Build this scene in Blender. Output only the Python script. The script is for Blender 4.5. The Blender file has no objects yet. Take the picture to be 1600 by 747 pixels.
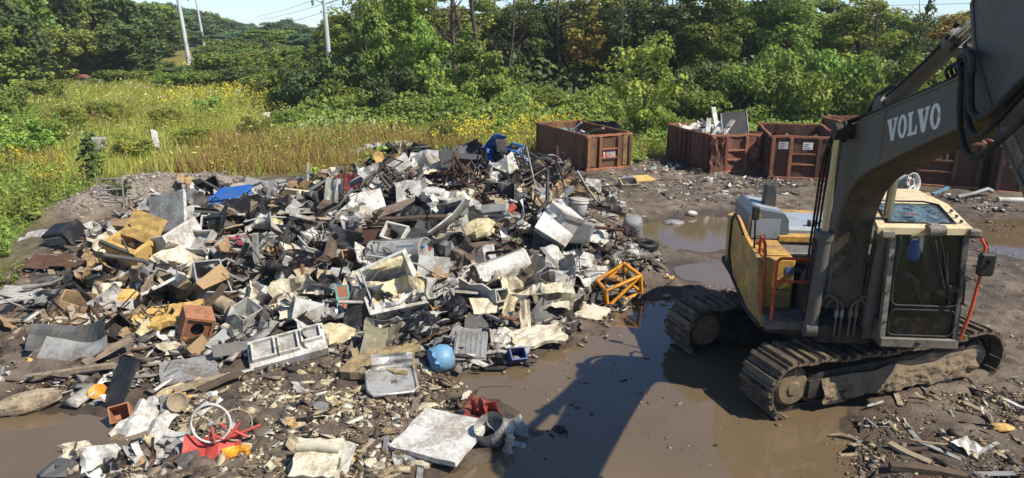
import bpy, math, random
import numpy as np
from mathutils import Matrix, Vector, Euler
R = math.radians
rnd = random.Random(7)
npr = np.random.default_rng(11)
scene = bpy.context.scene
col = scene.collection

# ------------------------------------------------------------------ camera
CAM_H, CAM_F, PITCH = 5.4, 1150.0, math.atan((373.5 - 45.0) / 1150.0)   # focal length in pixels of a 1600 px wide frame
cam_d = bpy.data.cameras.new('camera')
cam_d.lens = 36.0 * CAM_F / 1600.0
cam_d.sensor_width = 36.0
cam_d.clip_start = 0.1
cam_d.clip_end = 3000.0
cam = bpy.data.objects.new('camera', cam_d)
cam.location = (0, 0, CAM_H)
cam.rotation_euler = (R(90) - PITCH, 0, 0)
col.objects.link(cam)
scene.camera = cam
# ------------------------------------------------------------------ sky and sun
SUN_EL, SUN_AZ = R(50.0), math.atan2(0.90, -0.436)      # azimuth clockwise from +Y
world = bpy.data.worlds.new('World')
scene.world = world
world.use_nodes = True
wn = world.node_tree.nodes
wl = world.node_tree.links
bg = wn['Background']
sky = wn.new('ShaderNodeTexSky')
sky.sky_type = 'NISHITA'
sky.sun_disc = False
sky.sun_elevation = SUN_EL
sky.sun_rotation = SUN_AZ
sky.air_density = 1.0
sky.dust_density = 0.0
sky.ozone_density = 4.0
sky.altitude = 3000.0
wl.new(sky.outputs['Color'], bg.inputs['Color'])
bg.inputs['Strength'].default_value = 0.11
sun_d = bpy.data.lights.new('sun', 'SUN')
sun_d.energy = 4.6
sun_d.angle = R(0.5)
sun_d.color = (1.0, 0.94, 0.84)
sun = bpy.data.objects.new('sun', sun_d)
sv = Vector((math.sin(SUN_AZ) * math.cos(SUN_EL), math.cos(SUN_AZ) * math.cos(SUN_EL), math.sin(SUN_EL)))
sun.rotation_euler = (-sv).to_track_quat('-Z', 'Y').to_euler()
sun.location = sv * 60
col.objects.link(sun)
scene.view_settings.view_transform = 'Standard'
scene.view_settings.look = 'None'
scene.view_settings.exposure = 0.52
scene.view_settings.gamma = 1.0
scene.view_settings.use_curve_mapping = False
scene.render.engine = 'CYCLES'
scene.cycles.max_bounces = 6
scene.cycles.transparent_max_bounces = 12
scene.cycles.caustics_reflective = False
scene.cycles.caustics_refractive = False

# ------------------------------------------------------------------ helpers: pixels of the 1600 px photograph to rays and world points
_c, _s = math.cos(PITCH), math.sin(PITCH)
def ray(px, py):
    u, v = (px - 800.0) / CAM_F, (373.5 - py) / CAM_F
    return Vector((u, _c + v * _s, -_s + v * _c))
def at_z(px, py, z=0.0):
    d = ray(px, py)
    return Vector((0, 0, CAM_H)) + d * ((z - CAM_H) / d.z)
def at_y(px, py, y):
    d = ray(px, py)
    return Vector((0, 0, CAM_H)) + d * (y / d.y)
def depth(p):
    return p.y * _c - (p.z - CAM_H) * _s
def px_of(p):
    z = depth(p)
    return 800 + CAM_F * p.x / z, 373.5 - CAM_F * (p.y * _s + (p.z - CAM_H) * _c) / z

# ------------------------------------------------------------------ terrain height
def sst(a, b, x):
    t = np.clip((x - a) / (b - a), 0, 1)
    return t * t * (3 - 2 * t)
def _hash(i, j, k):
    n = np.sin(i * 127.1 + j * 311.7 + k * 74.7) * 43758.5453
    return n - np.floor(n)
def vnoise(x, y, k=0.0):
    i, j = np.floor(x), np.floor(y)
    f, g = x - i, y - j
    f, g = f * f * (3 - 2 * f), g * g * (3 - 2 * g)
    a, b = _hash(i, j, k), _hash(i + 1, j, k)
    c, d = _hash(i, j + 1, k), _hash(i + 1, j + 1, k)
    return (a + (b - a) * f) * (1 - g) + (c + (d - c) * f) * g
def fbm(x, y, k=0.0, o=4):
    s, a = 0.0, 0.5
    for q in range(o):
        s = s + a * (vnoise(x, y, k + q) - 0.5)
        x, y, a = x * 2.03 + 3.1, y * 2.03 + 1.7, a * 0.5
    return s
def poly_world(pts):
    return np.array([[at_z(a, b).x, at_z(a, b).y] for a, b in pts])
def sdist(P, x, y):
    x, y = np.asarray(x, float), np.asarray(y, float)
    d = np.full(x.shape, 1e9)
    ins = np.zeros(x.shape, bool)
    n = len(P)
    for i in range(n):
        ax, ay = P[i]
        bx, by = P[(i + 1) % n]
        ex, ey = bx - ax, by - ay
        t = np.clip(((x - ax) * ex + (y - ay) * ey) / (ex * ex + ey * ey + 1e-9), 0, 1)
        d = np.minimum(d, np.hypot(x - ax - t * ex, y - ay - t * ey))
        with np.errstate(divide='ignore', invalid='ignore'):
            c = ((ay > y) != (by > y)) & (x < ex * (y - ay) / (by - ay + 1e-12) + ax)
        ins ^= c
    return np.where(ins, -d, d)
PUDDLES = [
    poly_world([(700, 760), (640, 850), (1000, 900), (1330, 830), (1300, 747), (1345, 690), (1330, 640), (1350, 600), (1240, 540), (1180, 500), (1110, 470), (1000, 465),
                (900, 470), (905, 500), (930, 520), (880, 545), (790, 580), (700, 585), (715, 620), (800, 625), (840, 680), (790, 720)]),
    poly_world([(-80, 650), (60, 640), (110, 625), (180, 640), (200, 660), (270, 665), (300, 690), (200, 715), (130, 720), (90, 747), (60, 900), (-200, 900)]),
    poly_world([(215, 575), (300, 560), (330, 590), (300, 615), (235, 610)]),
    poly_world([(985, 346), (1090, 336), (1165, 342), (1185, 385), (1110, 398), (1040, 391), (1000, 370)]),
    poly_world([(1035, 412), (1110, 403), (1195, 405), (1205, 458), (1120, 455), (1055, 438)]),
    poly_world([(1515, 340), (1680, 345), (1720, 410), (1560, 402), (1515, 385)]),
]
CONT_BASE = []
def mud_z(x, y):
    h = 0.085 + 0.10 * fbm(x * 0.55, y * 0.55, 3) + 0.07 * fbm(x * 1.9, y * 1.9, 5)
    pd = np.full(np.shape(x), 1e3)
    for P in PUDDLES:
        sd0 = sdist(P, x, y)
        pd = np.minimum(pd, sd0)
        sd = sd0 + 0.75 * fbm(x * 1.0, y * 1.0, 9)
        h = np.minimum(h, np.clip(sd * 0.10, -0.10, 0.5) + 0.11 * fbm(x * 2.4, y * 2.4, 8) * sst(-1.3, 0.2, sd))
    return h, pd
# scrap mound: (x, y, rx, ry, h)
MOUND = [(-2.2, 20.4, 3.6, 3.0, 1.35), (0.6, 19.6, 2.6, 3.2, 0.55), (-4.6, 17.6, 3.2, 2.6, 0.6), (-1.6, 15.6, 3.6, 2.2, 0.55),
         (-9.0, 17.3, 2.6, 2.0, 0.35), (1.5, 16.0, 1.8, 1.6, 0.30), (-2.0, 13.2, 2.2, 1.1, 0.15)]
PILE = poly_world([(60, 470), (160, 400), (180, 350), (240, 318), (340, 300), (470, 310), (560, 320), (700, 320), (860, 300), (960, 330), (1000, 400), (990, 470), (900, 520),
                   (760, 560), (640, 560), (520, 560), (400, 570), (260, 545), (120, 550), (20, 540), (-30, 500)])
GRAVEL = poly_world([(60, 345), (150, 300), (250, 282), (340, 284), (400, 292), (420, 306), (330, 318), (240, 320), (120, 350)])
YARD = poly_world([(-400, 900), (-250, 560), (-20, 470), (30, 400), (90, 330), (200, 285), (420, 282), (560, 275), (600, 240), (840, 250), (990, 262), (1050, 250), (1700, 270), (2400, 330), (2400, 900)])
def gz(x, y):
    x, y = np.asarray(x, float), np.asarray(y, float)
    h, pd = mud_z(x, y)
    m = 0.0
    for a, b, rx, ry, hh in MOUND:
        m = m + hh * np.exp(-(((x - a) / rx) ** 2 + ((y - b) / ry) ** 2))
    m = m * sst(-0.5, 0.9, pd)                   # the heap runs out where the water stands
    h = h + m * (1 + 0.35 * fbm(x * 0.8, y * 0.8, 21))
    g = sdist(GRAVEL, x, y)
    h = h + 0.55 * sst(0.7, -1.4, g) * (0.8 + 0.6 * fbm(x * .7, y * .7, 12))
    yd = sdist(YARD, x, y)
    h = h + sst(0.0, 4.0, yd) * (0.12 + 0.35 * fbm(x * 0.2, y * 0.2, 31))
    h = h + 2.0 * sst(80, 125, y) * sst(-8, -30, x) + 5.0 * sst(70, 140, y) * sst(-0.46, -0.58, x / np.maximum(y, 1.0))
    return h
def gz1(x, y):
    return float(gz(np.array([x]), np.array([y]))[0])
_T = np.concatenate([np.arange(6, 40, 0.06), np.arange(40, 120, 0.3), np.arange(120, 400, 1.0)])
def hit(px, py, lift=0.0):
    """where the line of sight meets the ground raised by lift"""
    d = ray(px, py)
    t = _T / max(d.y, 0.05)
    z = CAM_H + d.z * t - (gz(d.x * t, d.y * t) + lift)
    k = np.argmax(z < 0) if (z < 0).any() else len(t) - 1
    tt = t[k]
    if k > 0 and z[k] < 0:
        tt = t[k - 1] + (t[k] - t[k - 1]) * z[k - 1] / (z[k - 1] - z[k] + 1e-9)
    return Vector((0, 0, CAM_H)) + d * float(tt)

# ------------------------------------------------------------------ materials
def lin(h):
    h = h.lstrip('#')
    v = [int(h[i:i + 2], 16) / 255 for i in (0, 2, 4)]
    return tuple((c / 12.92 if c <= 0.04045 else ((c + 0.055) / 1.055) ** 2.4) for c in v) + (1.0,)
MAT = {}
def node(nt, t, **kw):
    n = nt.nodes.new(t)
    for k, v in kw.items():
        if k in n.inputs.keys():
            n.inputs[k].default_value = v
        else:
            setattr(n, k, v)
    return n
def mixc(nt, f, a, b, mode='MIX'):
    n = nt.nodes.new('ShaderNodeMix')
    n.data_type = 'RGBA'
    n.blend_type = mode
    for sock, val in ((n.inputs[0], f), (n.inputs[6], a), (n.inputs[7], b)):
        if hasattr(val, 'links'):
            nt.links.new(val, sock)
        else:
            sock.default_value = val
    return n.outputs[2]
def ramp(nt, f, stops):
    n = nt.nodes.new('ShaderNodeValToRGB')
    e = n.color_ramp.elements
    while len(e) < len(stops):
        e.new(0.5)
    for q, (p, c) in zip(e, stops):
        q.position = p
        q.color = c if len(c) == 4 else tuple(c) + (1,)
    nt.links.new(f, n.inputs[0])
    return n.outputs[0]
def mat(name, c, rough=0.65, metal=0.0, dirt=0.35, dcol='5a4c3e', scale=3.0, bump=0.15, var=0.25, c2=None, spec=0.4, streak=False):
    if name in MAT:
        return MAT[name]
    m = bpy.data.materials.new(name)
    m.use_nodes = True
    nt = m.node_tree
    b = nt.nodes['Principled BSDF']
    tc = node(nt, 'ShaderNodeTexCoord')
    oi = node(nt, 'ShaderNodeObjectInfo')
    mp = node(nt, 'ShaderNodeVectorMath', operation='ADD')
    nt.links.new(tc.outputs['Object'], mp.inputs[0])
    sc = node(nt, 'ShaderNodeVectorMath', operation='SCALE')
    nt.links.new(oi.outputs['Location'], sc.inputs[0])
    sc.inputs['Scale'].default_value = 3.7
    nt.links.new(sc.outputs[0], mp.inputs[1])
    n1 = node(nt, 'ShaderNodeTexNoise', Scale=scale, Detail=6.0, Roughness=0.65)
    n2 = node(nt, 'ShaderNodeTexNoise', Scale=scale * 7, Detail=4.0, Roughness=0.7)
    src = mp.outputs[0]
    if streak:                                   # runs of rust and dirt drawn out down the plate
        st = node(nt, 'ShaderNodeVectorMath', operation='MULTIPLY')
        nt.links.new(src, st.inputs[0])
        st.inputs[1].default_value = (1.0, 1.0, 0.22)
        src = st.outputs[0]
    for n in (n1, n2):
        nt.links.new(src, n.inputs['Vector'])
    cc = lin(c)
    base = mixc(nt, n1.outputs['Fac'], tuple(v * (1 - var) for v in cc[:3]) + (1,), tuple(min(v * (1 + var), 0.9) for v in cc[:3]) + (1,))
    if c2:
        base = mixc(nt, ramp(nt, n1.outputs['Fac'], [(0.48, (0, 0, 0)), (0.6, (1, 1, 1))]), base, lin(c2))
    # every piece a little lighter or darker than its neighbour
    mr = node(nt, 'ShaderNodeMapRange')
    nt.links.new(oi.outputs['Random'], mr.inputs[0])
    mr.inputs['To Min'].default_value = 1 - var
    mr.inputs['To Max'].default_value = 1 + var * 0.6
    hv = node(nt, 'ShaderNodeHueSaturation')
    nt.links.new(mr.outputs[0], hv.inputs['Value'])
    nt.links.new(base, hv.inputs['Color'])
    base = hv.outputs[0]
    if dirt > 0:
        add = node(nt, 'ShaderNodeMath', operation='ADD')
        nt.links.new(n1.outputs['Fac'], add.inputs[0])
        s2 = node(nt, 'ShaderNodeMath', operation='MULTIPLY')
        nt.links.new(n2.outputs['Fac'], s2.inputs[0])
        s2.inputs[1].default_value = 0.6
        nt.links.new(s2.outputs[0], add.inputs[1])
        lo = 1.02 - 0.42 * dirt
        f = ramp(nt, add.outputs[0], [(max(lo - 0.10, 0.02), (0, 0, 0)), (min(lo + 0.10, 0.99), (0.85, 0.85, 0.85))])
        base = mixc(nt, f, base, lin(dcol))
    nt.links.new(base, b.inputs['Base Color'])
    b.inputs['Roughness'].default_value = rough
    if dirt > 0:
        rr = node(nt, 'ShaderNodeMapRange')
        nt.links.new(n2.outputs['Fac'], rr.inputs[0])
        rr.inputs['To Min'].default_value = max(rough - 0.12, 0.05)
        rr.inputs['To Max'].default_value = min(rough + 0.2, 1)
        nt.links.new(rr.outputs[0], b.inputs['Roughness'])
    b.inputs['Metallic'].default_value = metal
    b.inputs['Specular IOR Level'].default_value = spec
    if bump > 0:
        bp = node(nt, 'ShaderNodeBump', Strength=bump, Distance=0.02)
        nt.links.new(n2.outputs['Fac'], bp.inputs['Height'])
        nt.links.new(bp.outputs[0], b.inputs['Normal'])
    MAT[name] = m
    return m
def chipmat(name, stops, rough=0.9):
    """many small pieces in one mesh, each with its own colour"""
    m = bpy.data.materials.new(name)
    m.use_nodes = True
    nt = m.node_tree
    b = nt.nodes['Principled BSDF']
    geo = node(nt, 'ShaderNodeNewGeometry')
    c = ramp(nt, geo.outputs['Random Per Island'], [(p, lin(h)) for p, h in stops])
    n = node(nt, 'ShaderNodeTexNoise', Scale=14.0, Detail=5.0, Roughness=0.7)
    nt.links.new(geo.outputs['Position'], n.inputs['Vector'])
    c = mixc(nt, ramp(nt, n.outputs['Fac'], [(0.45, (0, 0, 0)), (0.68, (0.75, 0.75, 0.75))]), c, lin('5e5042'))
    nt.links.new(c, b.inputs['Base Color'])
    b.inputs['Roughness'].default_value = rough
    bp = node(nt, 'ShaderNodeBump', Strength=0.4, Distance=0.02)
    nt.links.new(n.outputs['Fac'], bp.inputs['Height'])
    nt.links.new(bp.outputs[0], b.inputs['Normal'])
    return m
def leafmat(name, a, b_, c_, trans=0.3):
    m = bpy.data.materials.new(name)
    m.use_nodes = True
    nt = m.node_tree
    b = nt.nodes['Principled BSDF']
    tc = node(nt, 'ShaderNodeTexCoord')
    oi = node(nt, 'ShaderNodeObjectInfo')
    n1 = node(nt, 'ShaderNodeTexNoise', Scale=0.5, Detail=5.0, Roughness=0.8)
    geo = node(nt, 'ShaderNodeNewGeometry')
    nt.links.new(geo.outputs['Position'], n1.inputs['Vector'])
    cl = ramp(nt, n1.outputs['Fac'], [(0.34, lin(a)), (0.5, lin(b_)), (0.66, lin(c_))])
    isl = geo.outputs['Random Per Island']
    mr = node(nt, 'ShaderNodeMapRange')
    nt.links.new(isl, mr.inputs[0])
    mr.inputs['To Min'].default_value = 0.85
    mr.inputs['To Max'].default_value = 1.75
    m2 = node(nt, 'ShaderNodeMapRange')
    nt.links.new(oi.outputs['Random'], m2.inputs[0])
    m2.inputs['To Min'].default_value = 0.75
    m2.inputs['To Max'].default_value = 1.2
    mm = node(nt, 'ShaderNodeMath', operation='MULTIPLY')
    nt.links.new(mr.outputs[0], mm.inputs[0])
    nt.links.new(m2.outputs[0], mm.inputs[1])
    h2 = node(nt, 'ShaderNodeMapRange')
    nt.links.new(oi.outputs['Random'], h2.inputs[0])
    h2.inputs['To Min'].default_value = 0.475
    h2.inputs['To Max'].default_value = 0.515
    hv = node(nt, 'ShaderNodeHueSaturation')
    nt.links.new(h2.outputs[0], hv.inputs['Hue'])
    nt.links.new(mm.outputs[0], hv.inputs['Value'])
    nt.links.new(cl, hv.inputs['Color'])
    nt.links.new(hv.outputs[0], b.inputs['Base Color'])
    b.inputs['Roughness'].default_value = 0.55
    b.inputs['Specular IOR Level'].default_value = 0.25
    tr = node(nt, 'ShaderNodeBsdfTranslucent')
    nt.links.new(hv.outputs[0], tr.inputs['Color'])
    mx = node(nt, 'ShaderNodeMixShader')
    mx.inputs[0].default_value = trans
    nt.links.new(b.outputs[0], mx.inputs[1])
    nt.links.new(tr.outputs[0], mx.inputs[2])
    nt.links.new(mx.outputs[0], nt.nodes['Material Output'].inputs['Surface'])
    MAT[name] = m
    return m

# ------------------------------------------------------------------ object helpers
def tag(o, label=None, cat=None, group=None, kind=None):
    for k, v in (('label', label), ('category', cat), ('group', group), ('kind', kind)):
        if v:
            o[k] = v
    return o
def link(o, parent=None):
    col.objects.link(o)
    if parent is not None:
        o.parent = parent
    return o
def empty(name, loc=(0, 0, 0), rz=0.0):
    o = bpy.data.objects.new(name, None)
    o.location = loc
    o.rotation_euler = (0, 0, rz)
    o.empty_display_size = 0.2
    return link(o)
def npmesh(name, V, F, m=None, smooth=False):
    V = np.ascontiguousarray(V, dtype=np.float32)
    F = np.ascontiguousarray(F, dtype=np.int32)
    me = bpy.data.meshes.new(name)
    k = F.shape[1]
    me.vertices.add(len(V))
    me.vertices.foreach_set('co', V.ravel())
    me.loops.add(F.size)
    me.loops.foreach_set('vertex_index', F.ravel())
    me.polygons.add(len(F))
    me.polygons.foreach_set('loop_start', np.arange(0, F.size, k, dtype=np.int32))
    if smooth:
        me.polygons.foreach_set('use_smooth', np.ones(len(F), bool))
    me.update(calc_edges=True)
    if m:
        me.materials.append(m)
    return me
class MB:
    """collects shapes; build() links them as ONE mesh object"""
    def __init__(s):
        s.v, s.f, s.sm = [], [], []
    def add(s, vs, fs, smooth=False):
        n = len(s.v)
        s.v += [Vector(v) for v in vs]
        s.f += [tuple(i + n for i in f) for f in fs]
        s.sm += [smooth] * len(fs)
        return s
    def box(s, x0, x1, y0, y1, z0, z1, M=None):
        vs = [Vector((x, y, z)) for z in (z0, z1) for y in (y0, y1) for x in (x0, x1)]
        if M is not None:
            vs = [M @ v for v in vs]
        return s.add(vs, [(0, 2, 3, 1), (4, 5, 7, 6), (0, 1, 5, 4), (2, 6, 7, 3), (0, 4, 6, 2), (1, 3, 7, 5)])
    def bbox(s, x0, x1, y0, y1, z0, z1, b=0.02, M=None):
        """box with chamfered edges"""
        vs, idx = [], {}
        for i, x in enumerate((x0, x1)):
            for j, y in enumerate((y0, y1)):
                for k, z in enumerate((z0, z1)):
                    dx, dy, dz = (b, -b)[i], (b, -b)[j], (b, -b)[k]
                    for a, p in enumerate(((x, y + dy, z + dz), (x + dx, y, z + dz), (x + dx, y + dy, z))):
                        idx[i, j, k, a] = len(vs)
                        vs.append(Vector(p))
        fs = []
        for i in (0, 1):
            fs.append([idx[i, j, k, 0] for j, k in ((0, 0), (1, 0), (1, 1), (0, 1))][::1 if i else -1])
            fs.append([idx[j, i, k, 1] for j, k in ((0, 0), (1, 0), (1, 1), (0, 1))][::-1 if i else 1])
            fs.append([idx[j, k, i, 2] for j, k in ((0, 0), (1, 0), (1, 1), (0, 1))][::1 if i else -1])
        for i in (0, 1):
            for j in (0, 1):
                fs.append([idx[i, j, 0, 0], idx[i, j, 1, 0], idx[i, j, 1, 1], idx[i, j, 0, 1]])
                fs.append([idx[i, 0, j, 0], idx[i, 1, j, 0], idx[i, 1, j, 2], idx[i, 0, j, 2]])
                fs.append([idx[0, i, j, 1], idx[1, i, j, 1], idx[1, i, j, 2], idx[0, i, j, 2]])
                for k in (0, 1):
                    fs.append([idx[i, j, k, 0], idx[i, j, k, 1], idx[i, j, k, 2]])
        if M is not None:
            vs = [M @ v for v in vs]
        return s.add(vs, fs)
    def ring(s, c, X, Y, rx, ry, n):
        return [Vector(c) + X * (math.cos(2 * math.pi * i / n) * rx) + Y * (math.sin(2 * math.pi * i / n) * ry) for i in range(n)]
    def cyl(s, p0, p1, r0, r1=None, n=14, caps=True, smooth=True):
        p0, p1 = Vector(p0), Vector(p1)
        r1 = r0 if r1 is None else r1
        d = (p1 - p0).normalized()
        X = d.orthogonal().normalized()
        Y = d.cross(X)
        a, b = s.ring(p0, X, Y, r0, r0, n), s.ring(p1, X, Y, r1, r1, n)
        s.add(a + b, [(i, (i + 1) % n, n + (i + 1) % n, n + i) for i in range(n)], smooth)
        if caps:
            s.add(a, [tuple(range(n - 1, -1, -1))])
            s.add(b, [tuple(range(n))])
        return s
    def tube(s, pts, r, n=6, smooth=True, closed=False):
        pts = [Vector(p) for p in pts]
        m = len(pts)
        rs = r if isinstance(r, (list, tuple)) else [r] * m
        vs, X = [], None
        for i, p in enumerate(pts):
            if closed:
                d = pts[(i + 1) % m] - pts[i - 1]
            else:
                d = pts[min(i + 1, m - 1)] - pts[max(i - 1, 0)]
            d = d.normalized() if d.length > 1e-9 else Vector((0, 0, 1))
            X = d.orthogonal().normalized() if X is None else (X - d * X.dot(d))
            X = X.normalized() if X.length > 1e-6 else d.orthogonal().normalized()
            vs += s.ring(p, X, d.cross(X), rs[i], rs[i], n)
        fs = []
        for k in range(m if closed else m - 1):
            q = (k + 1) % m
            fs += [(k * n + i, k * n + (i + 1) % n, q * n + (i + 1) % n, q * n + i) for i in range(n)]
        s.add(vs, fs, smooth)
        if not closed:
            s.add(vs[:n], [tuple(range(n - 1, -1, -1))])
            s.add(vs[-n:], [tuple(range(n))])
        return s
    def lathe(s, prof, n=20, M=None, smooth=True):
        """prof: (radius, height) turned about Z"""
        vs = []
        for r, z in prof:
            for i in range(n):
                a = 2 * math.pi * i / n
                vs.append(Vector((r * math.cos(a), r * math.sin(a), z)))
        if M is not None:
            vs = [M @ v for v in vs]
        fs = [(k * n + i, k * n + (i + 1) % n, (k + 1) * n + (i + 1) % n, (k + 1) * n + i) for k in range(len(prof) - 1) for i in range(n)]
        return s.add(vs, fs, smooth)
    def prism(s, poly, a0, a1, axis='x', M=None):
        """polygon extruded along an axis; poly is in the other two axes, in order"""
        def P(u, v, w):
            return {'x': Vector((w, u, v)), 'y': Vector((u, w, v)), 'z': Vector((u, v, w))}[axis]
        n = len(poly)
        vs = [P(u, v, a0) for u, v in poly] + [P(u, v, a1) for u, v in poly]
        if M is not None:
            vs = [M @ v for v in vs]
        fs = [(i, (i + 1) % n, n + (i + 1) % n, n + i) for i in range(n)] + [tuple(range(n - 1, -1, -1)), tuple(range(n, 2 * n))]
        return s.add(vs, fs)
    def xf(s, M):
        s.v = [M @ v for v in s.v]
        return s
    def jit(s, a):
        s.v = [v + Vector((rnd.uniform(-a, a), rnd.uniform(-a, a), rnd.uniform(-a, a))) for v in s.v]
        return s
    def mesh(s, name, m=None):
        me = bpy.data.meshes.new(name)
        me.from_pydata([tuple(v) for v in s.v], [], s.f)
        me.polygons.foreach_set('use_smooth', s.sm)
        if m:
            me.materials.append(m)
        me.update()
        return me
    def build(s, name, m, parent=None, origin=None):
        """vertices are world coordinates; they are stored relative to the thing's origin"""
        if parent is not None:
            root = parent
            off = Vector(root.location)
            while root.parent:
                root = root.parent
                off = off + Vector(root.location)
            o0 = off
        else:
            o0 = Vector(origin) if origin is not None else Vector((0, 0, 0))
        if o0.length:
            s.v = [v - o0 for v in s.v]
        o = bpy.data.objects.new(name, s.mesh(name, m))
        if parent is None:
            o.location = o0
        return link(o, parent)
# ================================================================== ground: one sheet, fine near the yard, coarse to the horizon
def axis(segs):
    out = []
    for a, b, st in segs:
        out += list(np.arange(a, b, st))
    return np.array(out + [segs[-1][1]])
GX = axis([(-900, -200, 50), (-200, -60, 10), (-60, -20, 1.6), (-20, -13, 0.4), (-13, 13, 0.11), (13, 22, 0.3), (22, 60, 2), (60, 200, 12), (200, 900, 60)])
GY = axis([(-60, 4, 4), (4, 7.5, 0.5), (7.5, 17, 0.09), (17, 32, 0.16), (32, 50, 0.7), (50, 130, 3), (130, 300, 10), (300, 1500, 80)])
XX, YY = np.meshgrid(GX, GY)
ZZ = gz(XX.ravel(), YY.ravel())
nx, ny = len(GX), len(GY)
ii = (np.arange(ny - 1)[:, None] * nx + np.arange(nx - 1)[None, :]).ravel()
gF = np.stack([ii, ii + 1, ii + nx + 1, ii + nx], 1)
# lumps and clods in the churned mud
xr, yr = XX.ravel(), YY.ravel()
yard_sd = sdist(YARD, xr, yr)
pile_sd = sdist(PILE, xr, yr)
grav_sd = sdist(GRAVEL, xr, yr)
clod = np.clip(vnoise(xr * 5.5, yr * 5.5, 41) - 0.55, 0, 1) * 0.16 + np.clip(vnoise(xr * 2.3, yr * 3.1, 43) - 0.6, 0, 1) * 0.25
ZZ = ZZ + clod * (ZZ > 0.03) * sst(0.5, -0.5, yard_sd) * sst(0.02, 0.12, ZZ)
# wheel and track ruts crossing the open mud behind and to the right of the machine
rut = np.sin((yr - 0.22 * xr - 0.4 * np.sin(xr * 0.35)) * 7.0) * sst(8.5, 10, xr) * sst(24.5, 22, yr) * 0.018
rut2 = np.sin((yr + 0.1 * xr) * 5.0 + 1.3 * np.sin(xr * 0.6)) * sst(4, 6, xr) * sst(16.5, 18, yr) * sst(25, 23, yr) * 0.03
ZZ = ZZ + (rut + rut2) * sst(0.03, 0.09, ZZ)
me = npmesh('ground', np.stack([xr, yr, ZZ], 1), gF, smooth=True)
zone = np.zeros((len(xr), 4), np.float32)
zone[:, 0] = sst(-0.6, 1.2, yard_sd + 1.4 * fbm(xr * 0.6, yr * 0.6, 51))            # grown over
zone[:, 1] = sst(0.3, -0.5, grav_sd + 0.5 * fbm(xr * 1.1, yr * 1.1, 53))             # gravel heap
zone[:, 2] = sst(0.16, 0.0, ZZ)                                                      # low and wet
zone[:, 3] = 1
at = me.color_attributes.new('zone', 'FLOAT_COLOR', 'POINT')
at.data.foreach_set('color', zone.ravel())
def ground_mat():
    m = bpy.data.materials.new('mud_gravel_and_soil')
    m.use_nodes = True
    nt = m.node_tree
    L = nt.links
    b = nt.nodes['Principled BSDF']
    geo = node(nt, 'ShaderNodeNewGeometry')
    va = node(nt, 'ShaderNodeVertexColor', layer_name='zone')
    sp = node(nt, 'ShaderNodeSeparateColor')
    L.new(va.outputs['Color'], sp.inputs[0])
    def nz(s, d=6, r=0.65):
        n = node(nt, 'ShaderNodeTexNoise', Scale=s, Detail=d, Roughness=r)
        L.new(geo.outputs['Position'], n.inputs['Vector'])
        return n.outputs['Fac']
    big, mid, fine = nz(0.45), nz(2.6), nz(22.0, 5, 0.75)
    mud = mixc(nt, ramp(nt, big, [(0.38, (0, 0, 0)), (0.62, (1, 1, 1))]), lin('63574b'), lin('8a7b6a'))
    mud = mixc(nt, ramp(nt, mid, [(0.46, (0, 0, 0)), (0.66, (1, 1, 1))]), mud, lin('4c4239'))
    mud = mixc(nt, ramp(nt, fine, [(0.58, (0, 0, 0)), (0.72, (1, 1, 1))]), mud, lin('a08f7b'))
    vor = node(nt, 'ShaderNodeTexVoronoi', Scale=17.0)
    L.new(geo.outputs['Position'], vor.inputs['Vector'])
    gcol = mixc(nt, ramp(nt, vor.outputs['Color'], [(0.2, (0, 0, 0)), (0.8, (1, 1, 1))]), lin('6a6056'), lin('a59a8b'))
    gcol = mixc(nt, ramp(nt, mid, [(0.45, (0, 0, 0)), (0.65, (1, 1, 1))]), gcol, lin('8b7f6f'))
    soil = mixc(nt, big, lin('756a3e'), lin('8f7f4a'))
    soil = mixc(nt, ramp(nt, mid, [(0.45, (0, 0, 0)), (0.6, (1, 1, 1))]), soil, lin('636b30'))
    c = mixc(nt, sp.outputs[1], mud, gcol)
    c = mixc(nt, sp.outputs[0], c, soil)
    wet = mixc(nt, sp.outputs[2], (1, 1, 1, 1), (0.58, 0.54, 0.51, 1))
    c = mixc(nt, 1.0, c, wet, 'MULTIPLY')
    L.new(c, b.inputs['Base Color'])
    ro = node(nt, 'ShaderNodeMapRange')
    L.new(sp.outputs[2], ro.inputs[0])
    ro.inputs['To Min'].default_value = 0.92
    ro.inputs['To Max'].default_value = 0.5
    L.new(ro.outputs[0], b.inputs['Roughness'])
    b.inputs['Specular IOR Level'].default_value = 0.35
    bp = node(nt, 'ShaderNodeBump', Strength=0.8, Distance=0.05)
    L.new(fine, bp.inputs['Height'])
    b2 = node(nt, 'ShaderNodeBump', Strength=0.7, Distance=0.12)
    L.new(mid, b2.inputs['Height'])
    L.new(bp.outputs[0], b2.inputs['Normal'])
    L.new(b2.outputs[0], b.inputs['Normal'])
    return m
me.materials.append(ground_mat())
ground = link(bpy.data.objects.new('ground', me))
tag(ground, 'churned dark mud yard running out into overgrown meadow soil', 'ground', kind='structure')

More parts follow.
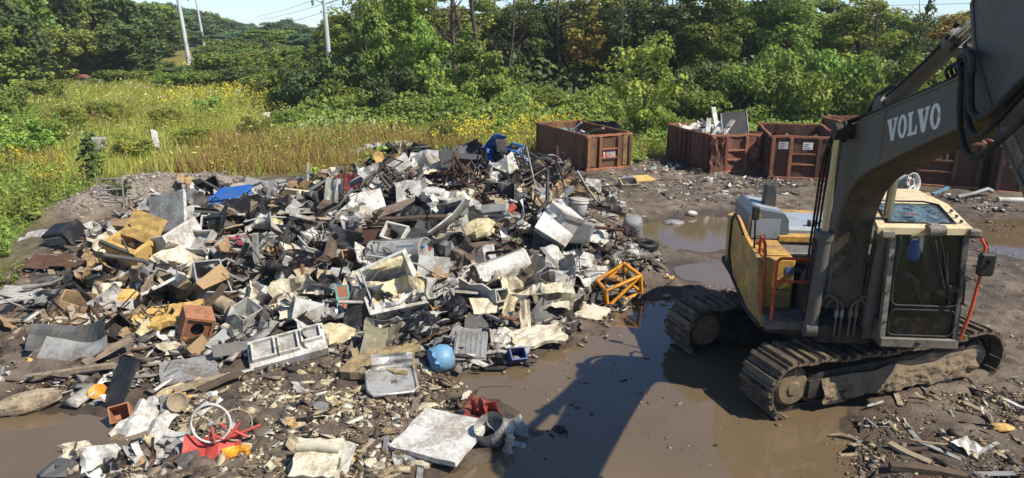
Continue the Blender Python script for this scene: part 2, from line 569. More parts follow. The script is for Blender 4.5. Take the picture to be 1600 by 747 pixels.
# ================================================================== puddles: flat muddy water lying in the hollows
def water_mat():
    m = bpy.data.materials.new('muddy_water')
    m.use_nodes = True
    nt = m.node_tree
    b = nt.nodes['Principled BSDF']
    geo = node(nt, 'ShaderNodeNewGeometry')
    n = node(nt, 'ShaderNodeTexNoise', Scale=0.7, Detail=4.0)
    nt.links.new(geo.outputs['Position'], n.inputs['Vector'])
    n2 = node(nt, 'ShaderNodeTexNoise', Scale=5.0, Detail=5.0, Roughness=0.7)
    nt.links.new(geo.outputs['Position'], n2.inputs['Vector'])
    c = mixc(nt, n.outputs['Fac'], lin('5c4d3a'), lin('72614a'))
    c = mixc(nt, ramp(nt, n2.outputs['Fac'], [(0.55, (0, 0, 0)), (0.75, (0.5, 0.5, 0.5))]), c, lin('6a6458'))
    nt.links.new(c, b.inputs['Base Color'])
    b.inputs['Roughness'].default_value = 0.04
    b.inputs['IOR'].default_value = 1.6
    bp = node(nt, 'ShaderNodeBump', Strength=0.06, Distance=0.01)
    nt.links.new(n2.outputs['Fac'], bp.inputs['Height'])
    nt.links.new(bp.outputs[0], b.inputs['Normal'])
    return m
WATER = water_mat()
WZ = 0
for P, lab in zip(PUDDLES, ['wide muddy brown puddle in front of the excavator', 'muddy puddle in the lower left corner of the yard', 'small puddle between the plywood and the black screen',
                            'shallow puddle on the mud behind the excavator hood', 'shallow puddle on the mud beside the far track', 'brown puddle behind the cab at the right edge']):
    # reaches a little past the outline so that the shore is where the mud rises through the water
    mn, mx = P.min(0) - 1.2, P.max(0) + 1.2
    gxs, gys = np.arange(mn[0], mx[0], 0.3), np.arange(mn[1], mx[1], 0.3)
    A, B = np.meshgrid(gxs, gys)
    keep = sdist(P, (A + 0.15).ravel(), (B + 0.15).ravel()) < 0.55
    w_ = len(gxs)
    idx = np.arange(A.size)
    ok = keep & ((idx % w_) < w_ - 1) & (idx < A.size - w_)
    q = idx[ok]
    ctr = P.mean(0)
    wm = npmesh('puddle_water', np.stack([A.ravel() - ctr[0], B.ravel() - ctr[1], np.zeros(A.size)], 1), np.stack([q, q + 1, q + w_ + 1, q + w_], 1), WATER)
    o = link(bpy.data.objects.new('puddle_water', wm))
    o.location = (ctr[0], ctr[1], -0.004 * WZ)
    WZ += 1
    tag(o, lab, 'puddle', kind='structure')
# ================================================================== excavator
DK = mat('machine_dark_grey', '5c5955', rough=0.5, dirt=0.3, dcol='5b4d3d', scale=2.2, bump=0.06, var=0.1)
BLK = mat('black_rubber', '1c1b1a', rough=0.6, dirt=0.25, dcol='4a4036', scale=4)
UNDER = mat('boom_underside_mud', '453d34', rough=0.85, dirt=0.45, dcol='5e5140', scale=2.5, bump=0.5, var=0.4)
YEL = mat('machine_yellow', 'cc9c48', rough=0.48, dirt=0.55, dcol='82704e', scale=2.6, bump=0.05, var=0.12)
CREAM = mat('cab_roof_cream', 'd8c49c', rough=0.5, dirt=0.3, dcol='8a7450', scale=4, bump=0.05, var=0.1)
HOOD = mat('hood_grey', '6f7479', rough=0.4, dirt=0.2, dcol='7c7264', scale=3, bump=0.03, var=0.08)
HOODL = mat('hood_light_grey', '9aa3ab', rough=0.4, dirt=0.25, dcol='8b8172', scale=3, bump=0.03, var=0.08)
ORG = mat('handrail_orange', 'd2502a', rough=0.45, dirt=0.2, dcol='6b4a35', scale=5, bump=0.03)
STEEL = mat('worn_track_steel', '4e463d', rough=0.6, metal=0.25, dirt=0.55, dcol='7d6c55', scale=5, bump=0.25, var=0.25)
TRKDK = mat('track_frame_black', '23211f', rough=0.75, dirt=0.35, dcol='4c4135', scale=4, bump=0.3)
MUDC = mat('caked_mud', '87755c', rough=0.95, dirt=0.4, dcol='5f5141', scale=6, bump=0.8, var=0.25)
CHROME = mat('chrome_rod', 'b9b5ae', rough=0.22, metal=0.9, dirt=0.15, dcol='5a5046', scale=6, bump=0.02)
PIPE = mat('hydraulic_pipe', '6a665f', rough=0.4, metal=0.5, dirt=0.25, scale=8, bump=0.05)
SILL = mat('cab_sill_grey', '8b8376', rough=0.6, dirt=0.5, dcol='5b5044', scale=5, bump=0.15)
LETTER = mat('decal_white', 'dcdcd8', rough=0.5, dirt=0.12, dcol='8a8378', scale=6, bump=0.0, var=0.05)
INNER = mat('cab_interior_dark', '3c3d3e', rough=0.7, dirt=0.1)
def glass_mat(name, tint, dirtf=0.12, dcol='7c6f5c', refl=0.9):
    m = bpy.data.materials.new(name)
    m.use_nodes = True
    nt = m.node_tree
    L = nt.links
    nt.nodes.remove(nt.nodes['Principled BSDF'])
    tr = node(nt, 'ShaderNodeBsdfTransparent')
    tr.inputs[0].default_value = tint
    gl = node(nt, 'ShaderNodeBsdfGlossy', Roughness=0.03)
    fr = node(nt, 'ShaderNodeFresnel', IOR=1.5)
    mx = node(nt, 'ShaderNodeMixShader')
    L.new(fr.outputs[0], mx.inputs[0])
    L.new(tr.outputs[0], mx.inputs[1])
    L.new(gl.outputs[0], mx.inputs[2])
    df = node(nt, 'ShaderNodeBsdfDiffuse')
    df.inputs[0].default_value = lin(dcol)
    tc = node(nt, 'ShaderNodeTexCoord')
    n = node(nt, 'ShaderNodeTexNoise', Scale=9.0, Detail=7.0, Roughness=0.75)
    L.new(tc.outputs['Object'], n.inputs['Vector'])
    f = ramp(nt, n.outputs['Fac'], [(0.42, (dirtf * .25,) * 3), (0.72, (min(dirtf * 3, 1),) * 3)])
    m2 = node(nt, 'ShaderNodeMixShader')
    L.new(f, m2.inputs[0])
    L.new(mx.outputs[0], m2.inputs[1])
    L.new(df.outputs[0], m2.inputs[2])
    L.new(m2.outputs[0], nt.nodes['Material Output'].inputs['Surface'])
    return m
GLASS = glass_mat('cab_glass', (0.84, 0.92, 0.89, 1), 0.012, '6f6c66')
GLASSD = glass_mat('cab_glass_muddy', (0.5, 0.54, 0.5, 1), 0.16, '5d564c')
SKYG = glass_mat('cab_skylight_glass', (0.30, 0.42, 0.46, 1), 0.30, '7f979c')

UO = Vector((5.05, 11.3, 0))
UA = R(-5)
MU = Matrix.Translation(UO) @ Matrix.Rotation(UA, 4, 'Z')
exc = empty('excavator', (5.25, 11.4, 0.0))
tag(exc, 'tracked excavator with dark grey boom, yellow body and cream cab roof', 'excavator')
def up(b, name, m, parent=exc):
    return b.xf(MU).build(name, m, parent)

# ---- undercarriage
TA = R(18.4)
tdir = Vector((math.cos(TA), math.sin(TA), 0))
tper = Vector((-math.sin(TA), math.cos(TA), 0))
TC = Vector((5.74, 10.05, -0.02)) + tper * 0.36
HALF, RAD, SHW = 1.74, 0.43, 0.72
def loop_pt(sd):
    """point and tangent on the track loop, (t, z)"""
    Ls, La = 2 * HALF, math.pi * RAD
    sd %= 2 * Ls + 2 * La
    if sd < Ls:
        return (-HALF + sd, 0.0, 0.0)
    sd -= Ls
    if sd < La:
        a = sd / RAD
        return (HALF + RAD * math.sin(a), RAD - RAD * math.cos(a), a)
    sd -= La
    if sd < Ls:
        t = HALF - sd
        return (t, 2 * RAD - 0.07 * math.sin(math.pi * (t + HALF) / Ls) + 0.02 * math.sin(9 * t), math.pi)
    sd -= Ls
    a = math.pi + sd / RAD
    return (-HALF + RAD * math.sin(a), RAD - RAD * math.cos(a), a)
LOOP = 4 * HALF + 2 * math.pi * RAD
NSH = 52
PITCHL = LOOP / NSH
sb = MB()
sb.box(-PITCHL * 0.47, PITCHL * 0.47, -SHW / 2, SHW / 2, -0.012, 0.014)
for gx_, gw, gh in ((-PITCHL * 0.24, 0.042, 0.055), (PITCHL * 0.30, 0.010, 0.026)):
    sb.prism([(gx_ - gw, -0.012), (gx_ + gw, -0.012), (gx_ + gw * .8, -0.012 - gh), (gx_ - gw * .8, -0.012 - gh)], -SHW / 2 + 0.006, SHW / 2 - 0.006, 'y')
shoe_me = sb.mesh('track_shoe', STEEL)
for k in range(2):
    C = TC + tper * (2.22 * k)
    MT = Matrix.Translation(C) @ Matrix.Rotation(TA, 4, 'Z')
    side = -1
    # chain links run inside the shoes
    ch = MB()
    ring_o, ring_i = [], []
    for q in range(72):
        t, z, a = loop_pt(q * LOOP / 72)
        nx_, nz_ = math.sin(a), -math.cos(a)
        ring_o.append((t - nx_ * 0.02, z - nz_ * 0.02))
        ring_i.append((t - nx_ * 0.12, z - nz_ * 0.12))
    for y0, y1 in ((-0.16, -0.06), (0.06, 0.16)):
        vs, fs, n = [], [], 72
        for rg, yy in ((ring_o, y0), (ring_o, y1), (ring_i, y1), (ring_i, y0)):
            vs += [Vector((t, yy, z)) for t, z in rg]
        for e in range(4):
            for q in range(n):
                fs.append((e * n + q, e * n + (q + 1) % n, ((e + 1) % 4) * n + (q + 1) % n, ((e + 1) % 4) * n + q))
        ch.add(vs, fs)
    chain = ch.xf(MT).build('crawler_track', TRKDK, exc)
    chain['label'] = ('mud caked near crawler track', 'shaded far crawler track standing in water')[k]
    for q in range(NSH):
        t, z, a = loop_pt((q + 0.5) * PITCHL)
        o = bpy.data.objects.new('track_shoe', shoe_me)
        link(o, chain)
        o.matrix_local = Matrix.Translation(-exc.location) @ MT @ Matrix.Translation((t, 0, z)) @ Matrix.Rotation(-a, 4, 'Y') @ Matrix.Rotation(rnd.uniform(-.02, .02), 4, 'X')
    fr = MB()
    fr.prism([(-1.55, 0.20), (1.5, 0.20), (1.6, 0.45), (1.45, 0.66), (-1.3, 0.62), (-1.6, 0.45)], -0.24, 0.24, 'y')
    fr.box(-1.5, 1.5, -0.29, -0.235, 0.26, 0.52)
    for t in (-1.0, 0.0, 1.0):
        fr.box(t - 0.22, t + 0.22, -0.33, -0.28, 0.12, 0.30)
    fr.xf(MT).build('track_frame', TRKDK, chain)
    for t, nm in ((-HALF, 'idler_wheel'), (HALF, 'drive_sprocket')):
        w = MB()
        MW = MT @ Matrix.Translation((t, 0, RAD)) @ Matrix.Rotation(R(90), 4, 'X')
        r0 = 0.30 if nm == 'idler_wheel' else 0.26
        w.lathe([(0.0, -0.2), (r0, -0.2), (r0 + 0.03, -0.12), (r0 + 0.03, 0.12), (r0 - 0.02, 0.14), (r0 - 0.02, 0.20), (r0 - 0.06, 0.24), (0.12, 0.245), (0.09, 0.27), (0.0, 0.275)], 26, MW, smooth=False)
        if nm == 'drive_sprocket':
            for g in range(20):
                a = g * math.pi / 10
                Mg = MW @ Matrix.Rotation(a, 4, 'Z')
                w.box(0.27, 0.34, -0.03, 0.03, -0.05, 0.05, Mg)
        w.xf(Matrix.Identity(4)).build(nm, MUDC if nm == 'idler_wheel' else TRKDK, chain)
    for t in np.linspace(-1.35, 1.35, 7):
        w = MB()
        w.cyl(MT @ Vector((t, -0.2, 0.19)), MT @ Vector((t, 0.2, 0.19)), 0.095, n=12)
        w.build('track_roller', TRKDK, chain)
    if k == 0:
        # mud caked along the frame: one uneven skin
        mb = MB()
        nt_, nz_ = 64, 12
        vs = []
        for jz in range(nz_ + 1):
            for it in range(nt_ + 1):
                t = -1.3 + 2.95 * it / nt_
                f = jz / nz_
                ht = 0.16 + 0.34 * (0.35 + 0.65 * float(vnoise(np.array([t * 2.6 + 5]), np.array([0.5]), 61)[0]))
                z = 0.17 + ht * f
                d = 0.012 + 0.10 * max(0.0, float(vnoise(np.array([t * 7.0]), np.array([z * 9.0]), 62)[0]) - 0.25) * (1 - f ** 3) + 0.05 * float(vnoise(np.array([t * 19.0]), np.array([z * 23.0]), 63)[0]) * (1 - f ** 4)
                vs.append(Vector((t, -0.285 - d, z)))
        mb.add(vs, [(jz * (nt_ + 1) + it, jz * (nt_ + 1) + it + 1, (jz + 1) * (nt_ + 1) + it + 1, (jz + 1) * (nt_ + 1) + it) for jz in range(nz_) for it in range(nt_)], False)
        mb.xf(MT)
        o = mb.build('caked_mud', MUDC, chain)
        o['kind'] = 'stuff'
b = MB()
b.cyl((5.3, 11.45, 0.70), (5.3, 11.45, 1.02), 0.62, n=28)
b.xf(Matrix.Identity(4)).build('slew_ring', TRKDK, exc)
b = MB()
MCx = Matrix.Translation(TC + tper * 1.11) @ Matrix.Rotation(TA, 4, 'Z')
b.prism([(-0.7, 0.45), (0.7, 0.45), (0.6, 0.72), (-0.6, 0.72)], -1.1, 1.1, 'y', MCx)
b.build('car_body_frame', TRKDK, exc)

# ---- upper deck
b = MB()
b.bbox(-1.17, 1.28, -1.22, 2.3, 1.02, 1.16, 0.02)
b.bbox(-0.5, 0.22, -1.5, -1.1, 1.02, 1.3, 0.02)
up(b, 'revolving_deck', TRKDK)
b = MB()                                                         # boom foot brackets
for x in (-0.56, 0.10):
    b.prism([(-1.5, 1.16), (-0.4, 1.16), (-0.6, 1.75), (-0.85, 1.95), (-1.05, 1.7)], x, x + 0.07, 'x')
up(b, 'boom_bracket', DK)
b = MB()
b.prism([(-1.18, 1.12), (-0.3, 1.06), (0.95, 1.22), (1.3, 1.5), (1.28, 2.1), (1.08, 2.27), (0.85, 2.24), (0.3, 2.12), (-0.55, 2.03), (-0.72, 1.9), (-0.80, 1.45)], -1.235, -1.175, 'x')
side = up(b, 'side_panel', YEL)
b = MB()
b.tube([(-1.25, 1.30, 1.45), (-1.25, 1.30, 2.1), (-1.25, 1.10, 2.29), (-1.25, 0.75, 2.24), (-1.25, 0.35, 2.12)], 0.022, 6)
b.tube([(-1.25, -1.16, 1.12), (-1.25, -0.3, 1.04), (-1.25, 0.95, 1.20), (-1.25, 1.28, 1.48)], 0.03, 6)
up(b, 'edge_trim', BLK, side)
b = MB()
b.bbox(-1.165, -0.66, -0.66, 0.40, 1.17, 2.03, 0.035)
tool = up(b, 'tool_box', YEL)
b = MB()
b.bbox(-1.08, -0.74, -0.55, -0.1, 2.032, 2.06, 0.012)
b.bbox(-1.05, -0.80, -0.02, 0.3, 2.032, 2.055, 0.01)
b.cyl((-1.0, 0.1, 2.05), (-1.0, 0.1, 2.10), 0.07, n=12)
up(b, 'filler_lid', YEL, tool)
b = MB()
b.box(-0.80, -0.70, -0.672, -0.662, 1.80, 1.90)
up(b, 'warning_sticker', mat('sticker_blue', '4d6ea8', dirt=0.3), tool)
for q in range(4):
    b = MB()
    b.box(-0.98 + 0.07 * q, -0.94 + 0.07 * q, -0.672, -0.662, 1.52, 1.545)
    up(b, 'stencil_mark', BLK, tool)
b = MB()
b.bbox(-1.19, -0.52, -1.26, -0.70, 1.10, 1.24, 0.015)
plat = up(b, 'step_platform', mat('step_grey', '6c665d', rough=0.6, dirt=0.45, dcol='51483c', scale=5, bump=0.2))
b = MB()
for i in range(9):
    for j in range(7):
        b.cyl((-1.12 + i * 0.067, -1.19 + j * 0.07, 1.24), (-1.12 + i * 0.067, -1.19 + j * 0.07, 1.252), 0.018, 0.010, n=5)
o = up(b, 'tread_plate', PIPE, plat)
o['kind'] = 'stuff'
b = MB()
b.prism([(-1.19, 1.24), (-1.17, 1.24), (-1.17, 1.5), (-1.19, 1.5)], -1.2, -0.78, 'x') if False else b.box(-1.19, -1.165, -0.70, -0.68, 1.24, 1.6)
up(b, 'bracket', BLK, plat)
b = MB()
def arc_hoop(p0, p1, z0, z1, r=0.08):
    """upside-down U between two posts"""
    p0, p1 = Vector(p0), Vector(p1)
    d = (p1 - p0).normalized()
    pts = [Vector((p0.x, p0.y, z0)), Vector((p0.x, p0.y, z1 - r))]
    for a in (30, 60):
        pts.append(p0 + d * (r - r * math.cos(R(a))) + Vector((0, 0, z1 - r + r * math.sin(R(a)) - p0.z)))
    pts += [Vector((p0.x, p0.y, z1)) + d * r, Vector((p1.x, p1.y, z1)) - d * r]
    for a in (60, 30):
        pts.append(p1 - d * (r - r * math.cos(R(a))) + Vector((0, 0, z1 - r + r * math.sin(R(a)) - p1.z)))
    pts += [Vector((p1.x, p1.y, z1 - r)), Vector((p1.x, p1.y, z0))]
    return pts
b.tube(arc_hoop((-1.10, -1.22, 0), (-0.58, -1.22, 0), 1.22, 2.20), 0.024, 8)
b.tube([(-1.10, -1.22, 1.85), (-0.58, -1.22, 1.85)], 0.020, 8)
up(b, 'handrail', ORG)
b = MB()
b.tube([(-1.20, -1.0, 1.2), (-1.21, -1.0, 1.8), (-1.21, -0.95, 2.22), (-1.20, -0.85, 2.32), (-1.18, -0.55, 2.34), (-1.17, -0.45, 2.25), (-1.16, -0.45, 2.03)], 0.024, 8)
up(b, 'handrail', ORG)
b = MB()
b.tube([(-1.2, -0.25, 2.03), (-1.21, -0.2, 2.5), (-1.2, -0.15, 2.62)], 0.016, 6)
b.tube([(-1.2, -0.25, 2.25), (-1.06, -0.25, 2.28), (-1.05, -0.25, 2.06)], 0.012, 6)
b.bbox(-1.26, -1.15, -0.2, -0.12, 2.5, 2.72, 0.02)
up(b, 'mirror', BLK)
# ---- engine hood
b = MB()
b.prism([(-1.04, 1.84), (-0.36, 1.84), (-0.36, 2.22), (-0.44, 2.34), (-0.92, 2.42), (-1.03, 2.32)], 0.95, 2.1, 'y')
hood = up(b, 'engine_hood', HOOD)
b = MB()
b.prism([(-0.98, 2.36), (-0.46, 2.31), (-0.48, 2.36), (-0.88, 2.43)], 1.1, 2.0, 'y')
b.prism([(0.935, 1.90), (0.948, 1.90), (0.948, 2.24), (0.935, 2.24)], -0.98, -0.5, 'x')
up(b, 'hood_vent', HOODL, hood)
b = MB()
b.bbox(-0.92, -0.83, 0.936, 0.944, 2.26, 2.32, 0.002)
up(b, 'yellow_sticker', YEL, hood)
b = MB()
b.bbox(-0.34, 1.24, 1.15, 2.3, 1.60, 2.06, 0.06)
h2 = up(b, 'rear_hood', HOODL)
b = MB()
for x in (0.05, 0.14, 0.55):
    b.bbox(x, x + 0.05, 1.2, 1.3, 2.06, 2.16, 0.01)
b.tube([(0.2, 1.25, 2.08), (0.25, 1.25, 2.15), (0.45, 1.25, 2.15), (0.5, 1.25, 2.08)], 0.014, 6)
up(b, 'hood_latch', BLK, h2)
b = MB()
b.prism([(-0.70, 2.32), (-0.50, 2.32), (-0.51, 2.64), (-0.56, 2.76), (-0.66, 2.74)], 1.35, 1.62, 'y')
up(b, 'exhaust_stack', mat('exhaust_grey', '4f5255', rough=0.5, dirt=0.3))
b = MB()
b.bbox(-0.52, 1.1, 0.92, 1.10, 1.84, 1.96, 0.015)
up(b, 'cross_beam', YEL)
b = MB()
b.bbox(-0.6, 1.1, 0.42, 0.92, 1.72, 1.80, 0.01)
walk = up(b, 'walkway', mat('walkway_grey', '8d8c88', rough=0.5, metal=0.4, dirt=0.4, scale=7, bump=0.4))
b = MB()
b.bbox(-0.56, 0.16, 0.0, 0.42, 1.16, 1.6, 0.02)
for q in range(8):
    x = rnd.uniform(-0.5, 0.1)
    b.tube([(x, -0.25, 1.2), (x + rnd.uniform(-.1, .1), -0.1, 1.5 + rnd.uniform(0, .15)), (x + rnd.uniform(-.1, .1), 0.35, 1.62), (x, 0.5, 1.3)], 0.022, 6)
up(b, 'valve_block', TRKDK)
b = MB()
cw = [(-1.15, 1.9), (-1.1, 2.35), (-0.8, 2.7), (0.0, 2.85), (0.9, 2.7), (1.2, 2.35), (1.26, 1.9)]
b.prism(cw, 1.04, 1.98, 'z')
up(b, 'counterweight', YEL)
b = MB()
b.bbox(0.2, 1.27, 0.15, 1.15, 1.16, 1.9, 0.03)
up(b, 'engine_bay', DK)

# ---- boom
BX0, BX1 = -0.43, 0.05
low = [(-1.47, 1.56), (-1.47, 2.33), (-1.51, 2.82), (-1.60, 3.06), (-1.78, 3.34), (-2.04, 3.55), (-2.35, 3.71), (-3.02, 3.99), (-3.77, 4.28), (-4.57, 4.58), (-5.35, 4.86)]
top = [(-5.5, 4.98), (-5.45, 5.2), (-5.1, 5.26), (-4.43, 5.03), (-4.11, 4.94), (-3.64, 4.80), (-2.87, 4.58), (-1.92, 4.30), (-1.38, 4.05), (-1.14, 3.83), (-1.04, 3.57), (-1.05, 3.0), (-1.06, 2.2), (-1.05, 1.6), (-1.2, 1.45)]
b = MB()
b.prism(low + top, BX0, BX1, 'x')
boom = up(b, 'boom', DK)
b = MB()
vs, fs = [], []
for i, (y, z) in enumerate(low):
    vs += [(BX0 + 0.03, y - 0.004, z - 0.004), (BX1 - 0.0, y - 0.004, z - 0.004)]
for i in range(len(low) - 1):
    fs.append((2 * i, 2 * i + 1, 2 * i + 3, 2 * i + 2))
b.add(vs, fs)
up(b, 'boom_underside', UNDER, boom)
def along(y, table):
    for (y0, z0), (y1, z1) in zip(table, table[1:]):
        if (y - y0) * (y - y1) <= 0 and abs(y1 - y0) > 1e-6:
            return z0 + (z1 - z0) * (y - y0) / (y1 - y0)
    return table[-1][1]
for y in (-2.62, -4.30):
    b = MB()
    zl, zt = along(y, low), along(y, top[2:9])
    b.prism([(y - 0.012, zl + 0.02), (y + 0.012, zl + 0.02), (y + 0.012, zt - 0.02), (y - 0.012, zt - 0.02)], BX0 - 0.006, BX0 + 0.002, 'x')
    up(b, 'weld_seam', DK, boom)
b = MB()
for seg, t in ((low, 0.025), (top[2:9], -0.025)):
    for (y0, z0), (y1, z1) in zip(seg, seg[1:]):
        b.prism([(y0, z0), (y1, z1), (y1, z1 + t), (y0, z0 + t)], BX0 - 0.012, BX0 + 0.002, 'x')
up(b, 'flange_edge', DK, boom)
# slab-serif lettering on the left face of the boom
def letter_polys(ch):
    """outlines in a 1 x 1 box (advance, polygons)"""
    if ch == 'V':
        return 1.02, [[(0, 1), (0, .88), (.07, .88), (.36, 0), (.62, 0), (.90, .88), (.97, .88), (.97, 1), (.62, 1), (.62, .88), (.70, .88), (.54, .34), (.38, .88), (.46, .88), (.46, 1)]]
    if ch == 'L':
        return 0.82, [[(0, 1), (0, .88), (.10, .88), (.10, .12), (0, .12), (0, 0), (.78, 0), (.78, .36), (.66, .36), (.62, .13), (.35, .13), (.35, .88), (.47, .88), (.47, 1)]]
    return 0.0, []
def ring_o(n=28):
    out = [(0.40 + 0.40 * math.cos(2 * math.pi * i / n), 0.5 + 0.52 * math.sin(2 * math.pi * i / n)) for i in range(n)]
    inn = [(0.40 + 0.165 * math.cos(2 * math.pi * i / n), 0.5 + 0.37 * math.sin(2 * math.pi * i / n)) for i in range(n)]
    return out, inn
p0, p1 = Vector((0, -2.78, 4.13)), Vector((0, -4.0, 4.455))
base_d = (p1 - p0)
Ltxt = base_d.length
bd = base_d.normalized()
ud = Vector((0, bd.z, -bd.y)) * (1 if -bd.y > 0 else -1)
hgt = 0.255
adv = [1.02, 0.88, 0.82, 1.02, 0.82]
tot = sum(adv)
kx = Ltxt / tot
x = 0.0
for ch, a in zip('VOLVO', adv):
    b = MB()
    def P(u, v, e):
        q = p0 + bd * ((x + u) * kx) + ud * (v * hgt)
        return Vector((BX0 - e, q.y, q.z))
    if ch == 'O':
        out, inn = ring_o()
        n = len(out)
        vs = [P(u, v, .005) for u, v in out] + [P(u, v, .005) for u, v in inn] + [P(u, v, 0) for u, v in out] + [P(u, v, 0) for u, v in inn]
        fs = []
        for i in range(n):
            j = (i + 1) % n
            fs += [(i, j, n + j, n + i), (i, j, 2 * n + j, 2 * n + i), (n + i, n + j, 3 * n + j, 3 * n + i)]
        b.add(vs, fs)
    else:
        for poly in letter_polys(ch)[1]:
            n = len(poly)
            vs = [P(u, v, .005) for u, v in poly] + [P(u, v, 0) for u, v in poly]
            b.add(vs, [tuple(range(n))] + [(i, (i + 1) % n, n + (i + 1) % n, n + i) for i in range(n)])
    up(b, 'letter', LETTER, boom)
    x += a
b = MB()
b.cyl((-0.52, -1.66, 4.10), (0.20, -1.66, 4.10), 0.10, n=16)
b.cyl((-0.56, -1.66, 4.10), (-0.52, -1.66, 4.10), 0.14, n=16)
up(b, 'pivot_pin', TRKDK, boom)
b = MB()
b.cyl((-0.5, -1.2, 1.72), (0.15, -1.2, 1.72), 0.09, n=14)
up(b, 'pivot_pin', TRKDK, boom)
# lift cylinders
for x, zt in ((-0.60, 4.10), (0.19, 4.05)):
    b = MB()
    b.cyl((x, -1.42, 1.22), (x, -1.56, 2.62), 0.105, n=16)
    b.cyl((x, -1.56, 2.60), (x, -1.57, 2.72), 0.125, n=16)
    b.cyl((x - 0.08, -1.42, 1.22), (x + 0.08, -1.42, 1.22), 0.13, n=14)
    cy = up(b, 'lift_cylinder', DK)
    b = MB()
    b.cyl((x, -1.57, 2.7), (x, -1.66, zt), 0.058, n=14)
    up(b, 'piston_rod', CHROME, cy)
    b = MB()
    b.cyl((x - 0.07, -1.66, zt), (x + 0.07, -1.66, zt), 0.115, n=14)
    up(b, 'cylinder_eye', TRKDK, cy)
    b = MB()
    b.tube([(x - 0.12, -1.45, 1.35), (x - 0.13, -1.58, 2.5), (x - 0.1, -1.58, 2.64)], 0.022, 6)
    up(b, 'oil_pipe', TRKDK, cy)
# stick cylinder on top of the boom
b = MB()
cx = -0.19
b.cyl((cx, -2.05, 4.46), (cx, -3.48, 5.26), 0.095, n=16)
b.cyl((cx, -3.44, 5.24), (cx, -3.58, 5.315), 0.115, n=16)
b.prism([(-2.25, 4.42), (-1.85, 4.28), (-1.95, 4.55), (-2.1, 4.62)], cx - 0.13, cx + 0.13, 'x')
sc_ = up(b, 'stick_cylinder', DK)
b = MB()
b.cyl((cx, -3.6, 5.325), (cx, -4.6, 5.84), 0.062, n=14)
up(b, 'piston_rod', CHROME, sc_)
b = MB()
b.tube([(cx - .12, -1.75, 4.32), (cx - .1, -1.95, 4.6), (cx - .05, -2.2, 4.72), (cx, -2.35, 4.72)], 0.03, 7)
b.tube([(cx - .14, -2.3, 4.62), (cx - .16, -2.8, 4.83), (cx - .16, -3.35, 5.12), (cx - .05, -3.5, 5.36)], 0.02, 6)
for q in range(6):
    a = q * 1.05
    b.cyl((cx + .13 * math.cos(a), -3.58, 5.31 + .13 * math.sin(a)), (cx + .13 * math.cos(a), -3.66, 5.355 + .13 * math.sin(a)), 0.025, n=6)
up(b, 'cylinder_fittings', BLK, sc_)
# ---- stick and bucket
b = MB()
stick = [(-4.75, 5.98), (-4.36, 5.86), (-4.22, 5.62), (-4.36, 5.30), (-4.52, 5.08), (-5.02, 4.55), (-5.54, 4.14), (-7.3, 2.52), (-7.55, 2.62), (-7.5, 2.85), (-6.4, 4.35), (-5.75, 5.25), (-5.3, 5.85)]
b.prism(stick, -0.44, -0.02, 'x')
stk = up(b, 'stick', DK)
b = MB()
for (y0, z0), (y1, z1) in zip(stick[1:7], stick[2:8]):
    b.prism([(y0, z0), (y1, z1), (y1 - 0.04, z1 + 0.02), (y0 - 0.04, z0 + 0.02)], -0.455, -0.438, 'x')
up(b, 'flange_edge', DK, stk)
b = MB()
b.prism([(-5.0, 4.57), (-5.4, 4.25), (-5.48, 4.40), (-5.2, 4.62)], -0.449, -0.441, 'x')
up(b, 'grease_plate', SILL, stk)
b = MB()
bk = [(-7.55, 2.75), (-7.2, 2.3), (-6.6, 1.9), (-6.3, 1.4), (-6.5, 0.95), (-7.0, 0.75), (-7.5, 0.9), (-7.45, 1.0), (-7.0, 0.9), (-6.62, 1.05), (-6.48, 1.4), (-6.8, 1.9), (-7.4, 2.2)]
b.prism(bk, -0.7, 0.3, 'x')
for x in (-0.7, 0.27):
    b.prism([(-7.5, 2.6), (-6.9, 2.0), (-6.4, 1.4), (-6.55, 1.0), (-7.4, 0.95)], x, x + 0.03, 'x')
up(b, 'bucket', DK)
# hoses
def hose(pts, r, nm='hydraulic_hose', m=BLK, parent=exc):
    P = [Vector(p) for p in pts]
    out = []
    n = len(P)
    for i in range(n - 1):
        a, q, c, d = P[max(i - 1, 0)], P[i], P[i + 1], P[min(i + 2, n - 1)]
        for k in range(6):
            t = k / 6
            out.append(0.5 * ((2 * q) + (c - a) * t + (2 * a - 5 * q + 4 * c - d) * t * t + (3 * q - a - 3 * c + d) * t ** 3))
    out.append(P[-1])
    h = MB()
    h.tube(out, r, 8)
    return up(h, nm, m, parent)
for q, dx in enumerate((0.0, -0.06, 0.07)):
    hose([(-0.52 + dx * .7, -0.95, 1.25), (-0.54 + dx * .7, -0.95, 2.0), (-0.52 + dx * .7, -0.95, 2.9), (-0.52 + dx * .7, -1.05, 3.6), (-0.52 + dx * .6, -1.4, 4.10), (-0.40 + dx * .5, -1.9, 4.33), (-0.34, -2.3, 4.46)], 0.018)
hose([(-0.40, -1.9, 4.33), (-0.41, -2.4, 4.47), (-0.40, -3.2, 4.70), (-0.40, -4.0, 4.94), (-0.47, -4.4, 5.1)], 0.016)
hose([(-0.3, -4.0, 5.0), (-0.48, -4.25, 5.14), (-0.53, -4.5, 5.14), (-0.55, -4.62, 4.9), (-0.55, -4.72, 4.62), (-0.56, -4.95, 4.50), (-0.55, -5.2, 4.68), (-0.52, -5.5, 4.98), (-0.5, -5.9, 5.3)], 0.032)
hose([(-0.3, -4.1, 5.02), (-0.52, -4.45, 5.20), (-0.60, -4.72, 5.14), (-0.62, -4.80, 4.95), (-0.63, -4.92, 4.72), (-0.62, -5.12, 4.68), (-0.6, -5.35, 4.86), (-0.55, -5.7, 5.2), (-0.5, -6.0, 5.5)], 0.034)
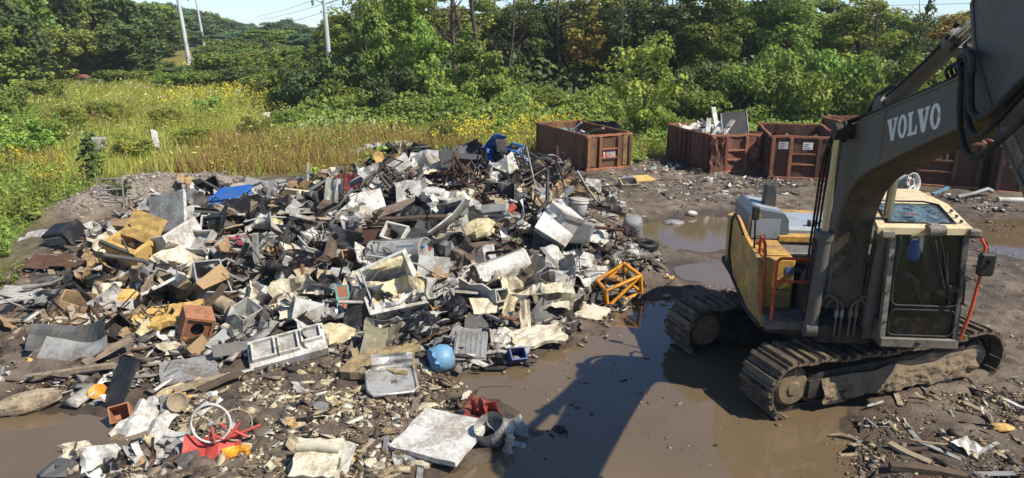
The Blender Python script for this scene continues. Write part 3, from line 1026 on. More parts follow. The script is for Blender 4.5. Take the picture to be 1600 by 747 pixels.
hose([(-0.3, -4.0, 4.98), (-0.5, -4.3, 5.06), (-0.55, -4.48, 5.0), (-0.55, -4.55, 4.7), (-0.56, -4.72, 4.42), (-0.57, -5.0, 4.32), (-0.56, -5.35, 4.55), (-0.5, -5.8, 5.0)], 0.03)
for q in range(5):
    y = -4.0 - 0.09 * q
    hose([(-0.44, y, 4.94 + 0.025 * q), (-0.49, y - .05, 5.02 + 0.025 * q), (-0.42, y - .1, 5.08 + 0.025 * q), (-0.3, y - .02, 5.0 + 0.025 * q)], 0.018, 'hose_fitting')
# small steel pipes on the front of the deck
for sgn, x0 in ((-1, -0.22), (1, -0.10)):
    for q in range(2):
        x = x0 + sgn * 0.075 * q
        hose([(x, -1.53, 1.14), (x, -1.54, 1.42), (x, -1.53, 1.60 + .05 * q), (x + sgn * 0.06, -1.52, 1.68 + .06 * q), (x + sgn * 0.16, -1.51, 1.69 + .06 * q), (x + sgn * .2, -1.48, 1.60)], 0.017, 'steel_pipe', PIPE)
        h = MB()
        h.cyl((x, -1.535, 1.45), (x, -1.535, 1.56), 0.03, n=8)
        up(h, 'pipe_union', SILL)
# ---- cab
C0, C1, CF, CB = 0.22, 1.24, -1.75, 0.10
b = MB()
b.bbox(C0 + 0.02, C1 + 0.05, CF - 0.06, CB, 1.12, 1.27, 0.02)
cab = up(b, 'cab', SILL)
cab['label'] = 'glazed cab with muddy sill and cream roof'
def pillar(p0, p1, w, d, m=DK, nm='pillar'):
    h = MB()
    (x0, y0, z0), (x1, y1, z1) = p0, p1
    h.add([(x0 - w, y0 - d, z0), (x0 + w, y0 - d, z0), (x0 + w, y0 + d, z0), (x0 - w, y0 + d, z0), (x1 - w, y1 - d, z1), (x1 + w, y1 - d, z1), (x1 + w, y1 + d, z1), (x1 - w, y1 + d, z1)],
          [(0, 1, 5, 4), (1, 2, 6, 5), (2, 3, 7, 6), (3, 0, 4, 7), (4, 5, 6, 7), (0, 3, 2, 1)])
    return up(h, nm, m, cab)
TL, TR = (C0 - 0.02, CF + 0.02, 2.84), (C1 - 0.09, CF + 0.02, 2.84)
pillar((C0 + 0.05, CF, 1.26), (TL[0] + 0.03, TL[1], 2.84), 0.034, 0.045, SILL)
pillar((C1 - 0.0, CF, 1.26), (TR[0] + 0.01, TR[1], 2.84), 0.034, 0.045, DK)
pillar((C0 + 0.06, -0.75, 1.26), (TL[0] + 0.04, -0.75, 2.84), 0.04, 0.05)
pillar((C0 + 0.06, CB - 0.06, 1.26), (TL[0] + 0.04, CB - 0.06, 2.84), 0.04, 0.05)
pillar((C1 - 0.02, CB - 0.06, 1.26), (TR[0], CB - 0.06, 2.84), 0.05, 0.05)
pillar((C1 - 0.02, -0.75, 1.26), (TR[0], -0.75, 2.84), 0.04, 0.05)
b = MB()
b.bbox(TL[0] + 0.06, TR[0] - 0.03, CF - 0.03, CF + 0.05, 2.77, 2.85, 0.01)
up(b, 'window_bar', BLK, cab)
b = MB()
b.bbox(C0 + 0.1, C1 - 0.06, CF - 0.03, CF + 0.03, 1.68, 1.73, 0.008)
up(b, 'window_bar', BLK, cab)
def quad(ps, nm, m, parent=None):
    h = MB()
    h.add(ps, [(0, 1, 2, 3)])
    return up(h, nm, m, parent or cab)
quad([(C0 + 0.11, CF - 0.01, 1.73), (C1 - 0.07, CF - 0.01, 1.73), (TR[0] - 0.05, CF + 0.01, 2.78), (TL[0] + 0.085, CF + 0.01, 2.78)], 'windscreen', GLASS)
quad([(C0 + 0.11, CF - 0.01, 1.29), (C1 - 0.07, CF - 0.01, 1.29), (C1 - 0.07, CF - 0.01, 1.69), (C0 + 0.11, CF - 0.01, 1.69)], 'lower_window', GLASSD)
for y0, y1 in ((CF + 0.06, -0.80), (-0.70, CB - 0.1)):
    quad([(C0 + 0.05, y0, 1.45), (C0 + 0.05, y1, 1.45), (TL[0] + 0.035, y1, 2.8), (TL[0] + 0.035, y0, 2.8)], 'side_window', GLASS)
    quad([(C1, y0, 1.45), (C1, y1, 1.45), (TR[0] + 0.01, y1, 2.8), (TR[0] + 0.01, y0, 2.8)], 'side_window', GLASS)
quad([(C0 + 0.1, CB - 0.05, 1.95), (C1 - 0.07, CB - 0.05, 1.95), (TR[0] - 0.05, CB - 0.05, 2.8), (TL[0] + 0.09, CB - 0.05, 2.8)], 'rear_window', GLASS)
b = MB()
b.box(C0 + 0.02, C0 + 0.06, CF + 0.05, CB - 0.02, 1.27, 1.45)
b.box(C1 - 0.03, C1 + 0.01, CF + 0.05, CB - 0.02, 1.27, 1.45)
b.box(C0 + 0.06, C1 - 0.03, CB - 0.07, CB - 0.02, 1.27, 1.75)
up(b, 'lower_panel', DK, cab)
# roof: cream cap with a sloping front that frames a skylight
RZ = 2.99
b = MB()
r_out = [(-0.02, -1.86, 2.86), (1.20, -1.82, 2.86), (1.27, -0.95, RZ), (1.24, 0.05, RZ), (0.22, 0.05, RZ), (0.16, -0.95, RZ)]
s_in = [(0.13, -1.74, 2.895), (1.02, -1.72, 2.895), (1.10, -1.02, RZ - 0.002), (0.96, -0.86, RZ + 0.004), (0.36, -0.86, RZ + 0.004), (0.24, -1.02, RZ - 0.002)]
# front part round the opening, back part solid, and a skirt
b.add(r_out[:1] + r_out[5:6] + s_in[0:1] + s_in[5:6], [(0, 1, 3, 2)])
b.add(r_out[1:3] + s_in[1:3], [(0, 1, 3, 2)])
b.add([r_out[0], r_out[1], s_in[1], s_in[0]], [(0, 1, 2, 3)])
b.add([r_out[5], r_out[2], s_in[2], s_in[3], s_in[4], s_in[5]], [(0, 5, 4), (0, 4, 3, 1), (1, 3, 2)])
b.add([r_out[5], r_out[2], r_out[3], r_out[4]], [(0, 1, 2, 3)]) if False else b.add([(0.16, -0.95, RZ), s_in[4], s_in[3], (1.27, -0.95, RZ), (1.24, 0.05, RZ + 0.01), (0.22, 0.05, RZ + 0.01)], [(0, 1, 2, 3, 4, 5)])
for i in range(6):
    p, q = Vector(r_out[i]), Vector(r_out[(i + 1) % 6])
    dz = Vector((0, 0, -0.09))
    b.add([p, q, q + dz, p + dz], [(0, 1, 2, 3)])
roof = up(b, 'cab_roof', CREAM, cab)
h = MB()
h.add([(x, y, z - 0.012) for x, y, z in s_in], [(0, 1, 2, 3, 4, 5)])
up(h, 'skylight', SKYG, cab)
h = MB()
pts = [Vector((x, y, z + 0.006)) for x, y, z in s_in]
h.tube(pts, 0.016, 6, closed=True)
up(h, 'skylight_seal', BLK, cab)
b = MB()
for x, y in ((0.20, -1.35), (0.22, -1.5), (0.17, -1.65), (1.15, -1.3), (1.13, -1.5), (1.11, -1.68)):
    z = 2.86 + (y + 1.86) / 0.91 * 0.13
    b.cyl((x, y, z + 0.02), (x, y, z + 0.055), 0.022, n=8)
up(b, 'roof_bolt', PIPE, cab)
b = MB()
b.bbox(0.02, 0.20, -1.90, -1.72, 2.72, 2.83, 0.02)
up(b, 'roof_bracket', SILL, cab)
b = MB()
b.bbox(1.14, 1.30, -1.88, -1.74, 2.76, 2.86, 0.02)
up(b, 'roof_bracket', SILL, cab)
b = MB()
b.tube([(0.45, -1.5, 2.97), (0.62, -1.5, 2.972)], 0.012, 6)
up(b, 'red_marking', mat('red_mark', 'a05a48', dirt=0.2), cab)
b = MB()
b.cyl((0.60, -1.92, 2.84), (0.80, -1.92, 2.86), 0.07, n=12)
b.bbox(0.62, 0.78, -1.9, -1.76, 2.84, 2.92, 0.02)
wip = up(b, 'wiper_motor', SILL, cab)
b = MB()
b.tube([(0.70, -1.84, 2.82), (0.80, -1.83, 2.5), (0.98, -1.80, 2.0), (1.06, -1.80, 1.92)], 0.013, 6)
b.tube([(0.76, -1.84, 2.82), (0.88, -1.83, 2.5), (1.03, -1.80, 2.0)], 0.010, 6)
b.tube([(0.93, -1.80, 2.52), (1.02, -1.80, 2.0), (1.08, -1.79, 1.78)], 0.012, 6)
b.bbox(1.02, 1.18, -1.83, -1.78, 1.96, 2.06, 0.01)
up(b, 'wiper', BLK, cab)
# rubber seals round the glass, rounded at the corners
def seal(cs, r, nm='window_seal'):
    P = [Vector(c) for c in cs]
    out = []
    for i in range(4):
        a, q, c = P[i - 1], P[i], P[(i + 1) % 4]
        d0, d1 = (a - q).normalized(), (c - q).normalized()
        for k in range(5):
            t = k / 4
            out.append(q + d0 * (0.10 * (1 - t) ** 2) + d1 * (0.10 * t * t))
    h = MB()
    h.tube(out, r, 6, closed=True)
    up(h, nm, BLK, cab)
seal([(C0 + 0.10, CF - 0.03, 1.74), (C1 - 0.05, CF - 0.03, 1.74), (TR[0] - 0.03, CF - 0.01, 2.77), (TL[0] + 0.08, CF - 0.01, 2.77)], 0.018)
seal([(C0 + 0.10, CF - 0.03, 1.30), (C1 - 0.05, CF - 0.03, 1.30), (C1 - 0.05, CF - 0.03, 1.68), (C0 + 0.10, CF - 0.03, 1.68)], 0.016)
for q, x in enumerate((C0 + 0.055, C1 + 0.0)):
    for z in (1.5, 1.95, 2.4):
        h = MB()
        h.cyl((x - (0.03 if q == 0 else 0.08) * (z - 1.3) / 1.5, CF - 0.045, z), (x - (0.03 if q == 0 else 0.08) * (z - 1.3) / 1.5, CF - 0.07, z), 0.016, n=8)
        up(h, 'frame_bolt', PIPE, cab)
h = MB()
h.tube([(C1 - 0.02, CF - 0.06, 1.8), (C1 - 0.025, CF - 0.12, 1.84), (C1 - 0.05, CF - 0.12, 2.2), (C1 - 0.055, CF - 0.06, 2.24)], 0.014, 6)
up(h, 'door_handle', BLK, cab)
h = MB()
h.bbox(0.72, 0.78, CF - 0.075, CF - 0.062, 1.17, 1.22, 0.005)
up(h, 'tow_slot', BLK, cab)
# inside the cab
b = MB()
b.bbox(0.48, 0.98, -0.9, -0.35, 1.45, 1.68, 0.05)
b.bbox(0.50, 0.96, -0.45, -0.28, 1.66, 2.35, 0.06)
b.bbox(0.60, 0.86, -0.42, -0.32, 2.36, 2.58, 0.04)
up(b, 'operator_seat', INNER, cab)
for x in (0.33, 1.0):
    b = MB()
    b.bbox(x, x + 0.13, -1.15, -0.4, 1.6, 1.80, 0.03)
    up(b, 'arm_console', SILL, cab)
b = MB()
b.tube([(0.40, -1.1, 1.78), (0.40, -1.14, 2.02)], 0.025, 8)
b.tube([(1.06, -1.1, 1.78), (1.06, -1.14, 2.02)], 0.025, 8)
b.tube([(0.62, -1.4, 1.28), (0.60, -1.32, 1.85)], 0.018, 6)
b.tube([(0.78, -1.4, 1.28), (0.80, -1.32, 1.85)], 0.018, 6)
b.tube([(0.98, -1.62, 1.30), (0.75, -1.3, 2.0)], 0.018, 6)
b.bbox(0.85, 1.1, -1.5, -1.35, 1.85, 2.10, 0.02)
up(b, 'control_lever', INNER, cab)
b = MB()
b.box(C0 + 0.06, C1 - 0.03, CF + 0.06, CB - 0.08, 1.275, 1.30)
up(b, 'cab_floor', INNER, cab)
# right mirror and grab rail
b = MB()
b.tube([(1.18, -1.76, 2.72), (1.34, -1.78, 2.74), (1.42, -1.80, 2.66), (1.44, -1.82, 2.5)], 0.016, 6)
b.bbox(1.32, 1.54, -1.90, -1.80, 2.22, 2.55, 0.035)
b.cyl((1.44, -1.90, 2.44), (1.44, -1.96, 2.44), 0.035, n=10)
up(b, 'mirror', BLK, cab)
b = MB()
b.tube([(1.30, -1.80, 1.28), (1.36, -1.82, 1.7), (1.40, -1.82, 2.2), (1.40, -1.82, 2.62), (1.34, -1.80, 2.72)], 0.022, 8)
up(b, 'grab_rail', ORG, cab)
# jug in the cab
jl = MU @ Vector((0.80, -1.16, 2.22))
b = MB()
Mj = Matrix.Translation(jl)
b.lathe([(0.0, 0.0), (0.075, 0.0), (0.085, 0.03), (0.085, 0.17), (0.05, 0.23), (0.035, 0.25), (0.035, 0.28), (0.0, 0.28)], 14, Mj)
b.tube([jl + Vector((-0.05, 0, 0.2)), jl + Vector((-0.06, 0, 0.31)), jl + Vector((0.0, 0, 0.34)), jl + Vector((0.05, 0, 0.31)), jl + Vector((0.05, 0, 0.22))], 0.012, 6)
o = b.build('water_jug', mat('jug_blue', '1f6fd0', rough=0.35, dirt=0.05, bump=0), origin=jl)
tag(o, 'blue water jug standing behind the cab windscreen', 'jug')
# ================================================================== vegetation
LM = {
    'dark': leafmat('leaf_dark_green', '414f2f', '526036', '64713c', 0.35),
    'mid': leafmat('leaf_mid_green', '586a30', '6c7e38', '869146', 0.38),
    'bright': leafmat('leaf_bright_green', '66803a', '7b9040', '94a24e', 0.38),
    'olive': leafmat('leaf_olive', '5f6b34', '777f3c', '8f9246', 0.35),
    'yellow': leafmat('leaf_yellow_green', '707f38', '87903e', '9d9c48', 0.38),
    'autumn': leafmat('leaf_autumn', '6f703a', '8a7a40', 'a8743e', 0.4),
    'haze': leafmat('leaf_hazed_green', '4a6144', '5b7450', '6d865c', 0.3),  # bluish haze of distance painted into the leaf colours
}
GRASS = leafmat('grass_dry_mixed', 'b8a868', 'aeb058', 'bda964', 0.4)
GRASSG = leafmat('grass_green', '8aa244', 'a6b250', 'b4ba5c', 0.4)
GOLD = leafmat('goldenrod_yellow', 'b3a13e', 'c4ad3c', 'ccb448', 0.3)
WHITEF = leafmat('boneset_white', 'a9a58c', 'bdb89e', '9f9a76', 0.3)
RUSTG = leafmat('grass_rust', 'a07f52', 'a68a56', '93774a', 0.35)
BARK = mat('bark_grey_brown', '5a4d40', rough=0.95, dirt=0.3, dcol='3c332b', scale=6, bump=0.6)

def leaf_quads(P, N, size, asp=0.55, rs=npr):
    """diamond leaves at P facing N"""
    n = len(P)
    N = N / (np.linalg.norm(N, axis=1, keepdims=True) + 1e-9)
    A = np.cross(N, rs.normal(size=(n, 3)))
    A /= (np.linalg.norm(A, axis=1, keepdims=True) + 1e-9)
    B = np.cross(N, A)
    s = size * rs.uniform(0.6, 1.35, (n, 1))
    V = np.stack([P - A * s * .5, P + B * s * asp * .5 + N * s * .06, P + A * s * .5, P - B * s * asp * .5 + N * s * .06], 1).reshape(-1, 3)
    F = np.arange(4 * n).reshape(n, 4)
    return V, F
def crown_points(rs, n_cl, n_leaf, rx, rz, zc, cl_r, shape='round'):
    C = []
    while len(C) < n_cl:
        p = rs.uniform(-1, 1, 3)
        r = np.linalg.norm(p)
        if r > 1 or r < 0.35:
            continue
        if shape == 'cone' and abs(p[0]) + abs(p[1]) > 1.15 - p[2] * 0.75:
            continue
        C.append(p)
    C = np.array(C)
    wob = 1 + 0.25 * np.sin(3 * np.arctan2(C[:, 1], C[:, 0]) + rs.uniform(0, 6)) 
    C = C * np.stack([rx * wob, rx * wob, np.full(n_cl, rz)], 1) + np.array([0, 0, zc])
    rad = cl_r * rs.uniform(0.55, 1.3, n_cl)
    k = rs.integers(0, n_cl, n_leaf)
    d = rs.normal(size=(n_leaf, 3))
    d /= np.linalg.norm(d, axis=1, keepdims=True)
    rr = rad[k] * rs.uniform(0.35, 1.0, n_leaf) ** 0.6
    P = C[k] + d * rr[:, None] * np.array([1, 1, 0.72])
    N = d * 0.8 + rs.normal(size=(n_leaf, 3)) * 0.55 + np.array([0, 0, 0.45])
    return C, P, N
def limb_mb(rs, C, h0, r0, n=9, lean=0.0):
    b = MB()
    ztop = float(C[:, 2].max()) * 0.92
    pts, rr = [], []
    for i in range(7):
        t = i / 6
        pts.append((lean * t * t * 2 + 0.25 * math.sin(2.3 * t + r0 * 40), 0.2 * math.sin(3 * t + r0 * 70) * t, -0.2 + (ztop + 0.2) * t))
        rr.append(r0 * (1 - 0.88 * t) + 0.01)
    b.tube(pts, rr, 7)
    for q in range(n):
        c = C[int(rs.integers(0, len(C)))]
        z0 = max(h0, min(c[2] * rs.uniform(0.45, 0.8), ztop * 0.9))
        t = (z0 + 0.2) / (ztop + 0.2)
        k = min(int(t * 6), 5)
        p0 = Vector(pts[k]).lerp(Vector(pts[k + 1]), t * 6 - k)
        p1 = Vector(c)
        mid = p0.lerp(p1, 0.5) + Vector((0, 0, -0.1 * (p1 - p0).length))
        rb = max(r0 * 0.42 * (1 - t * 0.6), 0.015)
        b.tube([p0, mid, p1], [rb, rb * 0.65, rb * 0.25], 5)
    return b
PROTO = {}
def proto(key, seed, n_cl, n_leaf, rx, rz, zc, cl_r, lsize, r0, h0, asp=0.6, shape='round', limbs=9):
    rs = np.random.default_rng(seed)
    C, P, N = crown_points(rs, n_cl, n_leaf, rx, rz, zc, cl_r, shape)
    V, F = leaf_quads(P, N, lsize, asp, rs)
    PROTO[key] = (npmesh('crown', V, F), limb_mb(rs, C, h0, r0, limbs).mesh('trunk', BARK))
for q in range(4):
    proto(('tall', q), 100 + q, 60, 9000, 2.7, 5.2, 7.2, 0.95, 0.34, 0.20, 2.0)
for q in range(3):
    proto(('far', q), 130 + q, 46, 3600, 3.3, 4.6, 6.2, 1.25, 0.62, 0.2, 2.0)
for q in range(4):
    proto(('bush', q), 160 + q, 34, 5200, 1.55, 1.15, 1.15, 0.5, 0.19, 0.05, 0.2, limbs=7)
for q in range(2):
    proto(('young', q), 190 + q, 30, 4200, 1.25, 2.3, 2.6, 0.55, 0.24, 0.07, 0.5, limbs=8)
proto(('sapling', 0), 210, 26, 2000, 1.35, 1.7, 2.2, 0.5, 0.165, 0.045, 0.4, asp=0.75, limbs=14)
proto(('thin', 0), 220, 40, 2200, 2.0, 4.6, 7.0, 0.7, 0.30, 0.16, 2.0, limbs=18)
def tree(name, key, lm, x, y, sx, sz, label, cat='tree', group=None, z=None):
    cm, tm = PROTO[key]
    z = gz1(x, y) if z is None else z
    e = empty(name, (x, y, z), rnd.uniform(0, 6.28))
    e.scale = (sx, sx, sz)
    mk = key + (lm,)
    if mk not in PROTO:
        c2 = cm.copy()
        c2.materials.clear()
        c2.materials.append(LM[lm])
        PROTO[mk] = c2
    link(bpy.data.objects.new('crown', PROTO[mk]), e)
    link(bpy.data.objects.new('trunk', tm), e)
    tag(e, label, cat, group)
    return e
def gx(px, y):
    """x on the ground seen in photo column px at distance y"""
    return (px - 800.0) / CAM_F * (y * _c + CAM_H * _s)

# ---- forest edge behind the containers: front row, one label each
EDGE = [
    (566, 60, 1.0, 1.0, 'tall', 'olive', 'olive green tree just right of the tallest steel pole'),
    (600, 56, 0.9, 0.85, 'tall', 'mid', 'rounded mid green tree behind the bushes, second right of the tall pole'),
    (640, 50, 0.85, 1.05, 'tall', 'bright', 'bright vine-covered tree in front of the wood, left of the bare trunks'),
    (690, 62, 1.0, 1.15, 'tall', 'olive', 'olive tree behind the two bare leaning trunks'),
    (770, 60, 0.95, 1.1, 'tall', 'olive', 'thin-topped olive tree right of the bare leaning trunks'),
    (815, 52, 0.8, 1.15, 'tall', 'dark', 'dark narrow tree left of the orange tinted crown'),
    (868, 55, 1.0, 1.25, 'tall', 'dark', 'dark tree under the orange tinted crown, above the first container'),
    (935, 54, 1.1, 1.2, 'tall', 'olive', 'shaded olive tree right of the orange tinted crown'),
    (990, 50, 1.0, 1.25, 'tall', 'dark', 'tall dark tree directly behind the pale sapling'),
    (1045, 53, 1.0, 1.2, 'tall', 'dark', 'tall dark green tree behind the battered scrap container'),
    (1100, 50, 0.95, 1.15, 'tall', 'mid', 'leafy mid green tree behind the container heaped with white metal'),
    (1160, 55, 1.1, 1.1, 'tall', 'mid', 'broad mid green tree between the second and third container'),
    (1215, 52, 1.0, 1.05, 'tall', 'mid', 'mid green tree behind the container with white placards'),
    (1270, 56, 1.0, 1.0, 'tall', 'olive', 'olive tree left of the boom, its top against the sky'),
    (1330, 54, 1.0, 0.9, 'tall', 'yellow', 'yellowing tree above the start of the boom'),
    (1385, 60, 1.1, 0.95, 'tall', 'mid', 'green tree behind the stick cylinder'),
    (1425, 50, 0.7, 1.2, 'thin', 'dark', 'thin dark tree with a bare trunk standing above its neighbours behind the boom'),
    (1465, 57, 1.0, 0.95, 'tall', 'autumn', 'brownish autumn tree over the lettered boom'),
    (1515, 58, 1.1, 0.95, 'tall', 'yellow', 'yellow green tree left of the raised stick'),
    (1580, 55, 1.1, 1.1, 'tall', 'mid', 'green tree mostly hidden behind the raised stick'),
    (1660, 55, 1.1, 1.1, 'tall', 'mid', 'green tree past the right edge of the yard'),
]
for q, (px, y, sx, sz, k, lm, lab) in enumerate(EDGE):
    # crown tops just reach over the upper picture edge on the left and stay below it on the right
    topy = np.interp(px, [540, 640, 800, 850, 900, 1200, 1300, 1400, 1520, 1660], [0, -25, -8, 4, -40, -30, 2, 14, 18, 10]) + (-8, 5, -14, 9)[q % 4]
    hh = at_y(px, topy, y).z - gz1(gx(px, y), y)
    tree('forest_tree', (k, rnd.randrange(4)) if k == 'tall' else (k, 0), lm, gx(px, y), y, sx * 0.82, hh / 12.6 * (1.12 if k == 'thin' else 1), lab, group='trees of the wood edge')
tree('forest_tree', ('thin', 0), 'autumn', gx(905, 51), 51, 0.9, 0.72, 'sparse crown with orange tinted leaves high over the first container', group='trees of the wood edge')
# the wood behind them: trees nobody can tell apart
for q in range(40):
    px = 520 + 29 * q + rnd.uniform(-12, 12)
    y = rnd.uniform(60, 80)
    topy = np.interp(px, [520, 640, 850, 1200, 1300, 1660], [14, 0, 8, -8, 12, 20]) + rnd.uniform(-14, 16)
    hh = at_y(px, topy, y).z - gz1(gx(px, y), y)
    tree('forest_tree', ('tall', rnd.randrange(4)), rnd.choice(['dark', 'mid', 'mid', 'olive', 'yellow']), gx(px, y), y, rnd.uniform(0.8, 1.05), hh / 12.6,
         'tree deep inside the dense wood, seen only between the front trees', group='trees deep inside the wood')
# ---- bare leaning trunks
def dead_tree(px, y, h, r, lean, label):
    x = gx(px, y)
    z = gz1(x, y)
    b = MB()
    rs = random.Random(int(px))
    pts, rr = [], []
    for i in range(9):
        t = i / 8
        pts.append(Vector((x + lean * t + 0.18 * math.sin(5 * t + px), y + 0.2 * math.sin(4 * t), z - 0.2 + h * t)))
        rr.append(r * (1 - 0.75 * t) + 0.015)
    b.tube(pts, rr, 7)
    for q in range(16):
        i = rs.randrange(3, 8)
        p = pts[i].lerp(pts[min(i + 1, 8)], rs.random())
        a = rs.uniform(0, 6.28)
        L = rs.uniform(0.8, 2.4) * (1 - i / 14)
        m = p + Vector((math.cos(a) * L * .5, math.sin(a) * L * .5, L * .35))
        e = m + Vector((math.cos(a + .4) * L * .5, math.sin(a + .4) * L * .5, L * .6))
        b.tube([p, m, e], [r * .32, r * .2, 0.012], 5)
        b.tube([m, m + Vector((math.cos(a - 1) * L * .4, math.sin(a - 1) * L * .4, L * .3))], [r * .16, 0.01], 4)
    o = b.build('bare_tree', BARK, origin=(x, y, z))
    tag(o, label, 'tree', 'bare trunks in the wood edge')
dead_tree(712, 49, 10.5, 0.22, 0.1, 'straight bare brown trunk left of the forked bare tree')
dead_tree(748, 49, 10.5, 0.20, -0.5, 'forked bare tree with twisting grey branches')
dead_tree(735, 50, 9.5, 0.15, -1.2, 'thin bare trunk leaning left against the forked bare tree')
dead_tree(1418, 51, 12.0, 0.16, 0.6, 'bare trunk rising above the tree tops behind the boom')
dead_tree(1012, 49.5, 10.0, 0.13, 0.3, 'thin grey trunk in shade behind the pale sapling')
dead_tree(868, 51, 10.0, 0.12, 0.3, 'slender bare stem standing above the first container')
for q, (px, h, lab) in enumerate([(585, 7.0, 'slender pale stem right of the steel pole'), (790, 8.0, 'slender stem standing left of the orange tinted crown'), (960, 7.5, 'slender shaded stem behind the first container'), (1355, 6.5, 'slender stem above the boom elbow')]):
    dead_tree(px, 47.5, h, 0.09, (-.4, .5, .2)[q % 3], lab)
# ---- bushes in front of the wood
BUSH = [
    (455, 50, 1.3, 1.3, 'bush', 'mid', 'broad leafy bush left of the steel pole base, meadow behind'),
    (505, 47, 1.35, 1.45, 'bush', 'dark', 'dark rounded bush below the steel pole'),
    (545, 46, 1.2, 1.3, 'bush', 'mid', 'green bush just right of the steel pole base'),
    (590, 46, 1.0, 1.5, 'young', 'mid', 'young tree with pale stems in the bush row'),
    (620, 44, 1.2, 1.35, 'bush', 'dark', 'dark green bush with large leaves in the bush row'),
    (665, 45, 1.0, 1.25, 'young', 'bright', 'bright young tree below the vine-covered tree'),
    (700, 43.5, 1.1, 1.2, 'bush', 'bright', 'bright green bush below the bare leaning trunks'),
    (745, 44, 0.95, 1.1, 'young', 'mid', 'upright leafy shrub right of the bare trunks'),
    (790, 45, 1.1, 1.25, 'bush', 'bright', 'sunlit bush at the right end of the bush row'),
    (560, 43, 0.9, 0.8, 'bush', 'bright', 'low bright shrub at the foot of the bush row, left'),
    (650, 42, 0.75, 0.7, 'bush', 'olive', 'low olive shrub at the foot of the bush row, middle'),
    (725, 41.5, 0.75, 0.75, 'bush', 'bright', 'low bright shrub at the foot of the bush row, right'),
    (850, 44, 1.1, 0.75, 'bush', 'mid', 'low bramble behind the left container, left part'),
    (900, 43, 1.1, 0.7, 'bush', 'bright', 'low bramble behind the left container, right part'),
    (945, 42, 1.0, 0.85, 'bush', 'bright', 'bramble left of the pale sapling'),
    (1065, 40, 1.15, 1.0, 'bush', 'mid', 'vine tangle behind the battered container, left part'),
    (1105, 42, 1.2, 1.5, 'bush', 'dark', 'tall shaded thicket behind the white scrap metal'),
    (1150, 41, 1.3, 1.4, 'bush', 'mid', 'thicket between the second and third container'),
    (1195, 42, 1.2, 1.7, 'bush', 'bright', 'bright thicket over the third container, left part'),
    (1245, 41, 1.25, 1.6, 'bush', 'bright', 'bright thicket over the third container, right part'),
    (1290, 42, 1.2, 1.8, 'bush', 'bright', 'sunlit bush left of the boom elbow'),
    (1335, 40, 1.0, 1.6, 'bush', 'mid', 'green bush hidden partly by the boom elbow'),
    (1400, 44, 1.3, 1.6, 'bush', 'mid', 'green thicket behind the boom cylinder'),
    (1480, 44, 1.3, 1.5, 'bush', 'yellow', 'yellow green thicket under the stick cylinder rod'),
    (1560, 38, 1.1, 1.0, 'bush', 'bright', 'green shrub in the gap between the two right containers'),
    (1010, 37, 0.9, 0.7, 'bush', 'bright', 'low green growth at the foot of the pale sapling'),
    (1035, 35, 0.8, 0.55, 'bush', 'mid', 'low weeds left of the battered container'),
]
for px, y, sx, sz, k, lm, lab in BUSH:
    tree('bush' if k == 'bush' else 'young_tree', (k, rnd.randrange(4 if k == 'bush' else 2)), lm, gx(px, y), y, sx, sz, lab, 'bush' if k == 'bush' else 'tree', 'bushes in front of the wood')
tree('sapling', ('sapling', 0), 'yellow', gx(1000, 34), 34, 1.25, 1.25, 'pale large-leaved sapling between the first two containers', 'sapling')
for px, y, sx, sz, lm, lab in [(28, 30, .75, .7, 'bright', 'feathery green shrub at the left edge, nearest of the meadow shrubs'), (75, 34, .7, .6, 'bright', 'light green shrub behind the tall dark plant'), (112, 39, .7, .55, 'yellow', 'yellow green shrub left of the concrete block'), (18, 41, .95, .85, 'mid', 'mid green shrub at the left picture edge, farther back'), (160, 44, .7, .45, 'olive', 'low olive shrub behind the concrete block'),
                               (265, 41, .55, .45, 'yellow', 'low yellow shrub right of the tilted concrete slab'), (335, 46, .6, .5, 'bright', 'small bright shrub in the middle of the meadow'), (395, 37, .5, .4, 'olive', 'small olive shrub left of the white boulder'), (305, 34, .5, .38, 'yellow', 'low weedy shrub before the tilted concrete slab'), (205, 31, .5, .4, 'yellow', 'low weedy shrub just behind the gravel heap'), (60, 52, 1.0, .8, 'olive', 'olive shrub in front of the hillside wood at the left'), (450, 40, .5, .42, 'bright', 'small bright shrub left of the low reddish earth heap'), (700, 36, .5, .42, 'olive', 'small olive shrub behind the crest of the pile'), (780, 37, .5, .4, 'bright', 'small bright shrub left of the first container')]:
    tree('meadow_shrub', ('bush', rnd.randrange(4)), lm, gx(px, y), y, sx, sz, lab, 'shrub', 'shrubs scattered over the meadow')
# ---- low vine and bramble mass along the foot of the wood
def scatter_leaves(name, n, xr, yr, hfun, size, lm, label, cat='plants', asp=0.6, dens=None):
    x = npr.uniform(xr[0], xr[1], n)
    y = npr.uniform(yr[0], yr[1], n)
    hmax = hfun(x, y)
    k = hmax > 0.03
    if dens is not None:
        k &= npr.random(n) < dens(x, y)
    x, y, hmax = x[k], y[k], hmax[k]
    z = gz(x, y) + hmax * npr.random(len(x)) ** 0.55
    P = np.stack([x, y, z], 1)
    N = npr.normal(size=P.shape) * 0.6 + np.array([0.2, -0.5, 0.8])
    V, F = leaf_quads(P, N, size, asp)
    o = link(bpy.data.objects.new(name, npmesh(name, V, F, LM[lm] if isinstance(lm, str) else lm)))
    tag(o, label, cat, kind='stuff')
    return o
def under_h(x, y):
    return (0.5 + 1.6 * vnoise(x * 0.5, y * 0.5, 71)) * sst(37.5, 41, y + 0.0 * x) * sst(-16, -10, x)
scatter_leaves('undergrowth', 60000, (-14, 40), (37, 50), under_h, 0.26, 'mid', 'tangled green undergrowth along the foot of the wood')
def wood_floor(x, y):
    return (1.5 + 2.5 * vnoise(x * 0.4, y * 0.4, 73)) * sst(46, 49, y) * sst(-18, -12, x)
scatter_leaves('wood_understorey', 26000, (-16, 60), (46, 66), wood_floor, 0.45, 'dark', 'dark understorey leaves inside the wood')

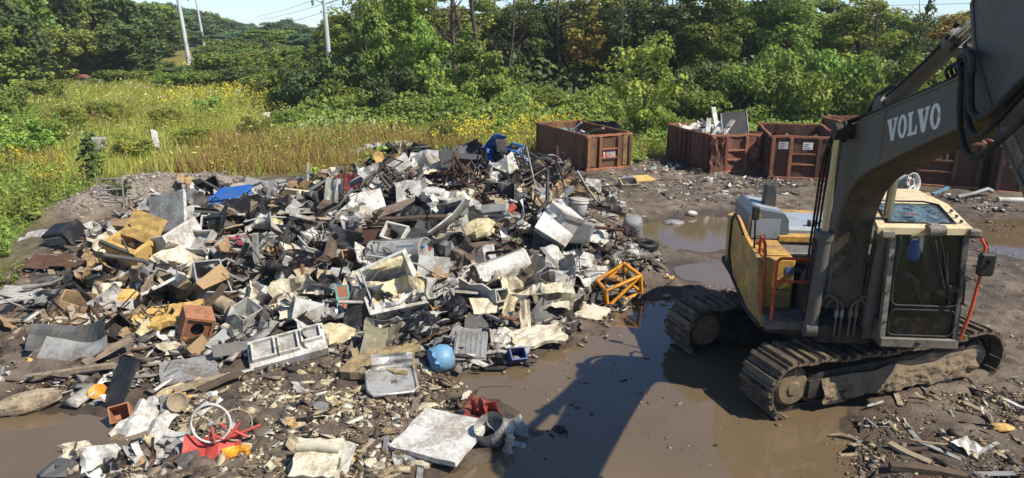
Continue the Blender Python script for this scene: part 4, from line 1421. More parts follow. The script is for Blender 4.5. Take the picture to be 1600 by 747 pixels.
# ---- hillside wood on the left and the far ridge
HILL = [
    # photo column, distance, spread x, height scale, leaf
    (15, 66, 1.1, 1.15, 'dark'), (55, 70, 1.1, 1.15, 'mid'), (95, 74, 1.15, 1.2, 'dark'), (140, 78, 1.1, 1.05, 'olive'), (185, 80, 1.2, 1.15, 'dark'), (222, 84, 1.1, 1.05, 'dark'),
    (-30, 64, 1.1, 1.2, 'mid'), (5, 58, 0.9, 0.75, 'mid'), (38, 60, 0.9, 0.8, 'dark'), (75, 66, 0.9, 0.7, 'olive'), (118, 72, 1.0, 0.7, 'olive'), (160, 76, 1.0, 0.6, 'mid'), (205, 74, 1.0, 0.75, 'dark'),
]
names = ['at the left edge', 'second from the left edge', 'with the highest crown on the left', 'with an olive crown above the shack', 'dark and broad right of the shack', 'at the right end of the left hillside wood',
         'cut by the left picture edge', 'in front at the far left', 'small and dark in front of the hillside wood', 'olive and low left of the shack', 'olive and bushy behind the shack', 'mid green and low right of the shack', 'dark and rounded left of the small wooden pole']
for (px, y, sx, sz, lm), nm in zip(HILL, names):
    tree('hillside_tree', ('far', rnd.randrange(3)), lm, gx(px, y), y, sx * 0.75, sz * 0.72, 'hillside tree ' + nm, group='trees of the left hillside wood')
for q in range(80):
    px = rnd.uniform(-140, 262)
    y = rnd.uniform(84, 135)
    topy = np.interp(px, [-140, 150, 262], [-30, -18, -2]) + rnd.uniform(0, 60) * (y < 105)
    x = gx(px, y)
    hh = max(at_y(px, topy, y).z - gz1(x, y), 3.5)
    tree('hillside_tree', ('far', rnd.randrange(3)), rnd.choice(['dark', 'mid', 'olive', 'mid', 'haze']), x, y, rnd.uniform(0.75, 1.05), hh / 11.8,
         'tree on the upper left hillside, one of many alike in the wood', group='trees of the upper hillside')
SKYL = ([220, 300, 345, 380, 410, 440, 475, 505, 560], [-12, -4, 12, 30, 34, 18, 26, 34, 20])
for q in range(110):
    px = rnd.uniform(235, 570)
    y = rnd.uniform(120, 230)
    x = gx(px, y)
    z = gz1(x, y)
    # crown tops follow the skyline of the ridge, lower ones stand in front
    f = (y - 120) / 110
    want = at_y(px, np.interp(px, *SKYL) + rnd.uniform(0, 10) + (1 - f) * rnd.uniform(10, 52), y).z
    hsc = min(max((want - z) / 11.8, 0.22), 1.6)
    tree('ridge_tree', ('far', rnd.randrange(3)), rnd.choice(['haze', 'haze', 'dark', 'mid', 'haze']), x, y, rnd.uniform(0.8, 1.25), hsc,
         'tree on the far ridge below the open sky, one of many alike', group='trees of the far ridge')
for q in range(26):
    px = rnd.uniform(335, 530)
    y = rnd.uniform(84, 112)
    tree('scrub_tree', ('bush', rnd.randrange(4)), rnd.choice(['mid', 'dark', 'olive', 'mid']), gx(px, y), y, rnd.uniform(1.3, 1.9), rnd.uniform(0.8, 1.35),
         'scrub tree in the belt below the far ridge, one of many alike', group='scrub below the far ridge')
for px, y, sx, sz, lm, lab in [(262, 82, 1.5, 0.75, 'dark', 'dark green clump left of the first steel pole'), (300, 74, 1.6, 0.75, 'dark', 'dark bush row at the meadow edge, left part'), (345, 70, 1.6, 1.35, 'mid', 'rounded green thicket right of the first steel pole'),
                               (225, 76, 1.5, 0.75, 'mid', 'low bushes right of the shack'), (385, 66, 1.4, 0.85, 'dark', 'dark bush row at the meadow edge, right part'), (425, 60, 1.3, 0.9, 'olive', 'olive bush left of the broad leafy bush'), (330, 66, 1.2, 0.7, 'mid', 'low hedge clump in front of the rounded thicket'),
                               (455, 80, 1.6, 1.5, 'mid', 'young wood in front of the far ridge'), (185, 72, 1.4, 0.65, 'olive', 'greyish low scrub right of the shack'), (280, 66, 1.3, 0.7, 'mid', 'low bush in front of the dark bush row')]:
    tree('meadow_bush', ('bush', rnd.randrange(4)), lm, gx(px, y), y, sx * 1.1, sz * 1.0, lab, 'bush', 'bushes at the far meadow edge')

# ---- meadow: grass, goldenrod, white flowers: nobody could count the stems
def in_meadow(x, y):
    sd = sdist(YARD, x, y)
    return sst(0.2, 1.2, sd) * (1 - sst(43, 47, y) * sst(-14, -8, x))
def blades(n, xr, yr, h, w, dens, lean=0.25):
    # more, smaller blades near the camera
    u = npr.random(n)
    y = yr[0] * (yr[1] / yr[0]) ** u
    half = (y * 0.75)
    x = npr.uniform(xr[0], xr[1], n)
    k = (npr.random(n) < dens(x, y))
    x, y = x[k], y[k]
    m = len(x)
    z = gz(x, y) - 0.02
    sc = (y / 30.0) ** 0.55
    hh = h * npr.uniform(0.5, 1.25, m) * (0.6 + 0.8 * vnoise(x * 0.4, y * 0.4, 81))
    a = npr.uniform(0, 6.283, m)
    ww = w * sc * npr.uniform(0.6, 1.4, m)
    dx, dy = np.cos(a) * ww, np.sin(a) * ww
    lx, ly = npr.normal(0, lean, m) * hh, npr.normal(0, lean, m) * hh
    V = np.stack([np.stack([x - dx, y - dy, z], 1), np.stack([x + dx, y + dy, z], 1), np.stack([x + lx, y + ly, z + hh], 1)], 1).reshape(-1, 3)
    return V, np.arange(3 * m).reshape(m, 3), np.stack([x + lx, y + ly, z + hh], 1)
def patch(k, lo, hi, s=0.16):
    return lambda x, y: in_meadow(x, y) * sst(lo, hi, vnoise(x * s, y * s * 0.7, k))
VIEW = lambda x, y: (np.abs(x) < 0.78 * y + 3)
def stuff(name, V, F, m, label, cat):
    o = link(bpy.data.objects.new(name, npmesh(name, V, F, m)))
    tag(o, label, cat, kind='stuff')
V, F, _ = blades(150000, (-70, 36), (17, 100), 0.55, 0.018, lambda x, y: in_meadow(x, y) * VIEW(x, y))
stuff('dry_grass', V, F, GRASS, 'dry yellow brown meadow grass', 'grass')
V, F, _ = blades(150000, (-70, 36), (17, 100), 0.65, 0.02, lambda x, y: patch(83, 0.28, 0.5)(x, y) * VIEW(x, y))
stuff('green_grass', V, F, GRASSG, 'green meadow grass and weeds', 'grass')
V, F, T = blades(45000, (-40, 6), (26, 44), 0.7, 0.02, lambda x, y: patch(85, 0.45, 0.62, 0.25)(x, y) * VIEW(x, y) * sst(-34, -20, x))
stuff('rust_grass', V, F, RUSTG, 'reddish brown grass heads in the meadow', 'grass')
def flower_heads(name, n, xr, yr, dens, h, size, per, m, label, cat):
    V, F, T = blades(n, xr, yr, h, 0.012, dens, 0.12)
    k = len(T)
    P = np.repeat(T, per, 0) + npr.normal(size=(k * per, 3)) * np.array([size * .9, size * .9, size * 1.1])
    N = npr.normal(size=P.shape) + np.array([0, -0.4, 0.8])
    sc = ((P[:, 1] / 30.0) ** 0.5)[:, None]
    V2, F2 = leaf_quads(P, N, size * sc, 0.8)
    stuff(name, V2, F2, m, label, cat)
    stuff(name + '_stems', V, F, GRASSG, 'green stems under the ' + label, cat)
flower_heads('goldenrod', 12000, (-60, 4), (22, 90), lambda x, y: patch(87, 0.5, 0.72, 0.13)(x, y) * VIEW(x, y), 0.95, 0.075, 10, GOLD, 'yellow goldenrod flowers scattered over the meadow', 'flowers')
flower_heads('white_weed', 900, (-50, 10), (28, 70), lambda x, y: patch(89, 0.55, 0.7, 0.2)(x, y) * VIEW(x, y), 0.8, 0.07, 10, WHITEF, 'off-white weed flowers in the meadow', 'flowers')
scatter_leaves('meadow_weeds', 40000, (-60, 10), (20, 80), lambda x, y: 0.75 * patch(91, 0.48, 0.7, 0.3)(x, y) * VIEW(x, y), 0.15, 'olive', 'broad-leaved olive weeds between the meadow grass')
scatter_leaves('meadow_herbs', 70000, (-60, 8), (24, 85), lambda x, y: (0.5 + 0.7 * vnoise(x * 0.8, y * 0.8, 96)) * patch(97, 0.5, 0.62, 0.35)(x, y) * VIEW(x, y), 0.19, 'yellow', 'feathery yellow green herbs in clumps over the meadow', asp=0.28)
scatter_leaves('pale_herbs', 30000, (-60, 8), (24, 85), lambda x, y: (0.4 + 0.8 * vnoise(x * 0.9, y * 0.9, 98)) * patch(99, 0.56, 0.66, 0.3)(x, y) * VIEW(x, y), 0.16, GRASS, 'pale straw coloured herbs in clumps over the meadow', asp=0.3)
scatter_leaves('dark_herbs', 26000, (-60, 8), (24, 85), lambda x, y: (0.5 + 0.9 * vnoise(x * 0.7, y * 0.7, 100)) * patch(101, 0.58, 0.68, 0.28)(x, y) * VIEW(x, y), 0.2, 'mid', 'green leafy herbs in clumps over the meadow', asp=0.45)
scatter_leaves('roadside_weeds', 26000, (-19, -10.2), (13.5, 25), lambda x, y: 0.9 * in_meadow(x, y) * (0.4 + vnoise(x, y, 93)), 0.10, 'mid', 'green weeds along the left edge of the yard')
scatter_leaves('container_weeds', 14000, (3, 17), (29.5, 38), lambda x, y: 0.7 * in_meadow(x, y) * (0.3 + vnoise(x, y, 95)), 0.14, 'bright', 'bright weeds growing between the containers')
# ---- single plants that stand out on the left
def weed(px, py, h, n, size, lm, label, asp=0.75, gold=0, spread=0.28, name='weed_plant'):
    p = hit(px, py)
    e = empty(name, p)
    rs = np.random.default_rng(int(px * 7 + py))
    b = MB()
    tips = []
    ns = max(2, int(spread * 14))
    for q in range(ns):
        a, r = rs.uniform(0, 6.28), spread * rs.uniform(0.2, 1)
        t = p + Vector((math.cos(a) * r, math.sin(a) * r, h * rs.uniform(0.75, 1.05)))
        b0 = p + Vector((math.cos(a) * r * .25, math.sin(a) * r * .25, -0.03))
        b.tube([b0, b0.lerp(t, 0.5) + Vector((0, 0, 0.03)), t], [0.012, 0.009, 0.004], 4)
        tips.append((b0, t))
    b.build('stem', LM['olive'], e)
    P, N = [], []
    for q in range(n):
        b0, t = tips[int(rs.integers(0, ns))]
        f = rs.uniform(0.12, 1.0)
        c = b0.lerp(t, f)
        a = rs.uniform(0, 6.28)
        d = size * 0.55
        P.append((c.x + math.cos(a) * d - p.x, c.y + math.sin(a) * d - p.y, c.z - p.z))
        N.append((math.cos(a) * .5, math.sin(a) * .5 - 0.25, 0.8))
    V, F = leaf_quads(np.array(P), np.array(N), size, asp, rs)
    link(bpy.data.objects.new('leaves', npmesh('leaves', V, F, LM[lm])), e)
    if gold:
        P = []
        for b0, t in tips:
            for q in range(gold):
                f = rs.uniform(0.72, 1.03)
                c = b0.lerp(t, f)
                P.append((c.x - p.x + rs.normal() * 0.06, c.y - p.y + rs.normal() * 0.06, c.z - p.z + rs.normal() * 0.03))
        P = np.array(P)
        V, F = leaf_quads(P, rs.normal(size=P.shape) + np.array([0, -.3, .6]), 0.06, 0.8, rs)
        link(bpy.data.objects.new('flowers', npmesh('flowers', V, F, GOLD)), e)['kind'] = 'stuff'
    tag(e, label, 'plant', 'plants along the left edge of the yard')
weed(52, 345, 1.05, 90, 0.17, 'bright', 'broad-leaved bright green plant by the gravel heap')
weed(140, 290, 2.2, 150, 0.24, 'dark', 'tall large-leaved dark plant standing left of the gravel heap', spread=0.4)
weed(160, 275, 1.6, 120, 0.18, 'mid', 'tall leafy weed with yellowing tip beside the gravel heap', gold=14)
weed(185, 305, 0.55, 160, 0.12, 'dark', 'low dark green bush on the edge of the gravel heap', spread=0.55)
weed(88, 300, 1.3, 240, 0.09, 'yellow', 'goldenrod clump left of the tall dark plant', asp=0.35, gold=26, spread=0.5)
weed(70, 320, 1.2, 240, 0.09, 'olive', 'goldenrod clump behind the broad-leaved plant', asp=0.35, gold=22, spread=0.5)
weed(20, 290, 1.3, 260, 0.09, 'yellow', 'goldenrod clump at the left picture edge', asp=0.35, gold=30, spread=0.6)
weed(18, 350, 1.1, 300, 0.10, 'mid', 'weed clump at the left picture edge below the goldenrod', asp=0.4, spread=0.6)
weed(10, 400, 0.9, 300, 0.10, 'bright', 'green weed clump at the left edge beside the dented lid', asp=0.4, spread=0.6)
weed(8, 445, 0.7, 260, 0.09, 'mid', 'weed clump at the left edge nearest the camera', asp=0.4, spread=0.5)
weed(45, 215, 1.5, 3000, 0.13, 'bright', 'feathery bright green bush in the left meadow', asp=0.2, spread=1.1)
weed(195, 195, 1.4, 2600, 0.14, 'yellow', 'feathery yellow green clump in the middle of the left meadow', asp=0.2, spread=1.2)
weed(590, 275, 0.9, 60, 0.16, 'bright', 'small bright plant in the dry grass behind the scrap pile')
weed(497, 282, 0.6, 40, 0.14, 'bright', 'lone bright weed at the edge of the gravel behind the pile')
weed(30, 165, 1.8, 1200, 0.2, 'bright', 'green shrub at the left edge of the meadow', spread=1.0)
weed(620, 215, 0.9, 80, 0.18, 'yellow', 'yellowing weed standing in the brown meadow grass')
# ================================================================== poles, wires, shack, stones in the meadow
GALV = mat('galvanised_pole', 'c9ccca', rough=0.45, metal=0.1, dirt=0.15, scale=1.0, bump=0.0, var=0.06)
WOODP = mat('pole_wood', '6d5d4c', rough=0.9, dirt=0.2)
WIRE = mat('power_line', '3a3d40', rough=0.5, dirt=0.0, bump=0)
def ground_y(px, py):
    return hit(px, py)
def steel_pole(px, py, y, h, r, arms, label, lean=0.0):
    p = at_y(px, py, y)
    p.z = gz1(p.x, p.y) - 0.1
    e = empty('steel_pole', p)
    b = MB()
    b.tube([p, p + Vector((lean * .5, 0, h * .5)), p + Vector((lean, 0, h))], [r, r * 0.78, r * 0.5], 12)
    b.build('shaft', GALV, e)
    for z, L, sgn in arms:
        q = p + Vector((lean * z / h, 0, z))
        b = MB()
        b.tube([q, q + Vector((sgn * L * .6, 0.0, 0.22)), q + Vector((sgn * L, 0, 0.34))], [r * .32, r * .25, r * .18], 8)
        a = b.build('cross_arm', GALV, e)
        b = MB()
        t = q + Vector((sgn * L, 0, 0.3))
        b.lathe([(0.0, 0.0), (0.10, 0.0), (0.06, -0.1), (0.12, -0.2), (0.06, -0.3), (0.1, -0.4), (0, -0.42)], 8, Matrix.Translation(t))
        b.build('insulator', mat('insulator_grey', '6e7274', dirt=0.1), a)
    tag(e, label, 'pole', 'steel power poles')
    return p
steel_pole(296, 95, 88, 16, 0.27, [(9.2, 1.2, -1), (9.2, 1.2, 1), (10.3, 1.2, 1), (8.3, 1.1, 1)], 'leftmost tall pale steel power pole with short cross arms', lean=-0.9)
steel_pole(320, 78, 130, 8.6, 0.26, [(6.2, 1.0, -1)], 'shorter pale steel pole on the slope, right of the leftmost pole', lean=-0.6)
steel_pole(516, 92, 53, 11, 0.19, [(6.9, 1.3, 1), (6.9, 0.8, -1)], 'tall pale steel power pole at the left end of the wood', lean=-0.25)
p = at_y(243, 72, 105)
p.z = gz1(p.x, p.y)
e = empty('wooden_pole', p)
b = MB()
b.tube([p, p + Vector((0, 0, 5.0))], [0.16, 0.11], 8)
b.build('shaft', WOODP, e)
b = MB()
b.box(p.x - 1.1, p.x + 1.1, p.y - 0.08, p.y + 0.08, p.z + 4.5, p.z + 4.7)
b.build('cross_arm', WOODP, e)
tag(e, 'small wooden pole with a crossbar on the hillside', 'pole')
def wire(p0, p1, sag, r, label):
    p0, p1 = Vector(p0), Vector(p1)
    b = MB()
    pts = []
    for i in range(25):
        t = i / 24
        q = p0.lerp(p1, t)
        q.z -= sag * 4 * t * (1 - t)
        pts.append(q)
    b.tube(pts, r, 4)
    o = b.build('power_line', WIRE, origin=p0)
    tag(o, label, 'power line', 'overhead power lines')
def wpt(px, py, y):
    return at_y(px, py, y)
wire(wpt(515, 12, 53), wpt(1640, 2, 40), 0.25, 0.014, 'upper power line crossing in front of the wood from the right pole')
wire(wpt(515, 6, 53), wpt(1640, 30, 40), 0.25, 0.014, 'lower power line crossing in front of the wood from the right pole')
wire(wpt(515, 16, 53), wpt(300, 62, 88), 0.4, 0.014, 'power line running from the right steel pole down to the leftmost pole')
wire(wpt(512, -8, 53), wpt(400, 26, 130), 0.2, 0.018, 'power line slanting against the sky left of the right pole')
wire(wpt(512, 4, 53), wpt(405, 30, 130), 0.2, 0.018, 'lower power line slanting against the sky left of the right pole')
wire(wpt(160, 38, 96), wpt(480, 72, 100), 0.3, 0.016, 'thin power line in front of the far hillside trees')
# shack
p = at_y(126, 106, 70)
p.z = gz1(p.x, p.y) - 0.15
e = empty('shack', p)
b = MB()
b.box(p.x - 0.5, p.x + 0.5, p.y - 0.5, p.y + 0.5, p.z - 0.2, p.z + 1.05)
b.build('wall', mat('shack_wall', '8b8378', dirt=0.3), e)
for q in range(7):
    b = MB()
    x = p.x - 0.49 + q * 0.141
    b.box(x, x + 0.13, p.y - 0.53, p.y - 0.502, p.z - 0.2, p.z + 1.05)
    b.build('plank', mat('shack_plank', '9a9186', dirt=0.35, scale=5), e)
b = MB()
b.prism([(-0.62, 1.03), (0.62, 1.03), (0.0, 1.3)], -0.62, 0.62, 'y', Matrix.Translation(p))
b.build('roof', mat('shack_roof_red', '7a4a40', dirt=0.25), e)
tag(e, 'tiny shack with a red roof in front of the hillside wood', 'shack')
# ================================================================== roll-off containers
RUST = mat('rusty_brown_steel', '86603f', rough=0.8, dirt=0.5, dcol='4f3a2a', scale=2.6, bump=0.3, var=0.4, c2='96664a', streak=True)
RUSTR = mat('rusty_red_steel', '8c5644', rough=0.75, dirt=0.5, dcol='573c2e', scale=2.6, bump=0.3, var=0.4, c2='775643', streak=True)
RUSTD = mat('rusty_dark_steel', '634536', rough=0.8, dirt=0.5, dcol='3d2c22', scale=2.6, bump=0.3, var=0.45, c2='7d543e', streak=True)
RUSTE = mat('bare_rust_edge', 'a0694c', rough=0.85, dirt=0.35, dcol='6a4632', scale=4, bump=0.3, var=0.3)
TAN = mat('faded_tan_paint', '8b6f45', rough=0.75, dirt=0.5, dcol='5d4632', scale=2.0, bump=0.2, var=0.25)
SIGNR = mat('sign_red', 'a8322a', rough=0.5, dirt=0.3, dcol='70473a', scale=5, bump=0.0)
SIGNW = mat('sign_white', 'd6d3cc', rough=0.5, dirt=0.2, dcol='8f8778', scale=6, bump=0.0)
PAINT = mat('hand_painted_marks', 'b8a077', rough=0.8, dirt=0.35, dcol='6b4d38', scale=9, bump=0.0)
def frame_of(pl, pr):
    pl, pr = Vector(pl), Vector(pr)
    X = (pr - pl)
    X.z = 0
    w = X.length
    X.normalize()
    Y = Vector((-X.y, X.x, 0))
    Z = Vector((0, 0, 1))
    M = Matrix((X, Y, Z)).transposed().to_4x4()
    return Matrix.Translation(pl) @ M, w
def container(pl, pr, L, H, ms, me_, mr, label, ribs=7, dent=0.03, door=True, seed=1):
    M, W = frame_of(pl, pr)
    rs = random.Random(seed)
    e = empty('scrap_container', M @ Vector((W / 2, L / 2, 0)))
    T = 0.05
    B = 0.16
    b = MB()
    b.box(0.06, W - 0.06, 0.06, L - 0.06, B, B + 0.06, M)
    b.build('floor_plate', RUSTD, e)
    for x in (0.35, W - 0.5):
        b = MB()
        b.box(x, x + 0.15, 0.1, L - 0.1, 0.0, B, M)
        b.build('skid_rail', RUSTD, e)
    def wall(p0, p1, nrm, m, nm, n=12):
        """plate with dents, open grid with thickness"""
        b = MB()
        k = 5
        vs = []
        for layer in (0, 1):
            for j in range(k + 1):
                for i in range(n + 1):
                    t = i / n
                    p = p0.lerp(p1, t)
                    z = B + (H - B) * j / k
                    d = dent * math.sin(6.3 * t * 1.7 + seed) * math.sin(2.2 * j / k + seed * 2) + rs.uniform(-.3, .3) * dent * (0 < i < n)
                    if layer:
                        d += T
                    else:
                        vs_d = d
                    vs.append(p + nrm * d + Vector((0, 0, z)))
        N = (n + 1) * (k + 1)
        fs = []
        for j in range(k):
            for i in range(n):
                a = j * (n + 1) + i
                fs.append((a, a + 1, a + n + 2, a + n + 1))
                fs.append((N + a, N + a + n + 1, N + a + n + 2, N + a + 1))
        for i in range(n):
            a = k * (n + 1) + i
            fs.append((a, a + 1, N + a + 1, N + a))
            fs.append((i, N + i, N + i + 1, i + 1))
        for j in range(k):
            a = j * (n + 1)
            fs.append((a, a + n + 1, N + a + n + 1, N + a))
            a += n
            fs.append((a, N + a, N + a + n + 1, a + n + 1))
        b.add([M @ v for v in vs], fs)
        return b.build(nm, m, e)
    V3 = lambda x, y: Vector((x, y, 0))
    wl_ = wall(V3(0, 0), V3(0, L), Vector((1, 0, 0)), ms, 'side_wall')
    wr_ = wall(V3(W, 0), V3(W, L), Vector((-1, 0, 0)), ms, 'side_wall')
    wall(V3(0.05, L), V3(W - 0.05, L), Vector((0, -1, 0)), ms, 'rear_wall')
    wf = wall(V3(0.05, 0), V3(W - 0.05, 0), Vector((0, 1, 0)), me_, 'end_door')
    for sd_, wobj in ((0, wl_), (1, wr_)):
        for q in range(ribs):
            y = 0.15 + (L - 0.3) * q / (ribs - 1)
            x = -0.055 if sd_ == 0 else W + 0.0
            b = MB()
            b.prism([(y - 0.07, 0), (y + 0.07, 0), (y + 0.04, 1), (y - 0.04, 1)], 0, 0.055, 'x')
            b.v = [M @ Vector((x + v.x, v.y, B + 0.02 + v.z * (H - B - 0.12))) for v in b.v]
            b.build('rib', ms, wobj)
    # top rim
    for p, q in (((0, 0), (0, L)), ((W, 0), (W, L)), ((0, L), (W, L)), ((0, 0), (W, 0))):
        b = MB()
        n = 8
        pts = []
        for i in range(n + 1):
            t = i / n
            pts.append(M @ Vector((p[0] + (q[0] - p[0]) * t + rs.uniform(-1, 1) * dent * .6, p[1] + (q[1] - p[1]) * t, H + rs.uniform(-1, 1) * dent * .5)))
        b.tube(pts, 0.055, 4, smooth=False)
        b.build('top_rim', mr, e)
    # end frame: posts and cross bars
    for x in (0.10, W * 0.30, W * 0.70, W - 0.10):
        b = MB()
        b.bbox(x - 0.06, x + 0.06, -0.10, -0.004, 0.05, H - 0.04, 0.01, M)
        b.build('door_post', me_ if rs.random() < .6 else mr, wf)
    for z in (H * 0.38, H * 0.62):
        b = MB()
        b.bbox(W * 0.30 + 0.062, W * 0.70 - 0.062, -0.085, -0.004, z - 0.03, z + 0.03, 0.008, M)
        b.build('door_bar', mr, wf)
    b = MB()
    b.bbox(0.0, W, -0.12, 0.04, 0.04, B - 0.006, 0.01, M)
    b.build('sill_beam', mr, e)
    tag(e, label, 'container', 'rusty scrap containers along the back of the yard')
    return e, M, W, wf
STROKES = {
    '1': [((.2, .8), (.5, 1)), ((.5, 1), (.5, 0))], '9': [((.8, .55), (.3, .5)), ((.3, .5), (.2, .75)), ((.2, .75), (.5, 1)), ((.5, 1), (.8, .8)), ((.8, .8), (.7, 0))],
    '8': [((.2, .25), (.8, .7)), ((.8, .7), (.5, 1)), ((.5, 1), (.2, .7)), ((.2, .7), (.8, .25)), ((.8, .25), (.5, 0)), ((.5, 0), (.2, .25))],
    '0': [((.2, .2), (.2, .8)), ((.2, .8), (.5, 1)), ((.5, 1), (.8, .8)), ((.8, .8), (.8, .2)), ((.8, .2), (.5, 0)), ((.5, 0), (.2, .2))],
    'T': [((.1, 1), (.9, 1)), ((.5, 1), (.5, 0))], 'L': [((.2, 1), (.2, 0)), ((.2, 0), (.8, 0))], 'O': [((.2, .3), (.2, .7)), ((.2, .7), (.5, .9)), ((.5, .9), (.8, .7)), ((.8, .7), (.8, .3)), ((.8, .3), (.5, .1)), ((.5, .1), (.2, .3))],
    'E': [((.8, 1), (.2, 1)), ((.2, 1), (.2, 0)), ((.2, 0), (.8, 0)), ((.2, .5), (.7, .5))], 'M': [((.1, 0), (.1, 1)), ((.1, 1), (.5, .4)), ((.5, .4), (.9, 1)), ((.9, 1), (.9, 0))], 'A': [((.1, 0), (.5, 1)), ((.5, 1), (.9, 0)), ((.3, .4), (.7, .4))],
}
def strokes(ch, M, x, z, w, h, t, m, parent, y=-0.012, nm='painted_letter'):
    b = MB()
    for (a0, b0), (a1, b1) in STROKES[ch]:
        p, q = Vector((x + a0 * w, y, z + b0 * h)), Vector((x + a1 * w, y, z + b1 * h))
        d = (q - p).normalized()
        n = Vector((-d.z, 0, d.x)) * t / 2
        p, q = p - d * t * .4, q + d * t * .4
        b.add([M @ (p + n), M @ (p - n), M @ (q - n), M @ (q + n)], [(0, 1, 2, 3)])
    return b.build(nm, m, parent)
def gpt(px, py):
    p = at_z(px, py, 0.0)
    p.z = 0.02
    return p
# -- first container, at the right end of the pile
c1, M1, W1, d1 = container(gpt(914, 271), gpt(985, 265), 4.5, 1.42, RUST, RUST, RUSTE, 'brown open container behind the scrap pile, red white number plate on its end', ribs=2, dent=0.02, seed=3)
b = MB()
b.box(W1 * 0.32 + .09, W1 * 0.68 - .09, -0.016, -0.006, 0.42, 0.86, M1)
s = b.build('number_plate', SIGNR, d1)
for q, ch in enumerate('1980'):
    strokes(ch, M1, W1 * 0.32 + 0.10 + q * 0.145, 0.46, 0.14, 0.34, 0.045, SIGNW, d1, -0.019, 'number_figure')
b = MB()
b.bbox(0.0, 0.42, -0.03, -0.004, 0.2, 1.36, 0.01, M1)
b.build('tan_panel', TAN, d1)
b = MB()
b.bbox(W1 - 0.40, W1 - 0.12, -0.03, -0.004, 0.2, 1.38, 0.01, M1)
b.build('tan_panel', TAN, d1)
# -- second, battered
c2, M2, W2, d2 = container(gpt(1107, 275), gpt(1184, 271), 3.7, 1.50, RUSTR, RUSTR, RUSTE, 'battered red brown container with a torn end, heaped with white metal', ribs=10, dent=0.06, seed=5)
b = MB()
n = 7
vs = []
for j in range(n):
    for i in range(n):
        vs.append(M2 @ Vector((-0.05 + 0.55 * i / (n - 1) + 0.08 * math.sin(2.3 * j), -0.10 - 0.16 * math.sin(1.7 * i + j) * (j / n) - 0.05 * rnd.random(), 0.12 + 1.3 * j / (n - 1))))
b.add(vs, [(j * n + i, j * n + i + 1, (j + 1) * n + i + 1, (j + 1) * n + i) for j in range(n - 1) for i in range(n - 1)])
b.build('torn_plate', RUSTR, d2)
b = MB()
vs = []
for j in range(n):
    for i in range(n):
        vs.append(M2 @ Vector((W2 - 0.5 + 0.5 * i / (n - 1) + 0.1 * math.sin(1.3 * j), -0.12 - 0.2 * math.sin(1.1 * i + .8 * j) * (j / n) - 0.06 * rnd.random(), 0.10 + 1.0 * j / (n - 1) * (1 - .3 * i / n))))
b.add(vs, [(j * n + i, j * n + i + 1, (j + 1) * n + i + 1, (j + 1) * n + i) for j in range(n - 1) for i in range(n - 1)])
b.build('torn_plate', RUSTR, d2)
# -- third
c3, M3, W3, d3 = container(gpt(1198, 282), gpt(1306, 286), 3.8, 1.62, RUSTD, RUSTD, RUSTE, 'dark brown container with white placards on its end, next to the boom', ribs=9, dent=0.035, seed=7)
for x in (0.28, 1.12, 2.0):
    if x + .4 > W3:
        continue
    b = MB()
    b.box(x, x + 0.34, -0.112, -0.104, 1.18, 1.44, M3)
    s = b.build('placard', SIGNW if x < 1.9 else RUSTE, d3)
    for q in range(3):
        b = MB()
        b.box(x + 0.05, x + 0.05 + 0.2 * rnd.uniform(.6, 1.1), -0.116, -0.113, 1.36 - 0.07 * q, 1.385 - 0.07 * q, M3)
        b.build('print_line', mat('print_grey', '5f6468', dirt=0.2), s)
b = MB()
b.bbox(W3 * 0.74, W3 - 0.18, -0.02, -0.004, 0.2, 0.95, 0.01, M3)
b.build('orange_rust_patch', mat('orange_rust', '8f5236', rough=0.85, dirt=0.6, dcol='4d3427', scale=3, var=0.3), d3)
# -- fourth, behind
container(gpt(1340, 264), gpt(1410, 264), 4.0, 1.6, RUSTR, RUSTR, RUSTE, 'container mostly hidden behind the boom elbow', ribs=6, seed=9)
# -- fifth, with hand painted letters
c5, M5, W5, d5 = container(gpt(1388, 291), gpt(1528, 300), 4.2, 1.62, RUSTD, RUSTD, RUSTE, 'dark container under the boom with hand-painted letters on its end', ribs=6, dent=0.04, seed=11)
for ch, x, m in (('E', 0.62, mat('ochre_paint', 'a8803a', dirt=0.3)), ('T', 1.02, PAINT), ('O', 1.30, PAINT), ('L', 1.62, PAINT)):
    strokes(ch, M5, x, 1.02, 0.26, 0.34, 0.05, m, d5, -0.104)
for x in (1.36, 1.50):
    b = MB()
    b.box(x, x + 0.05, -0.106, -0.102, 1.42, 1.47, M5)
    b.build('painted_dot', PAINT, d5)
# -- sixth, at the right edge
c6, M6, W6, d6 = container(gpt(1549, 305), gpt(1690, 312), 4.2, 1.66, RUSTD, RUSTD, RUSTE, 'dark container at the right edge with a chalked M on its end', ribs=6, dent=0.04, seed=13)
strokes('M', M6, 0.34, 0.95, 0.36, 0.40, 0.035, PAINT, d6, -0.104)
strokes('A', M6, 0.78, 0.95, 0.30, 0.40, 0.03, PAINT, d6, -0.104)
# dark bin behind the first container
p = gpt(940, 232)
M7, W7 = frame_of(p - Vector((0.8, 0, 0)), p + Vector((0.8, 0.1, 0)))
e = empty('steel_bin', p)
NAVY = mat('navy_paint', '20303f', rough=0.5, dirt=0.25)
for nm, bx in (('bin_wall', (0, 1.6, 0, 0.05, 0.05, 1.1)), ('bin_wall', (0, 1.6, 1.2, 1.25, 0.05, 1.1)), ('bin_wall', (0, 0.05, 0.052, 1.198, 0.05, 1.1)), ('bin_wall', (1.55, 1.6, 0.052, 1.198, 0.05, 1.1)), ('bin_floor', (0.052, 1.548, 0.052, 1.198, 0.06, 0.1))):
    b = MB()
    b.bbox(*bx, 0.008, M7)
    b.build(nm, NAVY, e)
tag(e, 'dark navy bin showing above the first container', 'bin')
